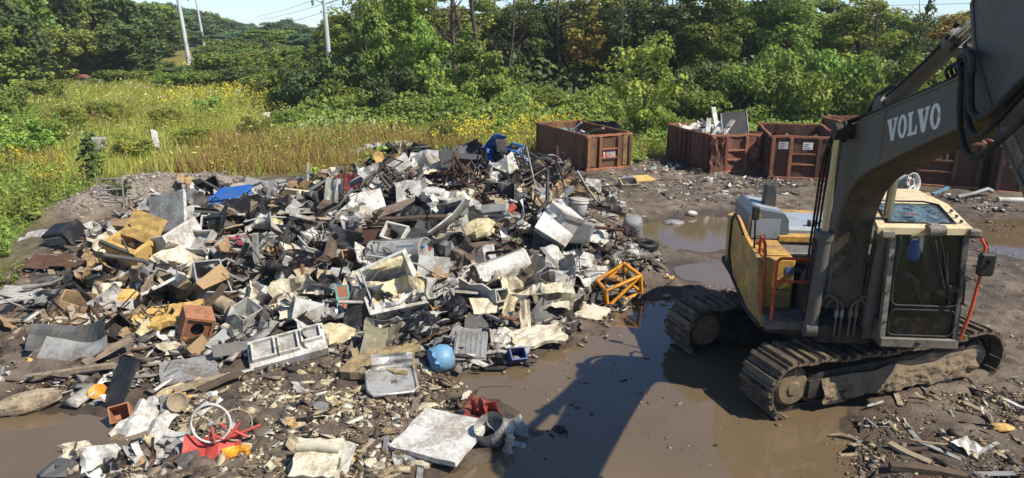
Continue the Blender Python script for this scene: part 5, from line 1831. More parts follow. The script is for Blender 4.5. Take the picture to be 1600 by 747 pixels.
# ================================================================== scrap: materials
SC = {
    'white': mat('enamel_white', 'cdcbc3', rough=0.45, dirt=0.46, dcol='8d8270', scale=2.4, bump=0.08, var=0.08),
    'grey': mat('scrap_grey', '8f908e', rough=0.55, dirt=0.4, dcol='665b4e', scale=2.5, bump=0.12, var=0.2),
    'lgrey': mat('scrap_light_grey', 'aeada7', rough=0.5, dirt=0.46, dcol='7c7163', scale=2.5, bump=0.1, var=0.15),
    'steel': mat('bare_sheet_steel', 'b3b1ab', rough=0.38, metal=0.35, dirt=0.35, dcol='6a5f50', scale=2.5, bump=0.1, var=0.15),
    'dgrey': mat('scrap_dark_grey', '4d4d4c', rough=0.55, dirt=0.35, dcol='5c5246', scale=2.5, bump=0.12, var=0.25),
    'black': mat('scrap_black', '1d1d1e', rough=0.5, dirt=0.28, dcol='51483d', scale=3, bump=0.12, var=0.2),
    'brown': mat('scrap_brown', '75665a', rough=0.8, dirt=0.4, dcol='45372b', scale=2.5, bump=0.2, var=0.3),
    'rust': mat('scrap_rust', '664838', rough=0.85, dirt=0.45, dcol='44301f', scale=3, bump=0.3, var=0.3),
    'tan': mat('cardboard_tan', 'a08460', rough=0.9, dirt=0.4, dcol='6e5b45', scale=2.2, bump=0.15, var=0.2),
    'wood': mat('weathered_wood', 'a5947a', rough=0.9, dirt=0.4, dcol='6b5b49', scale=4, bump=0.4, var=0.2),
    'dwood': mat('wet_dark_wood', '5f5040', rough=0.9, dirt=0.4, dcol='3d332a', scale=4, bump=0.4, var=0.25),
    'foam': mat('cream_foam', 'd0c29c', rough=0.95, dirt=0.42, dcol='8f7b57', scale=3.5, bump=0.5, var=0.12),
    'yfoam': mat('yellow_foam', 'cfa963', rough=0.95, dirt=0.3, dcol='8f6f3c', scale=3.5, bump=0.5, var=0.15),
    'pfoam': mat('pale_foam', 'cdc4ad', rough=0.95, dirt=0.48, dcol='9c8d70', scale=3.5, bump=0.4, var=0.1),
    'mudfoam': mat('muddy_foam', '9a8764', rough=0.95, dirt=0.5, dcol='6b5a43', scale=3.5, bump=0.6, var=0.25),
    'blue': mat('plastic_blue', '2f66b4', rough=0.42, dirt=0.22, dcol='5f6a70', scale=3, bump=0.05, var=0.12),
    'lblue': mat('drum_light_blue', '6a96b4', rough=0.45, dirt=0.3, dcol='6c6e68', scale=3, bump=0.06, var=0.1),
    'navy': mat('crate_navy', '24407c', rough=0.45, dirt=0.25, dcol='5c5a55', scale=4, bump=0.05),
    'red': mat('faded_red', 'b8483f', rough=0.55, dirt=0.35, dcol='7b5145', scale=3, bump=0.08, var=0.12),
    'dred': mat('dark_red', '7c2b28', rough=0.6, dirt=0.4, dcol='4b3029', scale=3, bump=0.1),
    'orange': mat('orange_yellow_paint', 'dd9527', rough=0.5, dirt=0.28, dcol='7d5a2c', scale=4, bump=0.08),
    'terra': mat('terracotta', '9a6a4c', rough=0.8, dirt=0.3, dcol='6a4630', scale=3, bump=0.2),
    'pink': mat('pink_cloth', 'c4506a', rough=0.95, dirt=0.4, dcol='77474c', scale=6, bump=0.4, var=0.3),
    'teal': mat('teal_paint', '5fa3a5', rough=0.55, dirt=0.3, scale=4, bump=0.08),
    'olive': mat('olive_sheet', '76705a', rough=0.55, dirt=0.4, dcol='564b3b', scale=2.5, bump=0.12),
    'bag': mat('black_bag_plastic', '131314', rough=0.3, dirt=0.15, dcol='544b41', scale=3, bump=0.25),
}
# ------------------------------------------------------------------ shapes (local coordinates, centred)
def S_sheet(w, h, amp=0.06, curl=0.0, seed=0, n=7, m=5, t=0.008, jag=0.06):
    """crumpled sheet in XY with thickness"""
    rs = random.Random(seed)
    b = MB()
    ph = [rs.uniform(0, 6.28) for _ in range(6)]
    f = [rs.uniform(1.5, 4.5) for _ in range(4)]
    P = []
    for j in range(m + 1):
        for i in range(n + 1):
            u, v = i / n - .5, j / m - .5
            x, y = u * w, v * h
            edge = (i in (0, n)) or (j in (0, m))
            z = amp * (math.sin(f[0] * u * 3 + f[1] * v + ph[0]) + 0.7 * math.sin(f[2] * v * 3 - f[3] * u * 2 + ph[1]) + 0.9 * abs(math.sin(4 * (u * math.cos(ph[3]) + v * math.sin(ph[3])) + ph[4])) + 0.5 * abs(math.sin(7 * (u * math.sin(ph[5]) - v * math.cos(ph[5])) + ph[2])) + rs.uniform(-.22, .22))
            if edge:
                x += rs.uniform(-1, 1) * jag * w * .5
                y += rs.uniform(-1, 1) * jag * h * .5
            if curl:
                a = u * curl
                R_ = w / curl
                x, z = math.sin(a) * (R_ + z), R_ - math.cos(a) * (R_ + z) + 0
            P.append(Vector((x, y, z)))
    k = n + 1
    N = len(P)
    vs = P + [p + Vector((0, 0, -t)) for p in P]
    fs = []
    for j in range(m):
        for i in range(n):
            a = j * k + i
            fs.append((a, a + 1, a + k + 1, a + k))
            fs.append((N + a, N + a + k, N + a + k + 1, N + a + 1))
    for i in range(n):
        for a in (i, m * k + i):
            fs.append((a, a + 1, N + a + 1, N + a))
    for j in range(m):
        for a in (j * k, j * k + n):
            fs.append((a, a + k, N + a + k, N + a))
    b.add(vs, fs)
    return b
def S_lump(rx, ry, rz, seed=0, n=9, m=6, rough=0.3, smooth=False):
    rs = random.Random(seed)
    b = MB()
    vs = [Vector((0, 0, -rz * .9))]
    for j in range(1, m):
        th = math.pi * j / m
        for i in range(n):
            ph = 2 * math.pi * i / n
            k = 1 + rs.uniform(-rough, rough)
            sq = 1.0
            vs.append(Vector((rx * k * math.sin(th) * math.cos(ph), ry * k * math.sin(th) * math.sin(ph), -rz * math.cos(th) * (1 + rs.uniform(-rough, rough) * .5))))
    vs.append(Vector((0, 0, rz * .9)))
    fs = [(0, 1 + (i + 1) % n, 1 + i) for i in range(n)]
    for j in range(m - 2):
        a = 1 + j * n
        fs += [(a + i, a + (i + 1) % n, a + n + (i + 1) % n, a + n + i) for i in range(n)]
    a = 1 + (m - 2) * n
    fs += [(a + i, a + (i + 1) % n, len(vs) - 1) for i in range(n)]
    b.add(vs, fs, smooth)
    return b
def S_plank(L, w, t, seed=0, broken=True):
    rs = random.Random(seed)
    b = MB()
    n = 5
    vs = []
    for i in range(n + 1):
        x = -L / 2 + L * i / n
        for (y, z) in ((-w / 2, -t / 2), (w / 2, -t / 2), (w / 2, t / 2), (-w / 2, t / 2)):
            e = rs.uniform(-.12, .12) * w if broken and i in (0, n) else 0
            vs.append(Vector((x + e, y * (1 + rs.uniform(-.06, .06)), z + 0.01 * math.sin(i + seed))))
    fs = [(k * 4 + i, k * 4 + (i + 1) % 4, (k + 1) * 4 + (i + 1) % 4, (k + 1) * 4 + i) for k in range(n) for i in range(4)]
    fs += [(3, 2, 1, 0), tuple(n * 4 + i for i in range(4))]
    b.add(vs, fs)
    return b
def S_slab(w, h, t, seed=0, bow=0.0, n=6, edge=0.02, rough=0.0):
    """flat slab in XY, centred, with slightly broken edges"""
    rs = random.Random(seed)
    b = MB()
    P = []
    for j in range(n + 1):
        for i in range(n + 1):
            u, v = i / n - .5, j / n - .5
            e = (i in (0, n)) or (j in (0, n))
            P.append(Vector((u * w + (rs.uniform(-edge, edge) * w if e else 0), v * h + (rs.uniform(-edge, edge) * h if e else 0), bow * (u * u + v * v) + rough * rs.uniform(-1, 1))))
    k = n + 1
    N = len(P)
    vs = [p + Vector((0, 0, t / 2)) for p in P] + [p + Vector((0, 0, -t / 2)) for p in P]
    fs = []
    for j in range(n):
        for i in range(n):
            a = j * k + i
            fs += [(a, a + 1, a + k + 1, a + k), (N + a, N + a + k, N + a + k + 1, N + a + 1)]
    for i in range(n):
        for a in (i, n * k + i):
            fs.append((a, a + 1, N + a + 1, N + a))
        for a in (i * k, i * k + n):
            fs.append((a, a + k, N + a + k, N + a))
    b.add(vs, fs)
    return b
def S_shell(w, d, h, t=0.03, crush=0.03, seed=0):
    """open box, opening up (+Z); centred"""
    rs = random.Random(seed)
    b = MB()
    x, y, z = w / 2, d / 2, h / 2
    c = lambda: Vector((rs.uniform(-crush, crush), rs.uniform(-crush, crush), rs.uniform(-crush, crush)))
    o = [Vector(p) + c() for p in ((-x, -y, -z), (x, -y, -z), (x, y, -z), (-x, y, -z), (-x, -y, z), (x, -y, z), (x, y, z), (-x, y, z))]
    i_ = [o[4] + Vector((t, t, 0)), o[5] + Vector((-t, t, 0)), o[6] + Vector((-t, -t, 0)), o[7] + Vector((t, -t, 0)),
          o[0] + Vector((t, t, t)), o[1] + Vector((-t, t, t)), o[2] + Vector((-t, -t, t)), o[3] + Vector((t, -t, t))]
    vs = o + i_
    fs = [(3, 2, 1, 0), (0, 1, 5, 4), (1, 2, 6, 5), (2, 3, 7, 6), (3, 0, 4, 7),
          (4, 5, 9, 8), (5, 6, 10, 9), (6, 7, 11, 10), (7, 4, 8, 11),
          (8, 9, 13, 12), (9, 10, 14, 13), (10, 11, 15, 14), (11, 8, 12, 15), (12, 13, 14, 15)]
    b.add(vs, fs)
    return b
def S_tubepath(pts, r, n=6):
    b = MB()
    b.tube(pts, r, n)
    return b
def S_ring(R_, r, n=24, k=8, M=None):
    b = MB()
    pts = [Vector((R_ * math.cos(2 * math.pi * i / n), R_ * math.sin(2 * math.pi * i / n), 0)) for i in range(n)]
    b.tube(pts, r, k, closed=True)
    if M is not None:
        b.xf(M)
    return b
def S_frame(w, h, t):
    b = MB()
    b.tube([(-w / 2, -h / 2, 0), (w / 2, -h / 2, 0), (w / 2, h / 2, 0), (-w / 2, h / 2, 0)], t, 4, smooth=False, closed=True)
    return b
def S_can(r, L, seed=0, n=20, dent=0.04, cap=0.03):
    """closed drum along X with rims"""
    b = MB()
    b.lathe([(0.0, -L / 2 + cap), (r * .93, -L / 2 + cap), (r * .95, -L / 2), (r, -L / 2), (r, -L / 2 + 0.03), (r * .985, -L / 2 + 0.05), (r * .985, 0), (r * .985, L / 2 - 0.05), (r, L / 2 - 0.03), (r, L / 2), (r * .95, L / 2), (r * .93, L / 2 - cap), (0.0, L / 2 - cap)], n,
            Matrix.Rotation(R(90), 4, 'Y'))
    if dent:
        rs = random.Random(seed)
        a, c = rs.uniform(0, 6.28), rs.uniform(-.3, .3) * L
        for v in b.v:
            g = math.atan2(v.z, v.y)
            k = dent * math.exp(-((v.x - c) / (L * .2)) ** 2) * max(0, math.cos(g - a)) ** 2
            v.y *= 1 - k / max(r, .05)
            v.z *= 1 - k / max(r, .05)
    return b

HERO = []
def E_(yaw=0, pitch=0, roll=0):
    """lay: pitch about X, roll about Y, then yaw about Z, degrees"""
    return Matrix.Rotation(R(yaw), 4, 'Z') @ Matrix.Rotation(R(pitch), 4, 'X') @ Matrix.Rotation(R(roll), 4, 'Y')
def spot(px, py, lift):
    p = hit(px, py, lift)
    return p, depth(p) / CAM_F
def put(name, b, m, px, py, lift, rot, label, cat, group=None, short=None):
    """one-mesh thing"""
    p, s = spot(px, py, lift)
    if callable(b):
        b = b(s)
    o = bpy.data.objects.new(name, b.mesh(name, SC[m] if isinstance(m, str) else m))
    o.matrix_world = Matrix.Translation(p) @ rot
    link(o)
    tag(o, label, cat, group)
    HERO.append((px, py, short or name.replace('_', ' ')))
    return o
class Thing:
    """Empty with parts built in local coordinates"""
    def __init__(s, name, px, py, lift, rot, label, cat, group=None, short=None):
        p, s.s = spot(px, py, lift)
        s.e = bpy.data.objects.new(name, None)
        link(s.e)
        s.e.matrix_world = Matrix.Translation(p) @ rot
        tag(s.e, label, cat, group)
        HERO.append((px, py, short or name.replace('_', ' ')))
    def part(s, name, b, m, parent=None, M=None):
        if M is not None:
            b.xf(M)
        o = bpy.data.objects.new(name, b.mesh(name, SC[m] if isinstance(m, str) else m))
        return link(o, parent or s.e)
Tr = lambda x=0, y=0, z=0: Matrix.Translation((x, y, z))

SC['rubble'] = chipmat('foam_and_mud_chips', [(0.0, '4b3f34'), (0.3, '6b5c4a'), (0.5, '8a7a62'), (0.68, 'a8987a'), (0.84, 'c9bc98'), (1.0, 'd8d2c2')])
SC['litter'] = chipmat('mixed_litter_chips', [(0.0, '1f1e1d'), (0.25, '3a3632'), (0.42, '645c53'), (0.58, '85807a'), (0.74, 'a8a398'), (0.9, 'd2cec4'), (1.0, '6a5040')])
SC['chips'] = chipmat('wood_and_dirt_chips', [(0.0, '3c332b'), (0.4, '5e5143'), (0.6, '7a6a55'), (0.8, '9c8a6e'), (1.0, 'c0b294')])
SC['stone'] = chipmat('gravel_chips', [(0.0, '5d554c'), (0.4, '80776b'), (0.7, 'a0978a'), (1.0, 'bdb6aa')])
# ================================================================== scrap: the pieces one can name
# ---- crest of the pile
put('flat_screen', lambda s: S_slab(30 * s, 62 * s, 5 * s, 1, edge=0.0), 'dgrey', 703, 266, 0.25, E_(18, 82, 4), 'tall dark grey cabinet panel standing on the crest of the pile', 'panel', short='tall dark panel')
t = Thing('shelf_rack', 730, 264, 0.22, E_(-12, 8, 3), 'black metal shelf rack on the crest, right of the tall dark panel', 'rack')
s = t.s
for x in (-20, 20):
    for y in (-12, 12):
        t.part('post', S_tubepath([(x * s, y * s, -28 * s), (x * s, y * s, 28 * s)], 1.6 * s, 4), 'black')
for z in (-22, -8, 6, 20):
    t.part('shelf', S_slab(42 * s, 26 * s, 1.5 * s, int(z), edge=0.0), 'black' if z < 15 else 'dgrey', M=Tr(0, 0, z * s))
put('panel_scrap', lambda s: S_slab(16 * s, 50 * s, 4 * s, 2, edge=0), 'black', 753, 256, 0.25, E_(-35, 84, -8), 'narrow black panel leaning right of the shelf rack', 'panel')
t = Thing('plastic_chair', 768, 240, 0.45, E_(25, 55, 20), 'bright blue plastic chair tipped over on the crest', 'chair', short='blue plastic chair')
s = t.s
t.part('seat', S_sheet(28 * s, 26 * s, 0.01, 0.3, 3, jag=0.02, t=0.012), 'blue')
t.part('backrest', S_sheet(28 * s, 30 * s, 0.01, 0.5, 4, jag=0.02, t=0.012), 'blue', M=Tr(0, 14 * s, 14 * s) @ Matrix.Rotation(R(75), 4, 'X'))
for x in (-12, 12):
    for y in (-10, 10):
        t.part('leg', S_tubepath([(x * s, y * s, 0), (x * 1.2 * s, y * 1.2 * s, -26 * s)], 1.6 * s, 5), 'blue')
t = Thing('garden_chair_frame', 803, 250, 0.30, E_(-30, 35, -25), 'bent blue tube frame right of the blue plastic chair', 'frame', short='bent blue tube frame')
s = t.s
t.part('side_tube', S_tubepath([(-22 * s, 0, -18 * s), (-20 * s, 0, 10 * s), (0, 2 * s, 22 * s), (18 * s, 0, 12 * s), (22 * s, 0, -18 * s)], 1.8 * s, 6), 'blue')
t.part('side_tube', S_tubepath([(-20 * s, 16 * s, -16 * s), (-16 * s, 16 * s, 12 * s), (4 * s, 16 * s, 20 * s), (20 * s, 16 * s, 8 * s)], 1.8 * s, 6), 'blue')
t.part('cross_tube', S_tubepath([(-20 * s, 0, 8 * s), (-17 * s, 16 * s, 9 * s)], 1.5 * s, 5), 'blue')
t.part('cross_tube', S_tubepath([(18 * s, 0, 11 * s), (20 * s, 16 * s, 6 * s)], 1.5 * s, 5), 'blue')
t.part('fabric', S_sheet(24 * s, 18 * s, 0.02, 0.2, 9), 'lgrey', M=Tr(0, 8 * s, 4 * s))
put('black_board', lambda s: S_slab(24 * s, 20 * s, 2 * s, 5), 'black', 783, 228, 0.75, E_(20, 70, 30), 'small black board sticking up behind the blue chair', 'board')
def tire(px, py, lift, rot, R_, label, short=None):
    t = Thing('tyre', px, py, lift, rot, label, 'tyre', 'old tyres in the scrap', short=short or 'old tyre')
    r = R_ * t.s
    t.part('casing', S_ring(r * .74, r * .27, 24, 8), BLK)
    for q in range(22):
        a = 2 * math.pi * q / 22
        t.part('tread_block', MB().box(r * .98, r * 1.03, -r * .08, r * .08, -r * .18, r * .18, Matrix.Rotation(a, 4, 'Z')), BLK)
tire(618, 266, 0.2, E_(20, 50, 10), 24, 'black tyre lying on the left shoulder of the pile crest')
tire(655, 238, 0.35, E_(0, 20, 0), 20, 'black tyre on top of the crest left of the tall dark panel')
tire(628, 282, 0.15, E_(40, 30, 0), 17, 'small black tyre half buried below the other tyre on the left shoulder')
tire(1009, 382, 0.10, E_(0, 4, 6), 19, 'small tyre lying flat in the mud right of the pile')
tire(849, 268, 0.25, E_(10, 70, 0), 26, 'thin black wheel tyre standing in the wire tangle at the pile right end')
def bikewheel(px, py, lift, rot, R_, label, m='white', parent=None, name='bicycle_wheel'):
    t = Thing(name, px, py, lift, rot, label, 'wheel', 'bicycle wheels', short='bicycle wheel')
    r = R_ * t.s
    t.part('rim', S_ring(r, r * .055, 32, 6), m)
    h = t.part('hub', MB().cyl((0, 0, -r * .16), (0, 0, r * .16), r * .07, n=8), 'dgrey')
    for q in range(16):
        a = 2 * math.pi * q / 16
        t.part('spoke', S_tubepath([(math.cos(a + .3) * r * .06, math.sin(a + .3) * r * .06, (-1) ** q * r * .13), (math.cos(a) * r * .96, math.sin(a) * r * .96, 0)], max(r * .012, 0.003), 3), 'lgrey', parent=h)
bikewheel(862, 262, 0.3, E_(15, 75, 10), 20, 'bicycle wheel with spokes in the wire tangle below the first container', 'lgrey')
t = Thing('wire_tangle', 842, 285, 0.15, E_(), 'dense tangle of black wire and cable at the right end of the pile', 'wire')
for q in range(9):
    rs = random.Random(q)
    pts = [Vector((rs.uniform(-.9, .9), rs.uniform(-.7, .7), rs.uniform(-.2, .75))) for _ in range(7)]
    cv = []
    for i in range(len(pts) - 1):
        for k in range(4):
            cv.append(pts[i].lerp(pts[i + 1], k / 4) + Vector((0, 0, 0.1 * math.sin(k + q))))
    t.part('cable', S_tubepath(cv, rs.choice([0.012, 0.018, 0.025]), 5), rs.choice(['black', 'dgrey', 'brown']))
# ---- left side of the pile
t = Thing('recycling_bin', 366, 326, 0.25, E_(-16, 16, -10), 'blue recycling bin lying on its side on the left of the pile', 'bin', short='blue recycling bin')
s = t.s
t.part('tub', S_shell(52 * s, 42 * s, 44 * s, 2 * s, 0.012, 4), 'blue')
t.part('rim', S_tubepath([(-28 * s, -23 * s, 22 * s), (28 * s, -23 * s, 22 * s), (28 * s, 23 * s, 22 * s), (-28 * s, 23 * s, 22 * s), (-28 * s, -23 * s, 22 * s)], 2.4 * s, 5), 'blue')
t.part('lid', S_slab(56 * s, 46 * s, 3 * s, 2, edge=.01, bow=.03), 'blue', M=Tr(0, 2 * s, 25 * s))
t.part('print', S_slab(9 * s, 7 * s, 0.6 * s, 0, edge=0), 'white', M=Tr(6 * s, -21.6 * s, 4 * s) @ Matrix.Rotation(R(90), 4, 'X'))
t = Thing('refrigerator', 262, 378, 0.32, E_(-24, 14, -16), 'white refrigerator body lying open on the left of the pile', 'refrigerator', short='white refrigerator')
s = t.s
t.part('cabinet', S_shell(92 * s, 62 * s, 44 * s, 5 * s, 0.03, 8), 'white')
t.part('door', S_slab(88 * s, 60 * s, 5 * s, 3, edge=0.01), 'white', M=Tr(-6 * s, 30 * s, 38 * s) @ Matrix.Rotation(R(58), 4, 'X'))
t.part('liner', S_sheet(60 * s, 40 * s, 0.02, 0.3, 5), 'white', M=Tr(4 * s, 0, -10 * s))
t = Thing('freezer', 212, 392, 0.30, E_(-30, 20, 8), 'broken freezer box showing its yellow foam lining, left of the white refrigerator', 'freezer', short='yellow foam freezer')
s = t.s
t.part('foam_body', S_shell(78 * s, 46 * s, 46 * s, 9 * s, 0.05, 12), 'yfoam')
t.part('edge_strip', S_plank(80 * s, 5 * s, 5 * s, 2), 'dgrey', M=Tr(0, -24 * s, 22 * s))
t.part('torn_skin', S_sheet(66 * s, 34 * s, 0.05, 0.6, 17), 'dgrey', M=Tr(6 * s, -26 * s, -16 * s) @ Matrix.Rotation(R(70), 4, 'X'))
t.part('foam_lid', S_slab(70 * s, 44 * s, 7 * s, 4, rough=0.02), 'yfoam', M=Tr(4 * s, 26 * s, 30 * s) @ Matrix.Rotation(R(35), 4, 'X'))
put('cabinet_shell', lambda s: S_shell(64 * s, 40 * s, 22 * s, 3 * s, 0.02, 3), 'lgrey', 256, 327, 0.15, E_(-14, 28, 6), 'pale grey open cabinet shell behind the white refrigerator', 'cabinet')
put('drum_lid', lambda s: MB().lathe([(0, 1.5 * s), (4 * s, 1.5 * s), (5 * s, 3 * s), (15 * s, 3 * s), (19 * s, 0), (20 * s, -1 * s), (19 * s, -3 * s), (0, -3 * s)], 22), 'lgrey', 303, 340, 0.35, E_(10, 72, 12), 'round grey lid with a centre hole behind the white refrigerator', 'lid', short='round grey lid')
put('plastic_tray', lambda s: S_shell(46 * s, 38 * s, 12 * s, 3 * s, 0.015, 6), 'lgrey', 310, 378, 0.42, E_(-14, 38, -8), 'pale grey moulded tray on the right side of the white refrigerator', 'tray')
put('white_tub', lambda s: S_shell(56 * s, 34 * s, 14 * s, 3 * s, 0.02, 7), 'white', 298, 405, 0.25, E_(4, 30, 4), 'shallow white tub in front of the white refrigerator', 'tub')
t = Thing('window_air_unit', 104, 372, 0.18, E_(-18, 25, -14), 'overturned dark air unit with pale ribbed side, apart at the left of the pile', 'appliance', short='overturned dark air unit')
s = t.s
t.part('case', MB().bbox(-27 * s, 27 * s, -16 * s, 16 * s, -20 * s, 20 * s, 2 * s), 'black')
for q in range(2):
    t.part('side_panel', MB().bbox(-23 * s, 23 * s, -18 * s, -16.2 * s, (-17 + 17 * q) * s, (-2 + 17 * q) * s, .6 * s), 'grey')
t.part('end_rail', MB().bbox(27.2 * s, 31 * s, -18 * s, 18 * s, -22 * s, 22 * s, 1 * s), 'black')
put('rusty_grate', lambda s: S_sheet(100 * s, 70 * s, 0.02, 0, 8, 10, 8, jag=0.12), 'rust', 96, 408, 0.05, E_(6, 0, 0), 'flat rusty brown grate lying in front of the dark air unit', 'grate')
put('dented_lid', lambda s: S_sheet(46 * s, 50 * s, 0.05, 0.3, 11), 'steel', 62, 367, 0.08, E_(10, 8, 0), 'dented shiny sheet at the left edge beside the weeds', 'sheet')
t = Thing('chair_frame', 172, 305, 0.3, E_(18, 0, 0), 'grey tube chair frame standing on the gravel heap', 'chair frame')
s = t.s
for x in (-18, 18):
    t.part('upright', S_tubepath([(x * s, 10 * s, 26 * s), (x * s, 0, -10 * s), (x * s, -16 * s, -26 * s)], 1.3 * s, 5), 'grey')
    t.part('leg', S_tubepath([(x * s, 0, -4 * s), (x * s, 16 * s, -26 * s)], 1.3 * s, 5), 'grey')
for z, y in ((24, 9), (8, 5), (-4, 0)):
    t.part('cross_bar', S_tubepath([(-18 * s, y * s, z * s), (18 * s, y * s, z * s)], 1.2 * s, 5), 'grey')
put('pink_cloth', lambda s: S_lump(24 * s, 18 * s, 14 * s, 4, 13, 8, 0.45), 'pink', 371, 384, 0.12, E_(), 'crumpled pink cloth right of the white refrigerator', 'cloth')
put('square_post', lambda s: MB().bbox(-4 * s, 4 * s, -4 * s, 4 * s, -34 * s, 34 * s, .6 * s), 'lgrey', 400, 398, 0.35, E_(0, -6, 1), 'pale square post standing upright in the pile', 'post')
put('grey_hood_sheet', lambda s: S_sheet(60 * s, 44 * s, 0.04, 0.7, 14), 'grey', 415, 300, 0.3, E_(10, 55, 12), 'curved grey sheet standing up behind the blue recycling bin', 'sheet')
put('cream_cooler', lambda s: MB().bbox(-20 * s, 20 * s, -12 * s, 12 * s, -9 * s, 9 * s, 2 * s), 'pfoam', 377, 298, 0.3, E_(-10, 16, -8), 'cream cooler lid behind the blue recycling bin', 'lid')
t = Thing('engine_part', 345, 300, 0.18, E_(0, 0, 0), 'black greasy motor lying left of the cream cooler lid', 'motor')
s = t.s
t.part('block', MB().bbox(-14 * s, 14 * s, -12 * s, 12 * s, -12 * s, 12 * s, 3 * s), 'black')
t.part('shaft', MB().cyl((14 * s, 0, 0), (24 * s, 0, 2 * s), 5 * s, n=10), 'dgrey')
t.part('bracket', MB().bbox(-20 * s, -14 * s, -8 * s, 8 * s, -12 * s, 2 * s, 1 * s), 'black')
# ---- middle of the pile
def heater(px, py, lift, rot, L, r, m, label, torn=False, short=None):
    t = Thing('water_heater', px, py, lift, rot, label, 'water heater', 'old water heaters on the pile', short=short)
    s = t.s
    t.part('tank', S_can(r * s, L * s, 3, 24, 0.02), m)
    if torn:
        t.part('torn_insulation', S_lump(10 * s, r * .92 * s, r * .92 * s, 3, 12, 7, 0.25), 'brown', M=Tr(-L / 2 * s, 0, 0))
        t.part('skin_flap', S_sheet(30 * s, 26 * s, 0.04, 1.2, 5), m, M=Tr(-L * .3 * s, -r * s, 8 * s))
        t.part('seam', MB().bbox(-L * .45 * s, L * .45 * s, -1 * s, 1 * s, r * .97 * s, r * 1.02 * s, .3 * s), 'grey')
    else:
        for a, mm in ((0.2, 'red'), (2.2, 'blue'), (4.0, 'dgrey')):
            t.part('port', MB().cyl((L / 2 * s - 2 * s, math.cos(a) * r * .55 * s, math.sin(a) * r * .55 * s), (L / 2 * s + 1.5 * s, math.cos(a) * r * .55 * s, math.sin(a) * r * .55 * s), 2 * s, n=8), mm)
        t.part('blue_stripe', MB().bbox(L * .08 * s, L * .40 * s, -r * .76 * s, -r * .74 * s, r * .66 * s, r * .72 * s, .1 * s), 'lblue')
        t.part('seam', MB().bbox(-L * .47 * s, L * .47 * s, -1 * s, 1 * s, r * .97 * s, r * 1.02 * s, .3 * s), 'grey')
heater(624, 396, 0.38, E_(-22, 0, -9), 98, 23, 'lgrey', 'pale grey water heater lying across the middle of the pile', short='pale grey water heater')
heater(785, 421, 0.32, E_(18, 0, -14), 84, 22, 'white', 'dirty white water heater with a torn brown end', True, short='torn water heater')
put('appliance_panel', lambda s: S_slab(50 * s, 56 * s, 3 * s, 6, edge=0.01), 'white', 676, 428, 0.3, E_(-12, 62, 6), 'white appliance panel leaning right of the pale grey water heater', 'panel')
put('yellow_label', lambda s: S_slab(9 * s, 4 * s, .8 * s, 0, edge=0), 'orange', 659, 440, 0.34, E_(-12, 62, 6), 'small yellow label on the white appliance panel', 'label')
put('crumpled_casing', lambda s: S_sheet(76 * s, 60 * s, 0.09, 0.5, 21, 9, 7), 'lgrey', 736, 405, 0.25, E_(10, 35, -6), 'crumpled pale casing left of the torn water heater', 'casing')
t = Thing('broken_refrigerator', 615, 455, 0.36, E_(22, 30, -16), 'broken open refrigerator with cream foam hanging out, centre of the pile', 'refrigerator', short='broken open refrigerator')
s = t.s
t.part('cabinet', S_shell(84 * s, 88 * s, 46 * s, 6 * s, 0.13, 5), 'white')
t.part('foam_lining', S_sheet(76 * s, 66 * s, 0.09, 0.6, 31, 12, 10, t=0.05), 'foam', M=Tr(0, -8 * s, 8 * s))
t.part('torn_front', S_sheet(80 * s, 50 * s, 0.09, 0.8, 37, 12, 9), 'white', M=Tr(4 * s, -48 * s, 2 * s) @ Matrix.Rotation(R(62), 4, 'X'))
t.part('liner_shard', S_sheet(50 * s, 46 * s, 0.07, 0.9, 33, 8, 6), 'white', M=Tr(6 * s, -38 * s, -2 * s) @ Matrix.Rotation(R(35), 4, 'X'))
t.part('foam_edge', S_lump(34 * s, 9 * s, 9 * s, 9, 10, 6, .3), 'foam', M=Tr(10 * s, 40 * s, 18 * s))
t.part('foam_edge', S_lump(12 * s, 28 * s, 10 * s, 10, 10, 6, .3), 'foam', M=Tr(38 * s, -10 * s, 14 * s))
t.part('rail', S_tubepath([(-40 * s, 40 * s, 26 * s), (-34 * s, -40 * s, 24 * s)], 1.6 * s, 5), 'lgrey')
put('bed_frame', lambda s: S_frame(56 * s, 36 * s, 2.6 * s), 'rust', 583, 366, 0.4, E_(-18, 40, -14), 'brown angle-iron frame left of the pale grey water heater', 'frame')
put('brown_board', lambda s: S_slab(50 * s, 32 * s, 2 * s, 3), 'rust', 583, 368, 0.34, E_(-18, 40, -14), 'brown slatted board behind the angle-iron frame', 'board')
put('white_bin', lambda s: S_shell(38 * s, 30 * s, 30 * s, 2.5 * s, .02, 8), 'white', 620, 370, 0.4, E_(-30, 40, 10), 'small white open bin above the pale grey water heater', 'bin')
put('long_board', lambda s: S_plank(108 * s, 16 * s, 5 * s, 4), 'dwood', 645, 341, 0.5, E_(-6, 0, -3), 'long weathered brown board across the upper middle of the pile', 'board')
put('cream_mattress_foam', lambda s: S_lump(30 * s, 24 * s, 13 * s, 6, 11, 7, 0.28), 'foam', 745, 358, 0.25, E_(10, 10, -14), 'cream mattress foam on the upper middle of the pile', 'foam', short='cream mattress foam')
put('foam_disc', lambda s: S_lump(22 * s, 22 * s, 8 * s, 8, 12, 6, 0.2), 'mudfoam', 683, 375, 0.35, E_(), 'round muddy foam cap behind the white appliance panel', 'foam')
t = Thing('clothes_dryer', 876, 350, 0.36, E_(32, 18, 24), 'white clothes dryer tipped on its corner, right slope of the pile', 'dryer', short='white clothes dryer')
s = t.s
t.part('case', MB().bbox(-22 * s, 22 * s, -22 * s, 22 * s, -25 * s, 25 * s, 2 * s), 'white')
t.part('front_lip', MB().bbox(-23 * s, 23 * s, -24 * s, -22.2 * s, 18 * s, 26 * s, .6 * s), 'lgrey')
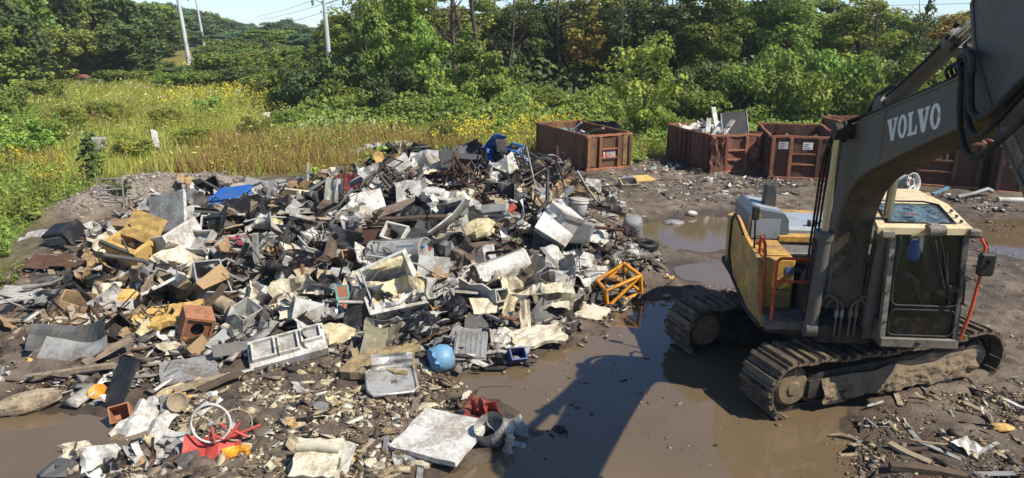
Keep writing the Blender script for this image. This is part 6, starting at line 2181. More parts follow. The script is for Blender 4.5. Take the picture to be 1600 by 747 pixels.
t.part('back_panel', MB().bbox(22.2 * s, 23.4 * s, -18 * s, 18 * s, -20 * s, 20 * s, .3 * s), 'lgrey')
t.part('torn_side', S_sheet(40 * s, 30 * s, .05, .6, 14), 'white', M=Tr(-26 * s, 4 * s, -6 * s) @ Matrix.Rotation(R(75), 4, 'Y'))
t = Thing('plastic_bucket', 903, 327, 0.2, E_(0, -4, 5), 'white plastic bucket standing upright behind the white clothes dryer', 'bucket', short='white plastic bucket')
s = t.s
t.part('tub', MB().lathe([(0, -17 * s), (12.5 * s, -17 * s), (15 * s, 14 * s), (15 * s, 17 * s), (13.6 * s, 17 * s), (11.5 * s, -14 * s), (0, -14 * s)], 22), 'white')
t.part('rim', S_ring(15.2 * s, 1.2 * s, 22, 6, Tr(0, 0, 12 * s)), 'white')
t.part('lid', MB().lathe([(0, 17.6 * s), (14 * s, 17.6 * s), (15.4 * s, 16 * s), (15.4 * s, 14.4 * s)], 22), 'lgrey')
put('grey_cabinet', lambda s: MB().bbox(-15 * s, 15 * s, -12 * s, 12 * s, -18 * s, 18 * s, 1.5 * s), 'grey', 910, 364, 0.25, E_(-15, -10, 12), 'grey metal cabinet right of the white clothes dryer', 'cabinet')
put('dark_cabinet', lambda s: S_shell(32 * s, 22 * s, 30 * s, 2 * s, .02, 3), 'dgrey', 893, 388, 0.15, E_(-10, 80, 10), 'dark open metal box below the white clothes dryer', 'box')
put('white_sheet_scrap', lambda s: S_sheet(44 * s, 34 * s, .06, .8, 41), 'white', 938, 372, 0.15, E_(20, 30, 15), 'bent white sheet at the right foot of the pile by the grey tank', 'sheet')
put('blue_grey_sheet', lambda s: S_sheet(40 * s, 26 * s, .05, .5, 43), 'lgrey', 926, 342, 0.12, E_(-20, 20, -10), 'bent pale sheet right of the white plastic bucket', 'sheet')
t = Thing('steel_tank', 989, 358, 0.22, E_(10, 24, -10), 'grey steel tank standing in the mud right of the pile', 'tank', short='grey steel tank')
s = t.s
t.part('barrel', MB().lathe([(0, 22 * s), (10 * s, 22 * s), (14 * s, 19 * s), (15 * s, 15 * s), (15 * s, -17 * s), (14 * s, -20 * s), (9 * s, -23 * s), (0, -23 * s)], 20), 'grey')
t.part('band', S_ring(15.2 * s, .9 * s, 20, 5, Tr(0, 0, 8 * s)), 'dgrey')
t.part('valve', MB().cyl((0, -6 * s, -21 * s), (2 * s, -12 * s, -28 * s), 3 * s, n=8), 'rust')
t.part('valve', MB().cyl((6 * s, 2 * s, -21 * s), (9 * s, -2 * s, -28 * s), 2.4 * s, n=8), 'dgrey')
t.part('pipe', S_tubepath([(-6 * s, -4 * s, -22 * s), (-12 * s, -14 * s, -26 * s), (-8 * s, -22 * s, -25 * s)], 1.6 * s, 6), 'dgrey')
put('crumpled_white_sheet', lambda s: S_sheet(100 * s, 70 * s, 0.09, 0.7, 51, 18, 12), 'white', 902, 412, 0.28, E_(16, 28, 12), 'large crumpled white sheet on the right flank of the pile', 'sheet', short='large crumpled white sheet')
put('crumpled_grey_sheet', lambda s: S_sheet(86 * s, 50 * s, 0.09, 0.6, 53, 9, 7), 'lgrey', 855, 425, 0.25, E_(-10, 38, -10), 'crumpled grey sheet left of the large crumpled white sheet', 'sheet')
t = Thing('box_frame_scrap', 962, 446, 0.20, E_(28, 10, -14), 'orange yellow steel box frame at the water edge', 'frame', short='orange yellow steel frame')
s = t.s
a, c, d = 32 * s, 22 * s, 16 * s
P8 = [Vector((x, y, z)) for z in (-d, d) for y in (-c, c) for x in (-a, a)]
P8[6] += Vector((12 * s, 0, -10 * s))
for i, j in ((0, 1), (2, 3), (4, 5), (6, 7), (0, 2), (1, 3), (4, 6), (5, 7), (0, 4), (1, 5), (2, 6), (3, 7), (0, 5), (2, 7)):
    t.part('bar', S_tubepath([P8[i], P8[j]], 3.3 * s, 4), 'orange')
t = Thing('torn_bag', 836, 462, 0.22, E_(-6, 20, 0), 'big torn pale bag with dark folds at the front right of the pile', 'bag', short='big torn pale bag')
s = t.s
t.part('skin', S_sheet(110 * s, 76 * s, 0.10, 0.9, 61, 22, 14), 'pfoam')
t.part('inside', S_sheet(60 * s, 40 * s, 0.09, 0.8, 62, 9, 6), 'dgrey', M=Tr(-12 * s, -26 * s, -3 * s) @ Matrix.Rotation(R(50), 4, 'X'))
t.part('flap', S_sheet(60 * s, 40 * s, 0.09, 1.1, 63, 9, 6), 'olive', M=Tr(32 * s, -22 * s, 0) @ Matrix.Rotation(R(40), 4, 'X'))
put('twisted_lath', lambda s: S_sheet(16 * s, 64 * s, 0.03, 0.6, 64, 4, 9), 'pfoam', 821, 502, 0.22, E_(6, 70, 8), 'pale twisted strip standing in front of the torn bag', 'strip')
put('curved_strip', lambda s: S_sheet(14 * s, 66 * s, 0.03, 1.2, 65, 4, 9), 'foam', 790, 492, 0.22, E_(-30, 50, 20), 'curved cream strip left of the pale twisted strip', 'strip')
put('flat_foam_mat', lambda s: S_slab(84 * s, 60 * s, 5 * s, 7, n=8, edge=.06, rough=.03), 'pfoam', 838, 524, 0.10, E_(12, 4, -3), 'flat pale foam mat at the water edge below the torn bag', 'foam')
put('torn_paper', lambda s: S_sheet(60 * s, 50 * s, 0.05, .4, 66), 'white', 802, 532, 0.12, E_(-14, 14, 6), 'torn white plastic sheet beside the flat pale foam mat', 'sheet')
put('foam_wedge', lambda s: S_slab(46 * s, 46 * s, 7 * s, 9, edge=.07), 'pfoam', 925, 489, 0.06, E_(-24, 6, 5), 'pale foam wedge lying alone in the water', 'foam')
put('steel_box', lambda s: S_shell(26 * s, 20 * s, 30 * s, 2 * s, .01, 4), 'lgrey', 776, 462, 0.3, E_(30, 70, 10), 'small pale steel box above the curved cream strip', 'box')
put('wet_cardboard', lambda s: S_slab(44 * s, 30 * s, 2 * s, 8, rough=.02), 'pfoam', 757, 478, 0.22, E_(20, 35, 10), 'pale wet cardboard below the torn water heater', 'cardboard')
put('metal_shelf', lambda s: S_slab(66 * s, 20 * s, 2 * s, 8, edge=.01), 'lgrey', 715, 452, 0.30, E_(-3, 18, 3), 'narrow pale metal shelf lying below the white appliance panel', 'shelf')
def bag(px, py, lift, rx, ry, rz, sd, label):
    put('rubbish_bag', lambda s: S_lump(rx * s, ry * s, rz * s, sd, 22, 14, 0.2, False), 'bag', px, py, lift, E_(sd * 20), label, 'bag', 'black rubbish bags', short='black rubbish bag')
bag(655, 512, 0.18, 42, 30, 24, 3, 'large black rubbish bag in front of the broken open refrigerator')
bag(706, 482, 0.2, 28, 24, 24, 5, 'black rubbish bag below the narrow pale metal shelf')
bag(630, 300, 0.2, 22, 20, 14, 7, 'black rubbish bag on the left shoulder of the pile')
bag(470, 412, 0.2, 30, 24, 20, 9, 'black rubbish bag in the left middle of the pile')
# ---- front of the pile
t = Thing('vanity_unit', 449, 541, 0.20, E_(22, 24, -10), 'white moulded vanity unit with recesses, front of the pile', 'vanity unit', short='white moulded vanity unit')
s = t.s
W_, D_ = 118 * s, 56 * s
t.part('slab', MB().bbox(-W_ / 2, W_ / 2, -D_ / 2, D_ / 2, -4 * s, 4 * s, 1.5 * s), 'white')
for x0, x1, y0, y1 in ((-.42, -.16, -.3, .3), (-.08, .14, -.3, .3), (.22, .44, -.1, .32)):
    r = MB()
    r.box(x0 * W_, x1 * W_, y0 * D_, y1 * D_, 4.05 * s, 4.6 * s)
    q = t.part('recess', r, 'lgrey')
    rim = MB()
    for (ax, bx, ay, by) in ((x0, x1, y0 - .05, y0), (x0, x1, y1, y1 + .05), (x0 - .025, x0, y0 - .05, y1 + .05), (x1, x1 + .025, y0 - .05, y1 + .05)):
        rim.box(ax * W_, bx * W_, ay * D_, by * D_, 4.02 * s, 11 * s)
    t.part('recess_rim', rim, 'white', parent=q)
t.part('front_skirt', MB().bbox(-W_ / 2, W_ / 2, -D_ / 2 - 1 * s, -D_ / 2 + 2 * s, -12 * s, 4 * s, .6 * s), 'white')
for x in (-.45, -.2, .42):
    t.part('leg', MB().bbox(x * W_, x * W_ + 4 * s, -D_ / 2, -D_ / 2 + 4 * s, -30 * s, -4 * s, .5 * s), 'white')
put('metal_sheet', lambda s: S_sheet(78 * s, 80 * s, .05, .4, 71, 8, 6), 'grey', 380, 525, 0.12, E_(-18, 12, -4), 'grey bent sheet left of the white moulded vanity unit', 'sheet')
put('metal_sheet', lambda s: S_slab(60 * s, 20 * s, 1.5 * s, 6), 'dgrey', 362, 545, 0.16, E_(30, 50, 10), 'thin dark sheet on edge before the grey bent sheet', 'sheet')
put('foam_slab', lambda s: S_slab(100 * s, 90 * s, 12 * s, 9, n=9, edge=.08, rough=.035), 'mudfoam', 596, 563, 0.10, E_(-6, 3, 0), 'large rough muddy foam slab in front of the broken refrigerator', 'foam', short='large rough foam slab')
put('foam_block', lambda s: S_lump(32 * s, 26 * s, 16 * s, 3, 12, 7, .25), 'foam', 521, 523, 0.15, E_(), 'cream foam block right of the white moulded vanity unit', 'foam', short='cream foam block')
put('olive_panel', lambda s: S_sheet(90 * s, 60 * s, .06, .9, 73, 9, 6), 'olive', 612, 530, 0.22, E_(6, 30, 8), 'curved olive panel between the broken refrigerator and the muddy foam slab', 'panel')
t = Thing('crushed_drum', 689, 561, 0.16, E_(20, 12, 14), 'crushed light blue plastic drum at the front of the pile', 'drum', short='crushed blue drum')
s = t.s
t.part('body', MB().lathe([(0, 20 * s), (14 * s, 20 * s), (20 * s, 14 * s), (23 * s, 2 * s), (21 * s, -12 * s), (15 * s, -19 * s), (0, -20 * s)], 18).jit(1.0 * s), 'lblue', M=Matrix.Rotation(R(70), 4, 'Y'))
t.part('crease', S_sheet(24 * s, 30 * s, .03, 1.4, 9), 'lblue', M=Tr(-14 * s, -8 * s, 10 * s) @ Matrix.Rotation(R(40), 4, 'Y'))
t = Thing('suitcase', 735, 542, 0.14, E_(-3, 34, 0), 'flat grey ribbed case right of the crushed blue drum', 'case', short='flat grey case')
s = t.s
t.part('shell', MB().bbox(-26 * s, 26 * s, -26 * s, 26 * s, -7 * s, 7 * s, 2 * s), 'grey')
for q in range(6):
    t.part('ridge', MB().box((-22 + q * 8) * s, (-18 + q * 8) * s, -24 * s, 24 * s, 7 * s, 8 * s), 'grey')
t.part('edge', MB().bbox(-27 * s, 27 * s, -28 * s, -26.2 * s, -8 * s, 8 * s, .5 * s), 'lgrey')
t = Thing('plastic_crate', 807, 557, 0.12, E_(16, 40, 5), 'small navy blue plastic crate at the water edge', 'crate', short='navy crate')
s = t.s
t.part('tub', S_shell(26 * s, 22 * s, 24 * s, 2 * s, .004, 2), 'navy')
for z in (-6, 2):
    t.part('slot', MB().box(-9 * s, 9 * s, -11.6 * s, -11.1 * s, z * s, (z + 4) * s), 'black')
t = Thing('steel_sink', 612, 598, 0.10, E_(14, 10, 2), 'shiny steel tray with rounded corners in the foam rubble', 'tray', short='shiny steel tray')
s = t.s
o_ = [(-38, -20), (-30, -32), (30, -30), (38, -20), (38, 34), (30, 40), (-26, 40), (-38, 28)]
t.part('basin', MB().prism([(x * s, y * s) for x, y in o_], -2 * s, 1 * s, 'z'), 'steel')
t.part('rim', MB().tube([(x * s, y * s, 2 * s) for x, y in o_], 2.6 * s, 6, closed=True), 'steel')
t.part('splash_back', S_sheet(66 * s, 26 * s, .04, .5, 13), 'steel', M=Tr(4 * s, 40 * s, 12 * s) @ Matrix.Rotation(R(55), 4, 'X'))
put('chipboard_panel', lambda s: S_slab(118 * s, 110 * s, 9 * s, 12, n=7, edge=.012), 'white', 688, 681, 0.10, E_(-26, 6, -2), 'speckled white chipboard panel lying flat in the foreground', 'board', short='white chipboard panel')
t = Thing('broken_seat_shell', 752, 640, 0.16, E_(-10, 20, 0), 'dark red bent plastic seat behind the white chipboard panel', 'seat', short='dark red seat')
s = t.s
t.part('shell', S_sheet(48 * s, 40 * s, .03, 1.6, 5, 9, 6, t=.015), 'dred')
t.part('fin', S_sheet(20 * s, 34 * s, .02, .7, 6), 'red', M=Tr(-4 * s, -6 * s, 10 * s) @ Matrix.Rotation(R(80), 4, 'X'))
t.part('fin', S_sheet(22 * s, 30 * s, .02, .7, 7), 'red', M=Tr(20 * s, -8 * s, 9 * s) @ Matrix.Rotation(R(76), 4, 'X') @ Matrix.Rotation(R(20), 4, 'Z'))
t.part('wire_handle', S_tubepath([(-30 * s, 0, 4 * s), (-6 * s, 26 * s, 22 * s), (40 * s, 30 * s, 26 * s), (46 * s, 30 * s, 22 * s)], .8 * s, 4), 'rust')
t = Thing('crushed_duct', 768, 676, 0.16, E_(35, 24, -26), 'crushed galvanised duct pipe leaning on the white chipboard panel', 'duct', short='crushed duct')
s = t.s
pr = []
du = MB()
n, m = 20, 7
vs = []
for j in range(m):
    for i in range(n):
        a = 2 * math.pi * i / n
        k = 1 - 0.55 * (1 - j / (m - 1)) * max(0, math.sin(a)) ** 2 * .8
        vs.append(Vector((24 * s * math.cos(a) * (1.1 - .1 * j / m), 18 * s * math.sin(a) * k + rnd.uniform(-1, 1) * s, (-30 + 60 * j / (m - 1)) * s)))
du.add(vs, [(j * n + i, j * n + (i + 1) % n, (j + 1) * n + (i + 1) % n, (j + 1) * n + i) for j in range(m - 1) for i in range(n)])
t.part('pipe', du, 'steel')
t.part('rim', S_ring(23 * s, 2.2 * s, 20, 6, Tr(0, -3 * s, -30 * s) @ Matrix.Diagonal((1.12, .6, 1, 1))), 'pfoam')
put('crumpled_foil', lambda s: S_sheet(56 * s, 60 * s, .08, 1.0, 77, 14, 12), 'steel', 806, 678, 0.15, E_(30, 40, 30), 'crumpled bluish metal sheet right of the crushed duct', 'sheet')
t = Thing('foam_cushion', 498, 722, 0.14, E_(-4, 26, 0), 'thick cream foam cushion with a grey plastic skirt at the bottom of the picture', 'cushion', short='thick cream foam cushion')
s = t.s
t.part('seat_block', S_slab(70 * s, 66 * s, 30 * s, 4, n=7, edge=.03, rough=.012), 'pfoam')
t.part('top_roll', MB().tube([(-34 * s, 14 * s, 16 * s), (0, 20 * s, 18 * s), (34 * s, 14 * s, 16 * s)], [8 * s, 11 * s, 8 * s], 10), 'pfoam')
t.part('plastic_skirt', S_sheet(30 * s, 70 * s, .05, .6, 3), 'lgrey', M=Tr(40 * s, 4 * s, 0) @ Matrix.Rotation(R(60), 4, 'Y'))
t.part('plastic_skirt', S_sheet(24 * s, 60 * s, .05, .6, 4), 'dgrey', M=Tr(-40 * s, -4 * s, -4 * s) @ Matrix.Rotation(R(-65), 4, 'Y'))
# ---- lower left
t = Thing('tricycle', 345, 680, 0.22, E_(12, 10, 0), 'broken tricycle with white wheel, red frame and red sheet body', 'tricycle', short='red tricycle')
s = t.s
MW = Tr(-13 * s, 6 * s, 20 * s) @ Matrix.Rotation(R(68), 4, 'X') @ Matrix.Rotation(R(-8), 4, 'Y')
w = t.part('wheel', S_ring(30 * s, 2.0 * s, 36, 6, MW), 'white')
t.part('hub', MB().cyl(MW @ Vector((0, 0, -5 * s)), MW @ Vector((0, 0, 5 * s)), 3 * s, n=10), 'lgrey', parent=w)
for q in range(14):
    a = 2 * math.pi * q / 14
    t.part('spoke', S_tubepath([MW @ Vector((0, 0, (-1) ** q * 4 * s)), MW @ Vector((29 * s * math.cos(a), 29 * s * math.sin(a), 0))], .35 * s, 3), 'lgrey', parent=w)
M2_ = Tr(22 * s, 14 * s, 6 * s) @ Matrix.Rotation(R(50), 4, 'X') @ Matrix.Rotation(R(20), 4, 'Y')
t.part('rear_wheel', S_ring(24 * s, 1.8 * s, 30, 6, M2_), 'wood')
for a, c in (((-16, 0, 6), (4, -6, -4)), ((4, -6, -4), (46, 6, 2)), ((-2, 6, 18), (40, -4, -6)), ((10, -8, -2), (30, 8, 16)), ((-8, -10, -6), (-13, 4, 18))):
    t.part('frame_tube', S_tubepath([Vector(a) * s, Vector(c) * s], 2.4 * s, 6), 'red')
t.part('sheet_body', S_sheet(84 * s, 60 * s, .04, .4, 17, 8, 6), 'red', M=Tr(-14 * s, -14 * s, -14 * s) @ Matrix.Rotation(R(16), 4, 'X'))
t.part('side_plate', S_sheet(40 * s, 20 * s, .02, .4, 18), 'orange', M=Tr(24 * s, -26 * s, -16 * s) @ Matrix.Rotation(R(60), 4, 'X'))
t.part('fork', S_tubepath([(46 * s, 6 * s, 2 * s), (60 * s, 10 * s, 4 * s)], 3 * s, 6), 'red')
put('bent_grey_plate', lambda s: S_sheet(48 * s, 60 * s, .03, .9, 19), 'lgrey', 270, 692, 0.10, E_(20, 14, 8), 'pale bent plate left of the red tricycle', 'plate')
put('plastic_sheet', lambda s: S_sheet(72 * s, 70 * s, .06, .5, 21, 9, 8), 'white', 225, 660, 0.14, E_(-20, 20, 8), 'white plastic sheeting with foam crumbs on it in the lower left', 'plastic sheet')
put('orange_box', lambda s: S_shell(30 * s, 26 * s, 28 * s, 2 * s, .01, 5), 'terra', 190, 648, 0.10, E_(30, 50, -10), 'rust orange box under the white plastic sheeting', 'box')
put('black_screen', lambda s: S_slab(58 * s, 78 * s, 3 * s, 8, bow=.04, edge=.02), 'black', 190, 598, 0.30, E_(-24, 52, -14), 'cracked black screen panel leaning over the puddle', 'panel', short='black screen panel')
put('yellow_bowl', lambda s: MB().lathe([(0, -5 * s), (8 * s, -5 * s), (14 * s, 5 * s), (13 * s, 5 * s), (7 * s, -3 * s), (0, -3 * s)], 16), 'orange', 153, 614, 0.08, E_(0, 30, 10), 'yellow bowl left of the black screen panel', 'bowl')
put('paint_can', lambda s: MB().lathe([(0, -14 * s), (14 * s, -14 * s), (15 * s, -12 * s), (15 * s, 12 * s), (16 * s, 14 * s), (14 * s, 14 * s), (13 * s, 11 * s), (0, 11 * s)], 18), 'wood', 275, 629, 0.12, E_(14, 62, 20), 'muddy paint can tipped over between plywood and tricycle', 'can')
put('plywood_sheet', lambda s: S_slab(84 * s, 70 * s, 3 * s, 5, edge=.04), 'grey', 297, 578, 0.10, E_(28, 5, 2), 'grey plywood sheet beside the small puddle', 'plywood')
put('plank', lambda s: S_plank(84 * s, 14 * s, 5 * s, 5), 'wood', 318, 597, 0.10, E_(30, 0, -3), 'pale plank along the front edge of the grey plywood', 'plank', 'loose planks')
put('plank', lambda s: S_plank(70 * s, 16 * s, 4 * s, 6), 'dwood', 345, 595, 0.12, E_(48, 0, -6), 'brown plank right of the grey plywood', 'plank', 'loose planks')
put('log', lambda s: S_lump(50 * s, 22 * s, 17 * s, 3, 12, 8, .12), 'wood', 42, 629, 0.12, E_(22, 0, -6), 'split weathered log at the left edge of the lower puddle', 'log', short='split weathered log')
put('log', lambda s: MB().cyl((-18 * s, 0, 0), (18 * s, -6 * s, 0), 13 * s, 12.5 * s, n=14), 'wood', 352, 476, 0.22, E_(-25, 0, 8), 'short round log with a sawn end in the left middle of the pile', 'log', short='short round log')
t = Thing('speaker_box', 306, 505, 0.22, E_(28, 12, 18), 'brown wooden speaker box with a round hole', 'speaker', short='brown speaker box')
s = t.s
t.part('case', S_shell(44 * s, 40 * s, 42 * s, 4 * s, .01, 6), 'terra', M=Matrix.Rotation(R(90), 4, 'X'))
fr_ = MB()
n = 20
for i in range(n):
    a0, a1 = 2 * math.pi * i / n, 2 * math.pi * (i + 1) / n
    def sq(a):
        k = 20 * s / max(abs(math.cos(a)), abs(math.sin(a)))
        return Vector((math.cos(a) * k, -18 * s, math.sin(a) * k))
    fr_.add([(math.cos(a0) * 10 * s, -18 * s, math.sin(a0) * 10 * s), (math.cos(a1) * 10 * s, -18 * s, math.sin(a1) * 10 * s), sq(a1), sq(a0)], [(0, 1, 2, 3)])
t.part('baffle', fr_, 'terra')
t.part('painted_hole_shade', MB().lathe([(0, 0), (10 * s, 0), (10.2 * s, 3 * s)], 16, Tr(0, -10 * s, 0) @ Matrix.Rotation(R(90), 4, 'X')), 'black')  # black dish stands in for the shade inside the round hole
put('foam_board', lambda s: S_slab(96 * s, 60 * s, 10 * s, 11, n=8, edge=.05, rough=.03), 'yfoam', 262, 494, 0.2, E_(14, 10, -6), 'long yellow brown foam board left of the brown speaker box', 'foam')
put('bumper', lambda s: S_sheet(118 * s, 46 * s, .03, 1.3, 23, 12, 5, t=.02, jag=.03), 'dgrey', 112, 527, 0.22, E_(10, 40, -4), 'arched dark grey bumper skin on the left of the pile', 'bumper', short='arched grey bumper')
put('bumper', lambda s: S_sheet(96 * s, 40 * s, .03, 1.1, 24, 12, 5, t=.02, jag=.03), 'grey', 118, 548, 0.14, E_(4, 30, 0), 'lower grey bumper skin tucked under the arched one', 'bumper', short='lower grey bumper')
put('plank', lambda s: S_plank(76 * s, 16 * s, 5 * s, 9), 'wood', 168, 548, 0.22, E_(46, 0, -14), 'pale plank slanting across the grey bumpers', 'plank', 'loose planks')
put('plank', lambda s: S_plank(130 * s, 9 * s, 7 * s, 10), 'wood', 110, 580, 0.14, E_(12, 0, -3), 'long yellow batten below the grey bumpers', 'plank', 'loose planks')
put('plank', lambda s: S_plank(90 * s, 22 * s, 8 * s, 12), 'pfoam', 115, 498, 0.12, E_(2, 0, -2), 'thick pale beam left of the long foam board', 'plank', 'loose planks')
put('brown_sheet', lambda s: S_sheet(90 * s, 50 * s, .04, .3, 27), 'brown', 70, 575, 0.12, E_(6, 8, 0), 'brown muddy sheet at the left behind the split log', 'sheet')
put('wire_basket', lambda s: S_sheet(60 * s, 40 * s, .02, .2, 28), 'lgrey', 32, 455, 0.10, E_(8, 12, 0), 'pale wire basket at the left edge of the yard', 'basket')
put('white_strip', lambda s: S_plank(60 * s, 10 * s, 3 * s, 13), 'white', 26, 468, 0.10, E_(16, 0, -6), 'white plastic strip at the left edge below the pale wire basket', 'strip')
put('gutter_pipe', lambda s: S_tubepath([(-40 * s, 0, 0), (0, 4 * s, 4 * s), (40 * s, 26 * s, 20 * s)], 3 * s, 7), 'grey', 80, 448, 0.14, E_(10), 'bent grey pipe right of the pale wire basket', 'pipe')
put('foam_block', lambda s: S_lump(28 * s, 20 * s, 15 * s, 14, 10, 6, .22), 'yfoam', 196, 466, 0.12, E_(), 'yellow foam block in front of the yellow foam freezer', 'foam', short='yellow foam block')
put('panel_scrap', lambda s: S_sheet(50 * s, 50 * s, .03, .5, 29), 'grey', 250, 452, 0.18, E_(-30, 30, 10), 'grey panel right of the yellow foam block', 'panel')
put('foam_block', lambda s: S_lump(15 * s, 11 * s, 9 * s, 15, 9, 6, .22), 'yfoam', 147, 468, 0.08, E_(), 'small yellow foam block left of the larger yellow block', 'foam')
t = Thing('window_frame', 536, 466, 0.3, E_(20, 62, 16), 'small teal painted window frame near the broken refrigerator', 'window', short='teal window frame')
s = t.s
t.part('frame', S_frame(20 * s, 40 * s, 2 * s), 'teal')
t.part('cross_bar', MB().box(-9 * s, 9 * s, -1 * s, 1 * s, -1 * s, 1 * s), 'teal')
t.part('pane', S_slab(18 * s, 38 * s, .6 * s, 0, edge=0), 'terra')
put('black_sheet', lambda s: S_sheet(40 * s, 80 * s, .04, .8, 31), 'black', 560, 490, 0.3, E_(-20, 58, 10), 'black bent sheet between the teal window frame and the broken refrigerator', 'sheet')
put('cardboard_box', lambda s: S_shell(36 * s, 30 * s, 26 * s, 2 * s, .03, 31), 'tan', 550, 410, 0.25, E_(25, 40, 10), 'torn brown cardboard box left of the pale grey water heater', 'box')
put('white_fan_panel', lambda s: S_slab(50 * s, 42 * s, 4 * s, 31, edge=.02), 'white', 575, 318, 0.35, E_(30, 50, -10), 'slotted white panel in the upper left of the pile', 'panel')
put('tall_grey_sheet', lambda s: S_sheet(30 * s, 78 * s, .04, .8, 33), 'lgrey', 520, 318, 0.3, E_(-20, 72, 8), 'pointed pale sheet standing up in the upper left of the pile', 'sheet', short='pointed pale sheet')
put('black_hood', lambda s: S_sheet(40 * s, 50 * s, .04, 1.2, 34), 'black', 492, 322, 0.25, E_(30, 70, 0), 'black curved hood left of the pointed pale sheet', 'hood')
put('cream_carton', lambda s: S_shell(50 * s, 30 * s, 24 * s, 3 * s, .03, 35), 'pfoam', 455, 312, 0.25, E_(-10, 30, 6), 'cream broken carton at the back left of the pile', 'carton')
put('red_bundle', lambda s: S_sheet(36 * s, 30 * s, .05, 1.0, 36), 'dred', 543, 284, 0.3, E_(30, 50, 0), 'dark red sheet on the left shoulder of the pile', 'sheet')
put('white_tube_light', lambda s: MB().bbox(-26 * s, 26 * s, -4 * s, 4 * s, -4 * s, 4 * s, 1 * s), 'white', 568, 276, 0.45, E_(30, 0, -26), 'white lamp channel slanting up on the left shoulder of the pile', 'lamp channel')
put('dark_hood_sheet', lambda s: S_sheet(60 * s, 40 * s, .05, .8, 37), 'steel', 668, 250, 0.35, E_(-10, 40, -10), 'shiny dark sheet left of the tall dark panel', 'sheet')
put('white_box', lambda s: MB().bbox(-16 * s, 16 * s, -12 * s, 12 * s, -10 * s, 10 * s, 1.5 * s), 'white', 677, 306, 0.3, E_(-14, 6, 4), 'dirty white box below the tall dark panel', 'box')
put('crumpled_enamel', lambda s: S_sheet(54 * s, 44 * s, .07, .7, 38), 'lgrey', 642, 298, 0.35, E_(20, 44, 6), 'crumpled enamel sheet left of the dirty white box', 'sheet')
put('large_white_sheet', lambda s: S_sheet(50 * s, 30 * s, .05, .5, 39), 'white', 655, 330, 0.4, E_(-10, 24, -20), 'white sheet scrap above the long brown board', 'sheet')
put('red_can', lambda s: S_can(6 * s, 20 * s, 4, 12, .005), 'red', 797, 328, 0.3, E_(30, 0, -40), 'small red canister in the upper right of the pile', 'canister')
put('iron_bar', lambda s: S_tubepath([(-3 * s, 0, -70 * s), (10 * s, 0, 0), (14 * s, 0, 70 * s)], 1.4 * s, 5), 'lgrey', 828, 300, 0.3, E_(0, -10, -16), 'thin pale rod leaning against the wire tangle', 'rod')
# ---- ground between pile and containers, and the right foreground
put('pink_brick', lambda s: MB().bbox(-9 * s, 9 * s, -6 * s, 6 * s, -5 * s, 5 * s, 1.5 * s), 'red', 944, 323, 0.06, E_(20, 10, 0), 'pinkish block right of the white plastic bucket', 'block')
put('yellow_board', lambda s: S_slab(34 * s, 30 * s, 2 * s, 3), 'yfoam', 1003, 279, 0.06, E_(20, 5, 0), 'orange yellow board lying below the end of the first container', 'board')
t = Thing('drawer_tray_scrap', 982, 289, 0.08, E_(8, 20, 0), 'small wooden drawer with a blue strip below the first container', 'drawer', short='wooden drawer')
s = t.s
t.part('tray', S_shell(28 * s, 22 * s, 14 * s, 2 * s, .01, 3), 'wood')
t.part('blue_strip', MB().bbox(-10 * s, 10 * s, 11.2 * s, 13 * s, 2 * s, 8 * s, .4 * s), 'blue')
put('white_bucket', lambda s: MB().lathe([(0, -7 * s), (5 * s, -7 * s), (6 * s, 6 * s), (5 * s, 6 * s), (4.4 * s, -5 * s), (0, -5 * s)], 14), 'white', 1108, 283, 0.08, E_(), 'small white pail in front of the battered container', 'pail')
put('white_stone', lambda s: S_lump(9 * s, 7 * s, 5 * s, 7, 10, 6, .15, True), 'white', 1081, 334, 0.06, E_(), 'smooth white plastic lump lying in the shallow puddle', 'plastic')
put('flat_stone', lambda s: S_lump(16 * s, 12 * s, 5 * s, 8, 10, 6, .15), 'grey', 1053, 348, 0.05, E_(), 'flat grey slab lying at the edge of the shallow puddle', 'stone')
put('leaning_post', lambda s: MB().bbox(-2 * s, 2 * s, -2 * s, 2 * s, -22 * s, 22 * s, .3 * s), 'rust', 872, 250, 0.35, E_(0, -6, -5), 'short rusty post standing before the first container', 'post')
def wheel_rim():
    t = Thing('wheel_rim', 1418, 286, 0.28, E_(25, 78, 0), 'white steel truck wheel rim lying before the lettered container', 'wheel rim', short='white wheel rim')
    s = t.s
    t.part('barrel', MB().lathe([(15 * s, -11 * s), (16 * s, -11 * s), (13 * s, -8 * s), (13 * s, 8 * s), (16 * s, 11 * s), (15 * s, 11 * s), (12 * s, 7 * s), (12 * s, -8 * s), (15 * s, -11 * s)], 24), 'white')
    d = t.part('disc', MB().lathe([(5 * s, 6 * s), (6 * s, 8 * s), (11 * s, 5 * s), (12 * s, 5 * s), (12 * s, 4 * s), (5 * s, 4 * s)], 24), 'white')
    t.part('hub_hole', MB().cyl((0, 0, 3 * s), (0, 0, 6.5 * s), 5 * s, n=16), 'rust', parent=d)
    for q in range(5):
        a = q * 1.256
        t.part('hand_hole', MB().cyl((math.cos(a) * 8.6 * s, math.sin(a) * 8.6 * s, 5 * s), (math.cos(a) * 8.6 * s, math.sin(a) * 8.6 * s, 7.6 * s), 1.7 * s, n=8), 'black', parent=d)
wheel_rim()
put('blue_strip', lambda s: S_plank(34 * s, 6 * s, 2 * s, 3), 'lblue', 1470, 298, 0.10, E_(24, 0, -12), 'light blue plastic strip before the lettered container', 'strip')
put('white_tube', lambda s: S_can(5 * s, 36 * s, 2, 10, 0), 'white', 1578, 313, 0.08, E_(-8), 'white tube lying before the right-hand container', 'tube')
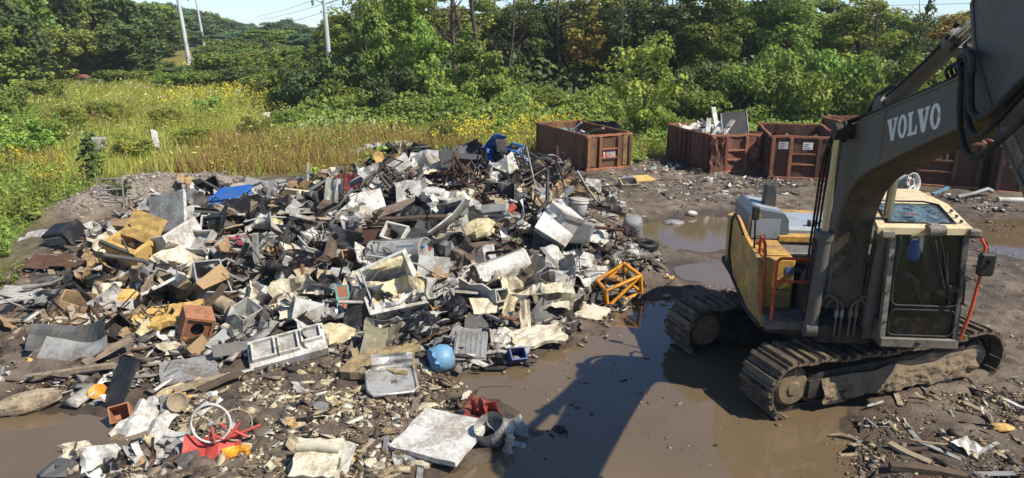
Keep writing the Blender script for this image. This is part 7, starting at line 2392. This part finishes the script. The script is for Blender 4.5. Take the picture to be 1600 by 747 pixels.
put('bent_branch', lambda s: S_tubepath([(-28 * s, 0, -3 * s), (0, 4 * s, 2 * s), (22 * s, 8 * s, 8 * s), (30 * s, 8 * s, 4 * s)], 3.5 * s, 6), 'grey', 1525, 305, 0.10, E_(), 'grey bent pipe lying before the gap between the two right containers', 'pipe')
put('white_shard', lambda s: S_sheet(38 * s, 30 * s, .02, .5, 81), 'white', 1512, 695, 0.08, E_(26, 14, 0), 'white plastic shard in the right foreground debris', 'shard', short='white plastic shard')
put('tin_can', lambda s: S_can(4.5 * s, 12 * s, 5, 12, .004), 'lgrey', 1472, 676, 0.05, E_(80), 'small tin can in the right foreground debris', 'can')
put('plank', lambda s: S_plank(64 * s, 13 * s, 5 * s, 15), 'wood', 1420, 708, 0.06, E_(-52, 0, 4), 'brown stick standing out in the right foreground debris', 'plank', 'loose planks')
put('lath', lambda s: S_plank(70 * s, 5 * s, 3 * s, 16), 'wood', 1460, 693, 0.05, E_(-16, 0, 2), 'pinkish lath lying left of the white plastic shard', 'lath')
put('lath', lambda s: S_plank(64 * s, 5 * s, 3 * s, 17), 'lgrey', 1540, 702, 0.06, E_(28, 0, -4), 'pale lath slanting right of the white plastic shard', 'lath')
put('dark_beam', lambda s: S_plank(110 * s, 16 * s, 9 * s, 18), 'dwood', 1450, 735, 0.06, E_(-12, 0, 2), 'dark wet beam along the bottom edge in the right foreground', 'beam')
put('yellow_foam_bit', lambda s: S_lump(18 * s, 10 * s, 6 * s, 19, 9, 6, .25), 'yfoam', 1565, 667, 0.06, E_(), 'yellow foam piece at the right edge of the foreground', 'foam')
put('white_lath', lambda s: S_plank(36 * s, 7 * s, 3 * s, 20), 'white', 1586, 632, 0.06, E_(-50, 0, 4), 'short white strip at the right edge behind the yellow foam', 'lath')
put('branch', lambda s: S_tubepath([(-24 * s, 6 * s, 2 * s), (-8 * s, 4 * s, 4 * s), (8 * s, -4 * s, 3 * s), (18 * s, -16 * s, 0)], [2 * s, 3 * s, 3 * s, 2.4 * s], 6), 'wood', 1322, 685, 0.03, E_(), 'pale forked branch floating at the edge of the brown water', 'branch')
put('rag', lambda s: S_sheet(26 * s, 22 * s, .05, .8, 83), 'black', 872, 672, 0.06, E_(20, 10, 0), 'dark rag with a pale edge lying in the water shadow', 'rag')
put('floating_board', lambda s: S_slab(34 * s, 14 * s, 3 * s, 3), 'brown', 1075, 588, 0.03, E_(-4), 'floating board beside the far crawler track', 'board')
# ---- container contents
INS = 'scrap inside the containers'
def inside(name, M, x, y, z, rot, b, m, label, cat, grp=INS):
    o = bpy.data.objects.new(name, b.mesh(name, SC[m]))
    o.matrix_world = M @ Tr(x, y, z) @ rot
    link(o)
    tag(o, label, cat, grp)
inside('window_screen', M2, W2 * .62, 0.6, 1.72, E_(-14, 58, -16), S_frame(0.95, 1.25, 0.035), 'lgrey', 'pale frame of the grey screen on the heaped container', 'frame')
inside('screen_mesh', M2, W2 * .62, 0.6, 1.72, E_(-14, 58, -16), S_slab(0.9, 1.2, 0.012, 1, edge=0), 'dgrey', 'grey window screen leaning on the heaped container', 'screen')
for q, (x, y, z, yaw, pit, L, lab) in enumerate([(0.75, 0.9, 1.6, 35, 0, 1.6, 'long white gutter pointing up from the heaped container'), (0.5, 1.2, 1.55, 60, 0, 1.3, 'white channel left of the long white gutter'),
                                                 (0.9, 0.6, 1.55, 20, 0, 1.2, 'short white channel in front of the long white gutter'), (1.0, 1.5, 1.75, 80, 0, 1.5, 'white channel behind the grey window screen')]):
    inside('white_channel', M2, x, y, z, E_(yaw, 0, -28 - 8 * q), MB().bbox(-L / 2, L / 2, -.09, .09, -.05, .05, .01), 'white', lab, 'channel')
for q in range(22):
    inside('container_scrap', M2, rnd.uniform(.2, W2 - .2), rnd.uniform(.2, 3.4), rnd.uniform(1.3, 1.65), E_(rnd.uniform(0, 360), rnd.uniform(-50, 50), rnd.uniform(-40, 40)), S_sheet(rnd.uniform(.4, .9), rnd.uniform(.3, .5), .06, .6, q), rnd.choice(['white', 'white', 'white', 'lgrey', 'steel', 'black']), 'sheet metal scrap heaped in the battered container', 'scrap')
for q in range(18):
    inside('container_scrap', M1, rnd.uniform(.2, W1 - .2), rnd.uniform(.3, 4.2), rnd.uniform(.9, 1.2), E_(rnd.uniform(0, 360), rnd.uniform(-60, 60), rnd.uniform(-60, 60)), S_sheet(rnd.uniform(.3, .8), rnd.uniform(.2, .4), .05, .6, q + 40), rnd.choice(['grey', 'lgrey', 'white', 'rust', 'dgrey']), 'metal scrap lying inside the first container', 'scrap')
inside('steel_beam', M1, W1 * .45, 1.9, 1.25, E_(-70, 0, -16), MB().bbox(-1.1, 1.1, -.07, .07, -.04, .04, .01), 'tan', 'pale beam crossing the inside of the first container', 'beam')
inside('steel_beam', M1, W1 * .3, 2.6, 1.2, E_(-40, 0, -40), MB().bbox(-.7, .7, -.05, .05, -.04, .04, .01), 'lgrey', 'pale prop standing inside the first container', 'beam')
inside('green_sheet', M1, .3, 2.2, 1.36, E_(80, 10, 0), S_sheet(1.6, .4, .04, .3, 99), 'teal', 'greenish sheet over the left rim of the first container', 'sheet')
for q in range(16):
    inside('container_scrap', M3, rnd.uniform(.3, W3 - .3), rnd.uniform(.4, 3.4), rnd.uniform(1.0, 1.35), E_(rnd.uniform(0, 360), rnd.uniform(-50, 50), rnd.uniform(-50, 50)), S_sheet(rnd.uniform(.3, .8), rnd.uniform(.2, .4), .05, .6, q + 60), rnd.choice(['rust', 'lgrey', 'white', 'rust', 'dgrey']), 'metal scrap lying inside the third container', 'scrap')
for q in range(12):
    inside('container_scrap', M5, rnd.uniform(.3, W5 - .3), rnd.uniform(.4, 3.4), rnd.uniform(1.3, 1.75), E_(rnd.uniform(0, 360), rnd.uniform(-50, 50), rnd.uniform(-50, 50)), S_sheet(rnd.uniform(.4, .9), rnd.uniform(.2, .5), .06, .6, q + 80), rnd.choice(['rust', 'rust', 'terra', 'dgrey', 'black']), 'rusty scrap rising from the lettered container', 'scrap')
# ---- stones and slabs lying in the meadow
put('concrete_slab', lambda s: S_slab(10 * s, 32 * s, 4 * s, 5, edge=.04), 'lgrey', 242, 218, 0.45, E_(30, 50, 20), 'pale concrete slab tilted in the meadow grass', 'slab')
put('concrete_block', lambda s: MB().bbox(-12 * s, 12 * s, -8 * s, 8 * s, -9 * s, 9 * s, 1 * s), 'lgrey', 153, 224, 0.4, E_(20, 0, 0), 'grey concrete block half hidden in the meadow', 'block')
put('white_boulder', lambda s: S_lump(10 * s, 8 * s, 6 * s, 3, 10, 6, .2), 'pfoam', 417, 181, 0.4, E_(), 'white boulder at the far side of the meadow', 'boulder')
put('earth_heap', lambda s: S_lump(26 * s, 20 * s, 6 * s, 4, 14, 7, .1, True), 'terra', 534, 216, 0.10, E_(), 'low reddish earth heap in the meadow', 'heap')
for q, (px, py) in enumerate([(562, 236), (575, 230), (590, 228), (604, 231), (618, 226), (632, 224), (640, 229), (555, 240), (598, 238)]):
    put('rubble_stone', lambda s: S_lump(9 * s, 7 * s, 6 * s, q, 9, 6, .25), 'lgrey', px, py, 0.12, E_(q * 40), 'pale rubble stone in the row of rubble behind the pile', 'stone', 'rubble behind the pile', short='rubble')
# ================================================================== scrap: everything else on the pile
_cnt = {}
for h_ in HERO:
    _cnt[h_[2]] = _cnt.get(h_[2], 0) + 1
LAND = [h_ for h_ in HERO if _cnt[h_[2]] == 1]          # only landmarks whose name belongs to one thing
LXY = np.array([[h_[0], h_[1] * 1.6] for h_ in LAND])
USED = set()
def where_of(px, py):
    d = (LXY[:, 0] - px) ** 2 + (LXY[:, 1] - py * 1.6) ** 2
    k = np.argsort(d)[:3]
    out = []
    for q in k:
        dx, dy = px - LAND[q][0], (py - LAND[q][1]) * 1.6
        w = ('right of' if dx > 0 else 'left of') if abs(dx) > abs(dy) else ('in front of' if dy > 0 else 'behind')
        out.append(w + ' the ' + LAND[q][2])
    return out, 'between the %s and the %s' % (LAND[k[0]][2], LAND[k[1]][2])
def new_label(noun, size, pose, px, py):
    rels, btw = where_of(px, py)
    for t in (noun + ' ' + rels[0], size + ' ' + noun + ' ' + rels[0], size + ' ' + pose + ' ' + noun + ' ' + rels[0], noun + ' ' + btw, size + ' ' + noun + ' ' + btw, size + ' ' + pose + ' ' + noun + ' ' + btw, noun + ' ' + rels[1], size + ' ' + noun + ' ' + rels[1], size + ' ' + pose + ' ' + noun + ' ' + rels[2]):
        if t not in USED and len(t.split()) <= 16:
            break
    USED.add(t)
    return t
NOUN = {'sheet': ('bent {} sheet metal scrap', 'sheet_scrap', 'scrap'), 'plank': ('broken {} plank', 'broken_plank', 'plank'), 'tube': ('bent {} tube', 'bent_tube', 'tube'), 'lump': ('lumpy {} scrap', 'scrap_lump', 'scrap'),
        'foam': ('{} foam chunk', 'foam_chunk', 'foam'), 'shell': ('crushed {} casing', 'crushed_casing', 'casing'), 'wire': ('{} wire coil', 'wire_coil', 'wire'), 'panel': ('broken {} panel', 'panel_scrap', 'panel'), 'angle': ('{} angle iron', 'angle_iron', 'angle iron'), 'cloth': ('crumpled {} cloth', 'cloth_rag', 'cloth'), 'frame': ('{} metal frame', 'frame_scrap', 'frame'), 'strip': ('twisted {} strip', 'twisted_strip', 'strip')}
WORD = {'white': 'white', 'grey': 'grey', 'lgrey': 'pale grey', 'steel': 'shiny', 'dgrey': 'dark grey', 'black': 'black', 'brown': 'brown', 'rust': 'rusty', 'tan': 'tan', 'wood': 'pale wooden', 'dwood': 'dark wooden', 'foam': 'cream', 'yfoam': 'yellow', 'pfoam': 'pale', 'mudfoam': 'muddy', 'olive': 'olive', 'terra': 'reddish', 'bag': 'black'}
PM = {}
def pm(kind, v, m):
    """mesh variant of a kind in a material, shared by its copies"""
    k = (kind, v, m)
    if k in PM:
        return PM[k]
    rs = random.Random(v * 31 + len(kind))
    if kind == 'sheet':
        b = S_sheet(rs.uniform(.45, .9), rs.uniform(.3, .65), rs.uniform(.05, .11), rs.choice([.3, .7, 1.2, 2.0]), v, 10, 7, jag=.14)
    elif kind == 'plank':
        b = S_plank(rs.uniform(.6, 1.5), rs.uniform(.07, .18), rs.uniform(.02, .06), v)
    elif kind == 'tube':
        L = rs.uniform(.4, .9)
        b = S_tubepath([(-L, 0, 0), (-L * .3, rs.uniform(-.1, .1), rs.uniform(-.05, .12)), (L * .3, rs.uniform(-.15, .15), rs.uniform(-.1, .15)), (L, rs.uniform(-.3, .3), rs.uniform(-.1, .3))], rs.choice([.014, .02, .03]), 5)
    elif kind == 'panel':
        b = S_slab(rs.uniform(.4, .9), rs.uniform(.3, .6), rs.uniform(.012, .04), v, bow=rs.uniform(-.15, .15), n=4, edge=.08)
    elif kind == 'angle':
        L, w = rs.uniform(.4, .8), rs.uniform(.04, .07)
        b = MB().prism([(0, 0), (w, 0), (w, .008), (.008, .008), (.008, w), (0, w)], -L, L, 'x')
    elif kind == 'cloth':
        b = S_sheet(rs.uniform(.5, .8), rs.uniform(.4, .6), .07, rs.uniform(.3, 1.0), v, 10, 8, t=.012, jag=.12)
    elif kind == 'strip':
        b = S_sheet(rs.uniform(.7, 1.3), rs.uniform(.07, .14), .03, rs.uniform(.4, 2), v, 9, 1)
    elif kind == 'lump':
        b = S_lump(rs.uniform(.15, .35), rs.uniform(.12, .25), rs.uniform(.08, .2), v, 9, 6, .35)
    elif kind == 'foam':
        b = S_slab(rs.uniform(.22, .5), rs.uniform(.16, .32), rs.uniform(.05, .11), v, bow=rs.uniform(-.2, .2), n=3, edge=.16, rough=.02)
    elif kind == 'shell':
        b = S_shell(rs.uniform(.3, .7), rs.uniform(.25, .5), rs.uniform(.15, .4), .02, .06, v)
    elif kind == 'wire':
        pts = []
        r = rs.uniform(.15, .35)
        for i in range(26):
            a = i * .7
            pts.append((r * math.cos(a) * (1 + .2 * math.sin(i * 1.7)), r * math.sin(a) * (1 + .3 * math.cos(i * 1.1)), .012 * i - .1 + .06 * math.sin(i * 2.3)))
        b = S_tubepath(pts, rs.choice([.008, .012, .018]), 4)
    else:
        b = S_frame(rs.uniform(.4, .8), rs.uniform(.3, .6), rs.choice([.015, .025]))
    PM[k] = b.mesh(NOUN[kind][1], SC[m])
    return PM[k]
GRP = 'unsorted pieces of the scrap pile'
DROPS = []
def drop(kind, v, m, x, y, lift, rot, sc=1.0):
    DROPS.append((kind, v, m, x, y, lift, rot, sc))
def flush():
    X = np.array([d[3] for d in DROPS])
    Y = np.array([d[4] for d in DROPS])
    Z = gz(X, Y)
    for (kind, v, m, x, y, lift, rot, sc), z in zip(DROPS, Z):
        p = Vector((x, y, max(float(z), -0.02) + lift))
        me_ = pm(kind, v, m)
        o = bpy.data.objects.new(NOUN[kind][1], me_)
        o.matrix_world = Matrix.Translation(p) @ rot @ Matrix.Scale(sc, 4)
        link(o)
        px, py = px_of(p)
        up_ = abs((rot @ Vector((0, 0, 1))).z)
        tag(o, new_label(NOUN[kind][0].format(WORD[m]), 'large' if sc > .85 else ('small' if sc < .6 else 'middling'), 'flat' if up_ > .9 else ('tilted' if up_ > .6 else 'upright'), px, py), NOUN[kind][2], GRP)
PAL = {'sheet': ['white', 'white', 'white', 'lgrey', 'lgrey', 'lgrey', 'grey', 'grey', 'dgrey', 'black', 'black', 'steel', 'steel', 'olive', 'pfoam', 'pfoam'], 'plank': ['wood', 'dwood', 'dwood', 'brown', 'grey'], 'tube': ['dgrey', 'lgrey', 'black', 'rust', 'grey'],
       'strip': ['lgrey', 'black', 'grey', 'wood', 'rust', 'white'], 'lump': ['black', 'brown', 'dgrey', 'mudfoam', 'rust'], 'foam': ['foam', 'pfoam', 'yfoam', 'mudfoam'], 'shell': ['white', 'lgrey', 'dgrey', 'black', 'grey', 'tan'], 'wire': ['black', 'dgrey', 'black', 'rust'], 'frame': ['rust', 'dgrey', 'lgrey', 'black'], 'panel': ['white', 'lgrey', 'grey', 'wood', 'dgrey', 'lgrey', 'black', 'pfoam'], 'angle': ['rust', 'lgrey', 'dgrey', 'black'], 'cloth': ['black', 'grey', 'brown', 'dgrey', 'pfoam', 'tan']}
KW = [('sheet', 26), ('panel', 8), ('plank', 7), ('tube', 16), ('strip', 15), ('lump', 4), ('foam', 6), ('shell', 5), ('wire', 13), ('frame', 4), ('angle', 8), ('cloth', 9)]
KB = [k for k, w in KW for _ in range(w)]
PX0, PX1 = PILE.min(0), PILE.max(0)
n_done = 0
while n_done < 850:
    x, y = rnd.uniform(PX0[0], PX1[0]), rnd.uniform(PX0[1], PX1[1])
    sd = float(sdist(PILE, np.array([x]), np.array([y]))[0])
    if sd > 0.3 or rnd.random() > 0.35 + min(-sd, 1.6) * 0.5:
        continue
    # leave the pieces one can name in view
    hx, hy = px_of(Vector((x, y, 0.3 + sum(hh * math.exp(-(((x - a_) / rx) ** 2 + ((y - b_) / ry) ** 2)) for a_, b_, rx, ry, hh in MOUND))))
    if ((LXY[:, 0] - hx) ** 2 + (LXY[:, 1] / 1.6 - hy - 6) ** 2).min() < 20 ** 2 and rnd.random() < .8:
        continue
    n_done += 1
    k = rnd.choice(KB)
    m = rnd.choice(PAL[k])
    far = min(max((-sd) / 2.0, 0), 1)
    # the left flank is browner and woodier, the crest blacker
    if x < -6 and rnd.random() < .25 and k in ('sheet', 'plank', 'shell', 'strip'):
        m = {'sheet': 'tan', 'plank': 'wood', 'shell': 'tan', 'strip': 'wood'}[k]
    if y > 19 and rnd.random() < .3 and k in ('sheet', 'shell', 'lump'):
        m = 'black'
    drop(k, rnd.randrange(6), m, x, y, rnd.uniform(0.03, 0.12 + 0.30 * far), E_(rnd.uniform(0, 360), rnd.gauss(0, 28 + 18 * far), rnd.gauss(0, 22 + 14 * far)), rnd.uniform(.65, 1.0 + .65 * far))
# loose pieces off the pile: before the containers, the left yard, the front rubble, the right foreground
def region(poly, n, kinds, scale, dark=0.0, where=None):
    P = poly_world(poly)
    a, b_ = P.min(0), P.max(0)
    k_ = 0
    while k_ < n:
        x, y = rnd.uniform(a[0], b_[0]), rnd.uniform(a[1], b_[1])
        if float(sdist(P, np.array([x]), np.array([y]))[0]) > 0:
            continue
        k_ += 1
        k = rnd.choice(kinds)
        m = rnd.choice(PAL[k])
        drop(k, rnd.randrange(6), m, x, y, rnd.uniform(0.0, .05), E_(rnd.uniform(0, 360), rnd.gauss(0, 9), rnd.gauss(0, 8)), rnd.uniform(*scale))
region([(870, 270), (1000, 255), (1060, 270), (1320, 290), (1420, 300), (1600, 318), (1600, 330), (1400, 312), (1180, 300), (1060, 310), (960, 320), (900, 300)], 130, ['sheet', 'plank', 'tube', 'strip', 'lump', 'foam', 'strip'], (.3, .75))
region([(985, 245), (1060, 255), (1110, 275), (1100, 282), (1000, 270)], 34, ['tube', 'strip', 'wire', 'sheet'], (.5, .9))
region([(0, 440), (100, 420), (200, 470), (330, 530), (330, 600), (200, 640), (100, 610), (0, 640)], 110, ['plank', 'sheet', 'foam', 'strip', 'plank', 'lump', 'tube'], (.45, .9))
region([(260, 600), (450, 570), (700, 580), (760, 640), (640, 747), (300, 747), (200, 720)], 70, ['foam', 'foam', 'foam', 'panel', 'plank', 'strip', 'sheet', 'cloth'], (.3, .75))
region([(130, 700), (300, 680), (330, 747), (60, 747)], 34, ['plank', 'foam', 'strip', 'sheet', 'lump'], (.4, .8))
region([(540, 700), (660, 690), (660, 760), (540, 760)], 12, ['plank', 'plank', 'foam'], (.4, .7))
region([(1340, 640), (1480, 600), (1600, 590), (1620, 780), (1290, 780)], 90, ['plank', 'strip', 'strip', 'tube', 'plank', 'angle'], (.15, .5))
region([(900, 430), (1010, 380), (1060, 460), (1000, 470), (960, 520)], 26, ['foam', 'strip', 'sheet', 'tube'], (.2, .5))
# ---- crumbs too many to count
flush()
def crumbs(name, poly, n, size, m, label, flat=0.6, lift=0.01, wet=False, long=1.0):
    P = poly_world(poly)
    a, b_ = P.min(0), P.max(0)
    x, y = npr.uniform(a[0], b_[0], n * 3), npr.uniform(a[1], b_[1], n * 3)
    sd = sdist(P, x, y) + 0.8 * fbm(x * 1.3, y * 1.3, 61)
    dens = sst(0.1, -0.5, sd) * (0.06 + 1.1 * sst(0.3, 0.8, 0.65 * vnoise(x * 1.3, y * 1.3, 63) + 0.35 * vnoise(x * 4.1, y * 4.1, 64)))
    k = npr.random(len(x)) < dens
    x, y = x[k][:n], y[k][:n]
    m_ = len(x)
    z = gz(x, y)
    if not wet:
        z = np.maximum(z, -0.01)
    else:
        z = np.maximum(z, 0.0)
    s = size * (0.28 + 0.35 * npr.random(m_) + 1.7 * npr.random(m_) ** 7)
    # eight-cornered chips, every corner moved
    base = np.array([[i, j, k_] for k_ in (-1, 1) for j in (-1, 1) for i in (-1, 1)], float)
    V = base[None] * (1 + npr.uniform(-.6, .6, (m_, 8, 3)))
    V = V * (s[:, None, None] * npr.uniform(.5, 1.2, (m_, 1, 3)) * np.array([long, .8, flat]))
    ang = npr.uniform(0, 6.28, m_)
    ca, sa = np.cos(ang)[:, None], np.sin(ang)[:, None]
    tl = npr.normal(0, .4, m_)[:, None]
    X, Y, Z = V[..., 0], V[..., 1], V[..., 2]
    Y, Z = Y * np.cos(tl) - Z * np.sin(tl), Y * np.sin(tl) + Z * np.cos(tl)
    X, Y = X * ca - Y * sa, X * sa + Y * ca
    V = np.stack([X + x[:, None], Y + y[:, None], Z + z[:, None] + s[:, None] * .3 + lift], -1).reshape(-1, 3)
    q = np.array([[0, 2, 3, 1], [4, 5, 7, 6], [0, 1, 5, 4], [2, 6, 7, 3], [0, 4, 6, 2], [1, 3, 7, 5]])
    F = (q[None] + (np.arange(m_) * 8)[:, None, None]).reshape(-1, 4)
    o = link(bpy.data.objects.new(name, npmesh(name, V, F, SC[m] if isinstance(m, str) else m)))
    tag(o, label, 'rubble', kind='stuff')
FRONT = [(230, 690), (270, 620), (380, 580), (480, 560), (700, 575), (740, 610), (700, 660), (640, 700), (650, 800), (150, 800), (200, 720)]
crumbs('foam_crumbs', FRONT, 2300, .038, 'rubble', 'cream foam crumbs and mud lumps covering the foreground', .3, long=1.4)
crumbs('fine_crumbs', FRONT, 7000, .017, 'rubble', 'fine crumbs and grit between the larger foam crumbs', .5, long=1.2)
crumbs('large_crumbs', FRONT, 200, .05, 'rubble', 'larger broken foam lumps half sunk in the foreground mud', .5, 0.0, long=1.25)
ALLP = [(20, 540), (60, 440), (200, 330), (400, 300), (700, 300), (960, 320), (1040, 420), (960, 520), (780, 590), (500, 590), (250, 620), (60, 640)]
crumbs('pile_litter', ALLP, 12000, .065, 'litter', 'mixed litter filling the scrap pile', .2, 0.04, long=1.8)
crumbs('pile_fine_litter', ALLP, 9000, .035, 'litter', 'fine litter between the pieces of the scrap pile', .35, 0.04, long=1.5)
RIGHTF = [(1300, 800), (1310, 700), (1380, 640), (1480, 600), (1700, 580), (1750, 800)]
crumbs('wood_chips', RIGHTF, 1100, .030, 'chips', 'wood chips and splinters in the right foreground', .35, long=1.7)
crumbs('fine_chips', RIGHTF, 6000, .014, 'chips', 'fine chips and grit in the right foreground', .5, long=1.3)
crumbs('shore_chips', [(880, 480), (1000, 450), (1180, 440), (1170, 480), (1000, 480), (930, 540), (780, 600), (740, 590)], 1400, .024, 'chips', 'wood chips along the water edge', .35, long=1.5)
crumbs('floating_bits', [(800, 600), (960, 500), (1080, 600), (1200, 660), (1320, 700), (1300, 800), (760, 800)], 420, .014, 'chips', 'small bits floating on the muddy water', .3, 0.0, True, 1.5)
crumbs('yard_bits', [(860, 300), (1000, 260), (1330, 290), (1620, 318), (1620, 345), (1300, 312), (1100, 330), (980, 345)], 3400, .036, 'litter', 'small rubble and litter on the mud before the containers', .35, long=1.5)
crumbs('mud_clods', [(1000, 300), (1330, 300), (1640, 345), (1660, 560), (1500, 560), (1340, 420), (1150, 330), (1000, 330)], 2400, .022, 'chips', 'clods and grit on the open mud behind the excavator', .5, long=1.2)
crumbs('left_bits', [(20, 470), (60, 380), (180, 340), (220, 420), (300, 560), (200, 640), (0, 640)], 2600, .035, 'rubble', 'small rubble on the mud left of the pile', .4, long=1.4)
crumbs('gravel_stones', [(60, 350), (150, 300), (250, 284), (340, 286), (420, 306), (330, 318), (240, 318), (120, 350)], 4200, .032, 'stone', 'gravel stones on the heap behind the pile', .7)
# ================================================================== haze: even thin air round the whole place
b = MB()
b.box(-950, 950, -80, 1520, -1.6, 24.0)
hz = b.build('haze', None)
hm = bpy.data.materials.new('thin_haze')
hm.use_nodes = True
hm.node_tree.nodes.remove(hm.node_tree.nodes['Principled BSDF'])
pv = node(hm.node_tree, 'ShaderNodeVolumePrincipled')
pv.inputs['Color'].default_value = (0.78, 0.86, 0.95, 1)
pv.inputs['Density'].default_value = 0.0004
pv.inputs['Anisotropy'].default_value = 0.0
hm.node_tree.links.new(pv.outputs[0], hm.node_tree.nodes['Material Output'].inputs['Volume'])
hz.data.materials.append(hm)
tag(hz, 'thin pale haze lying over the whole place', 'haze', kind='stuff')
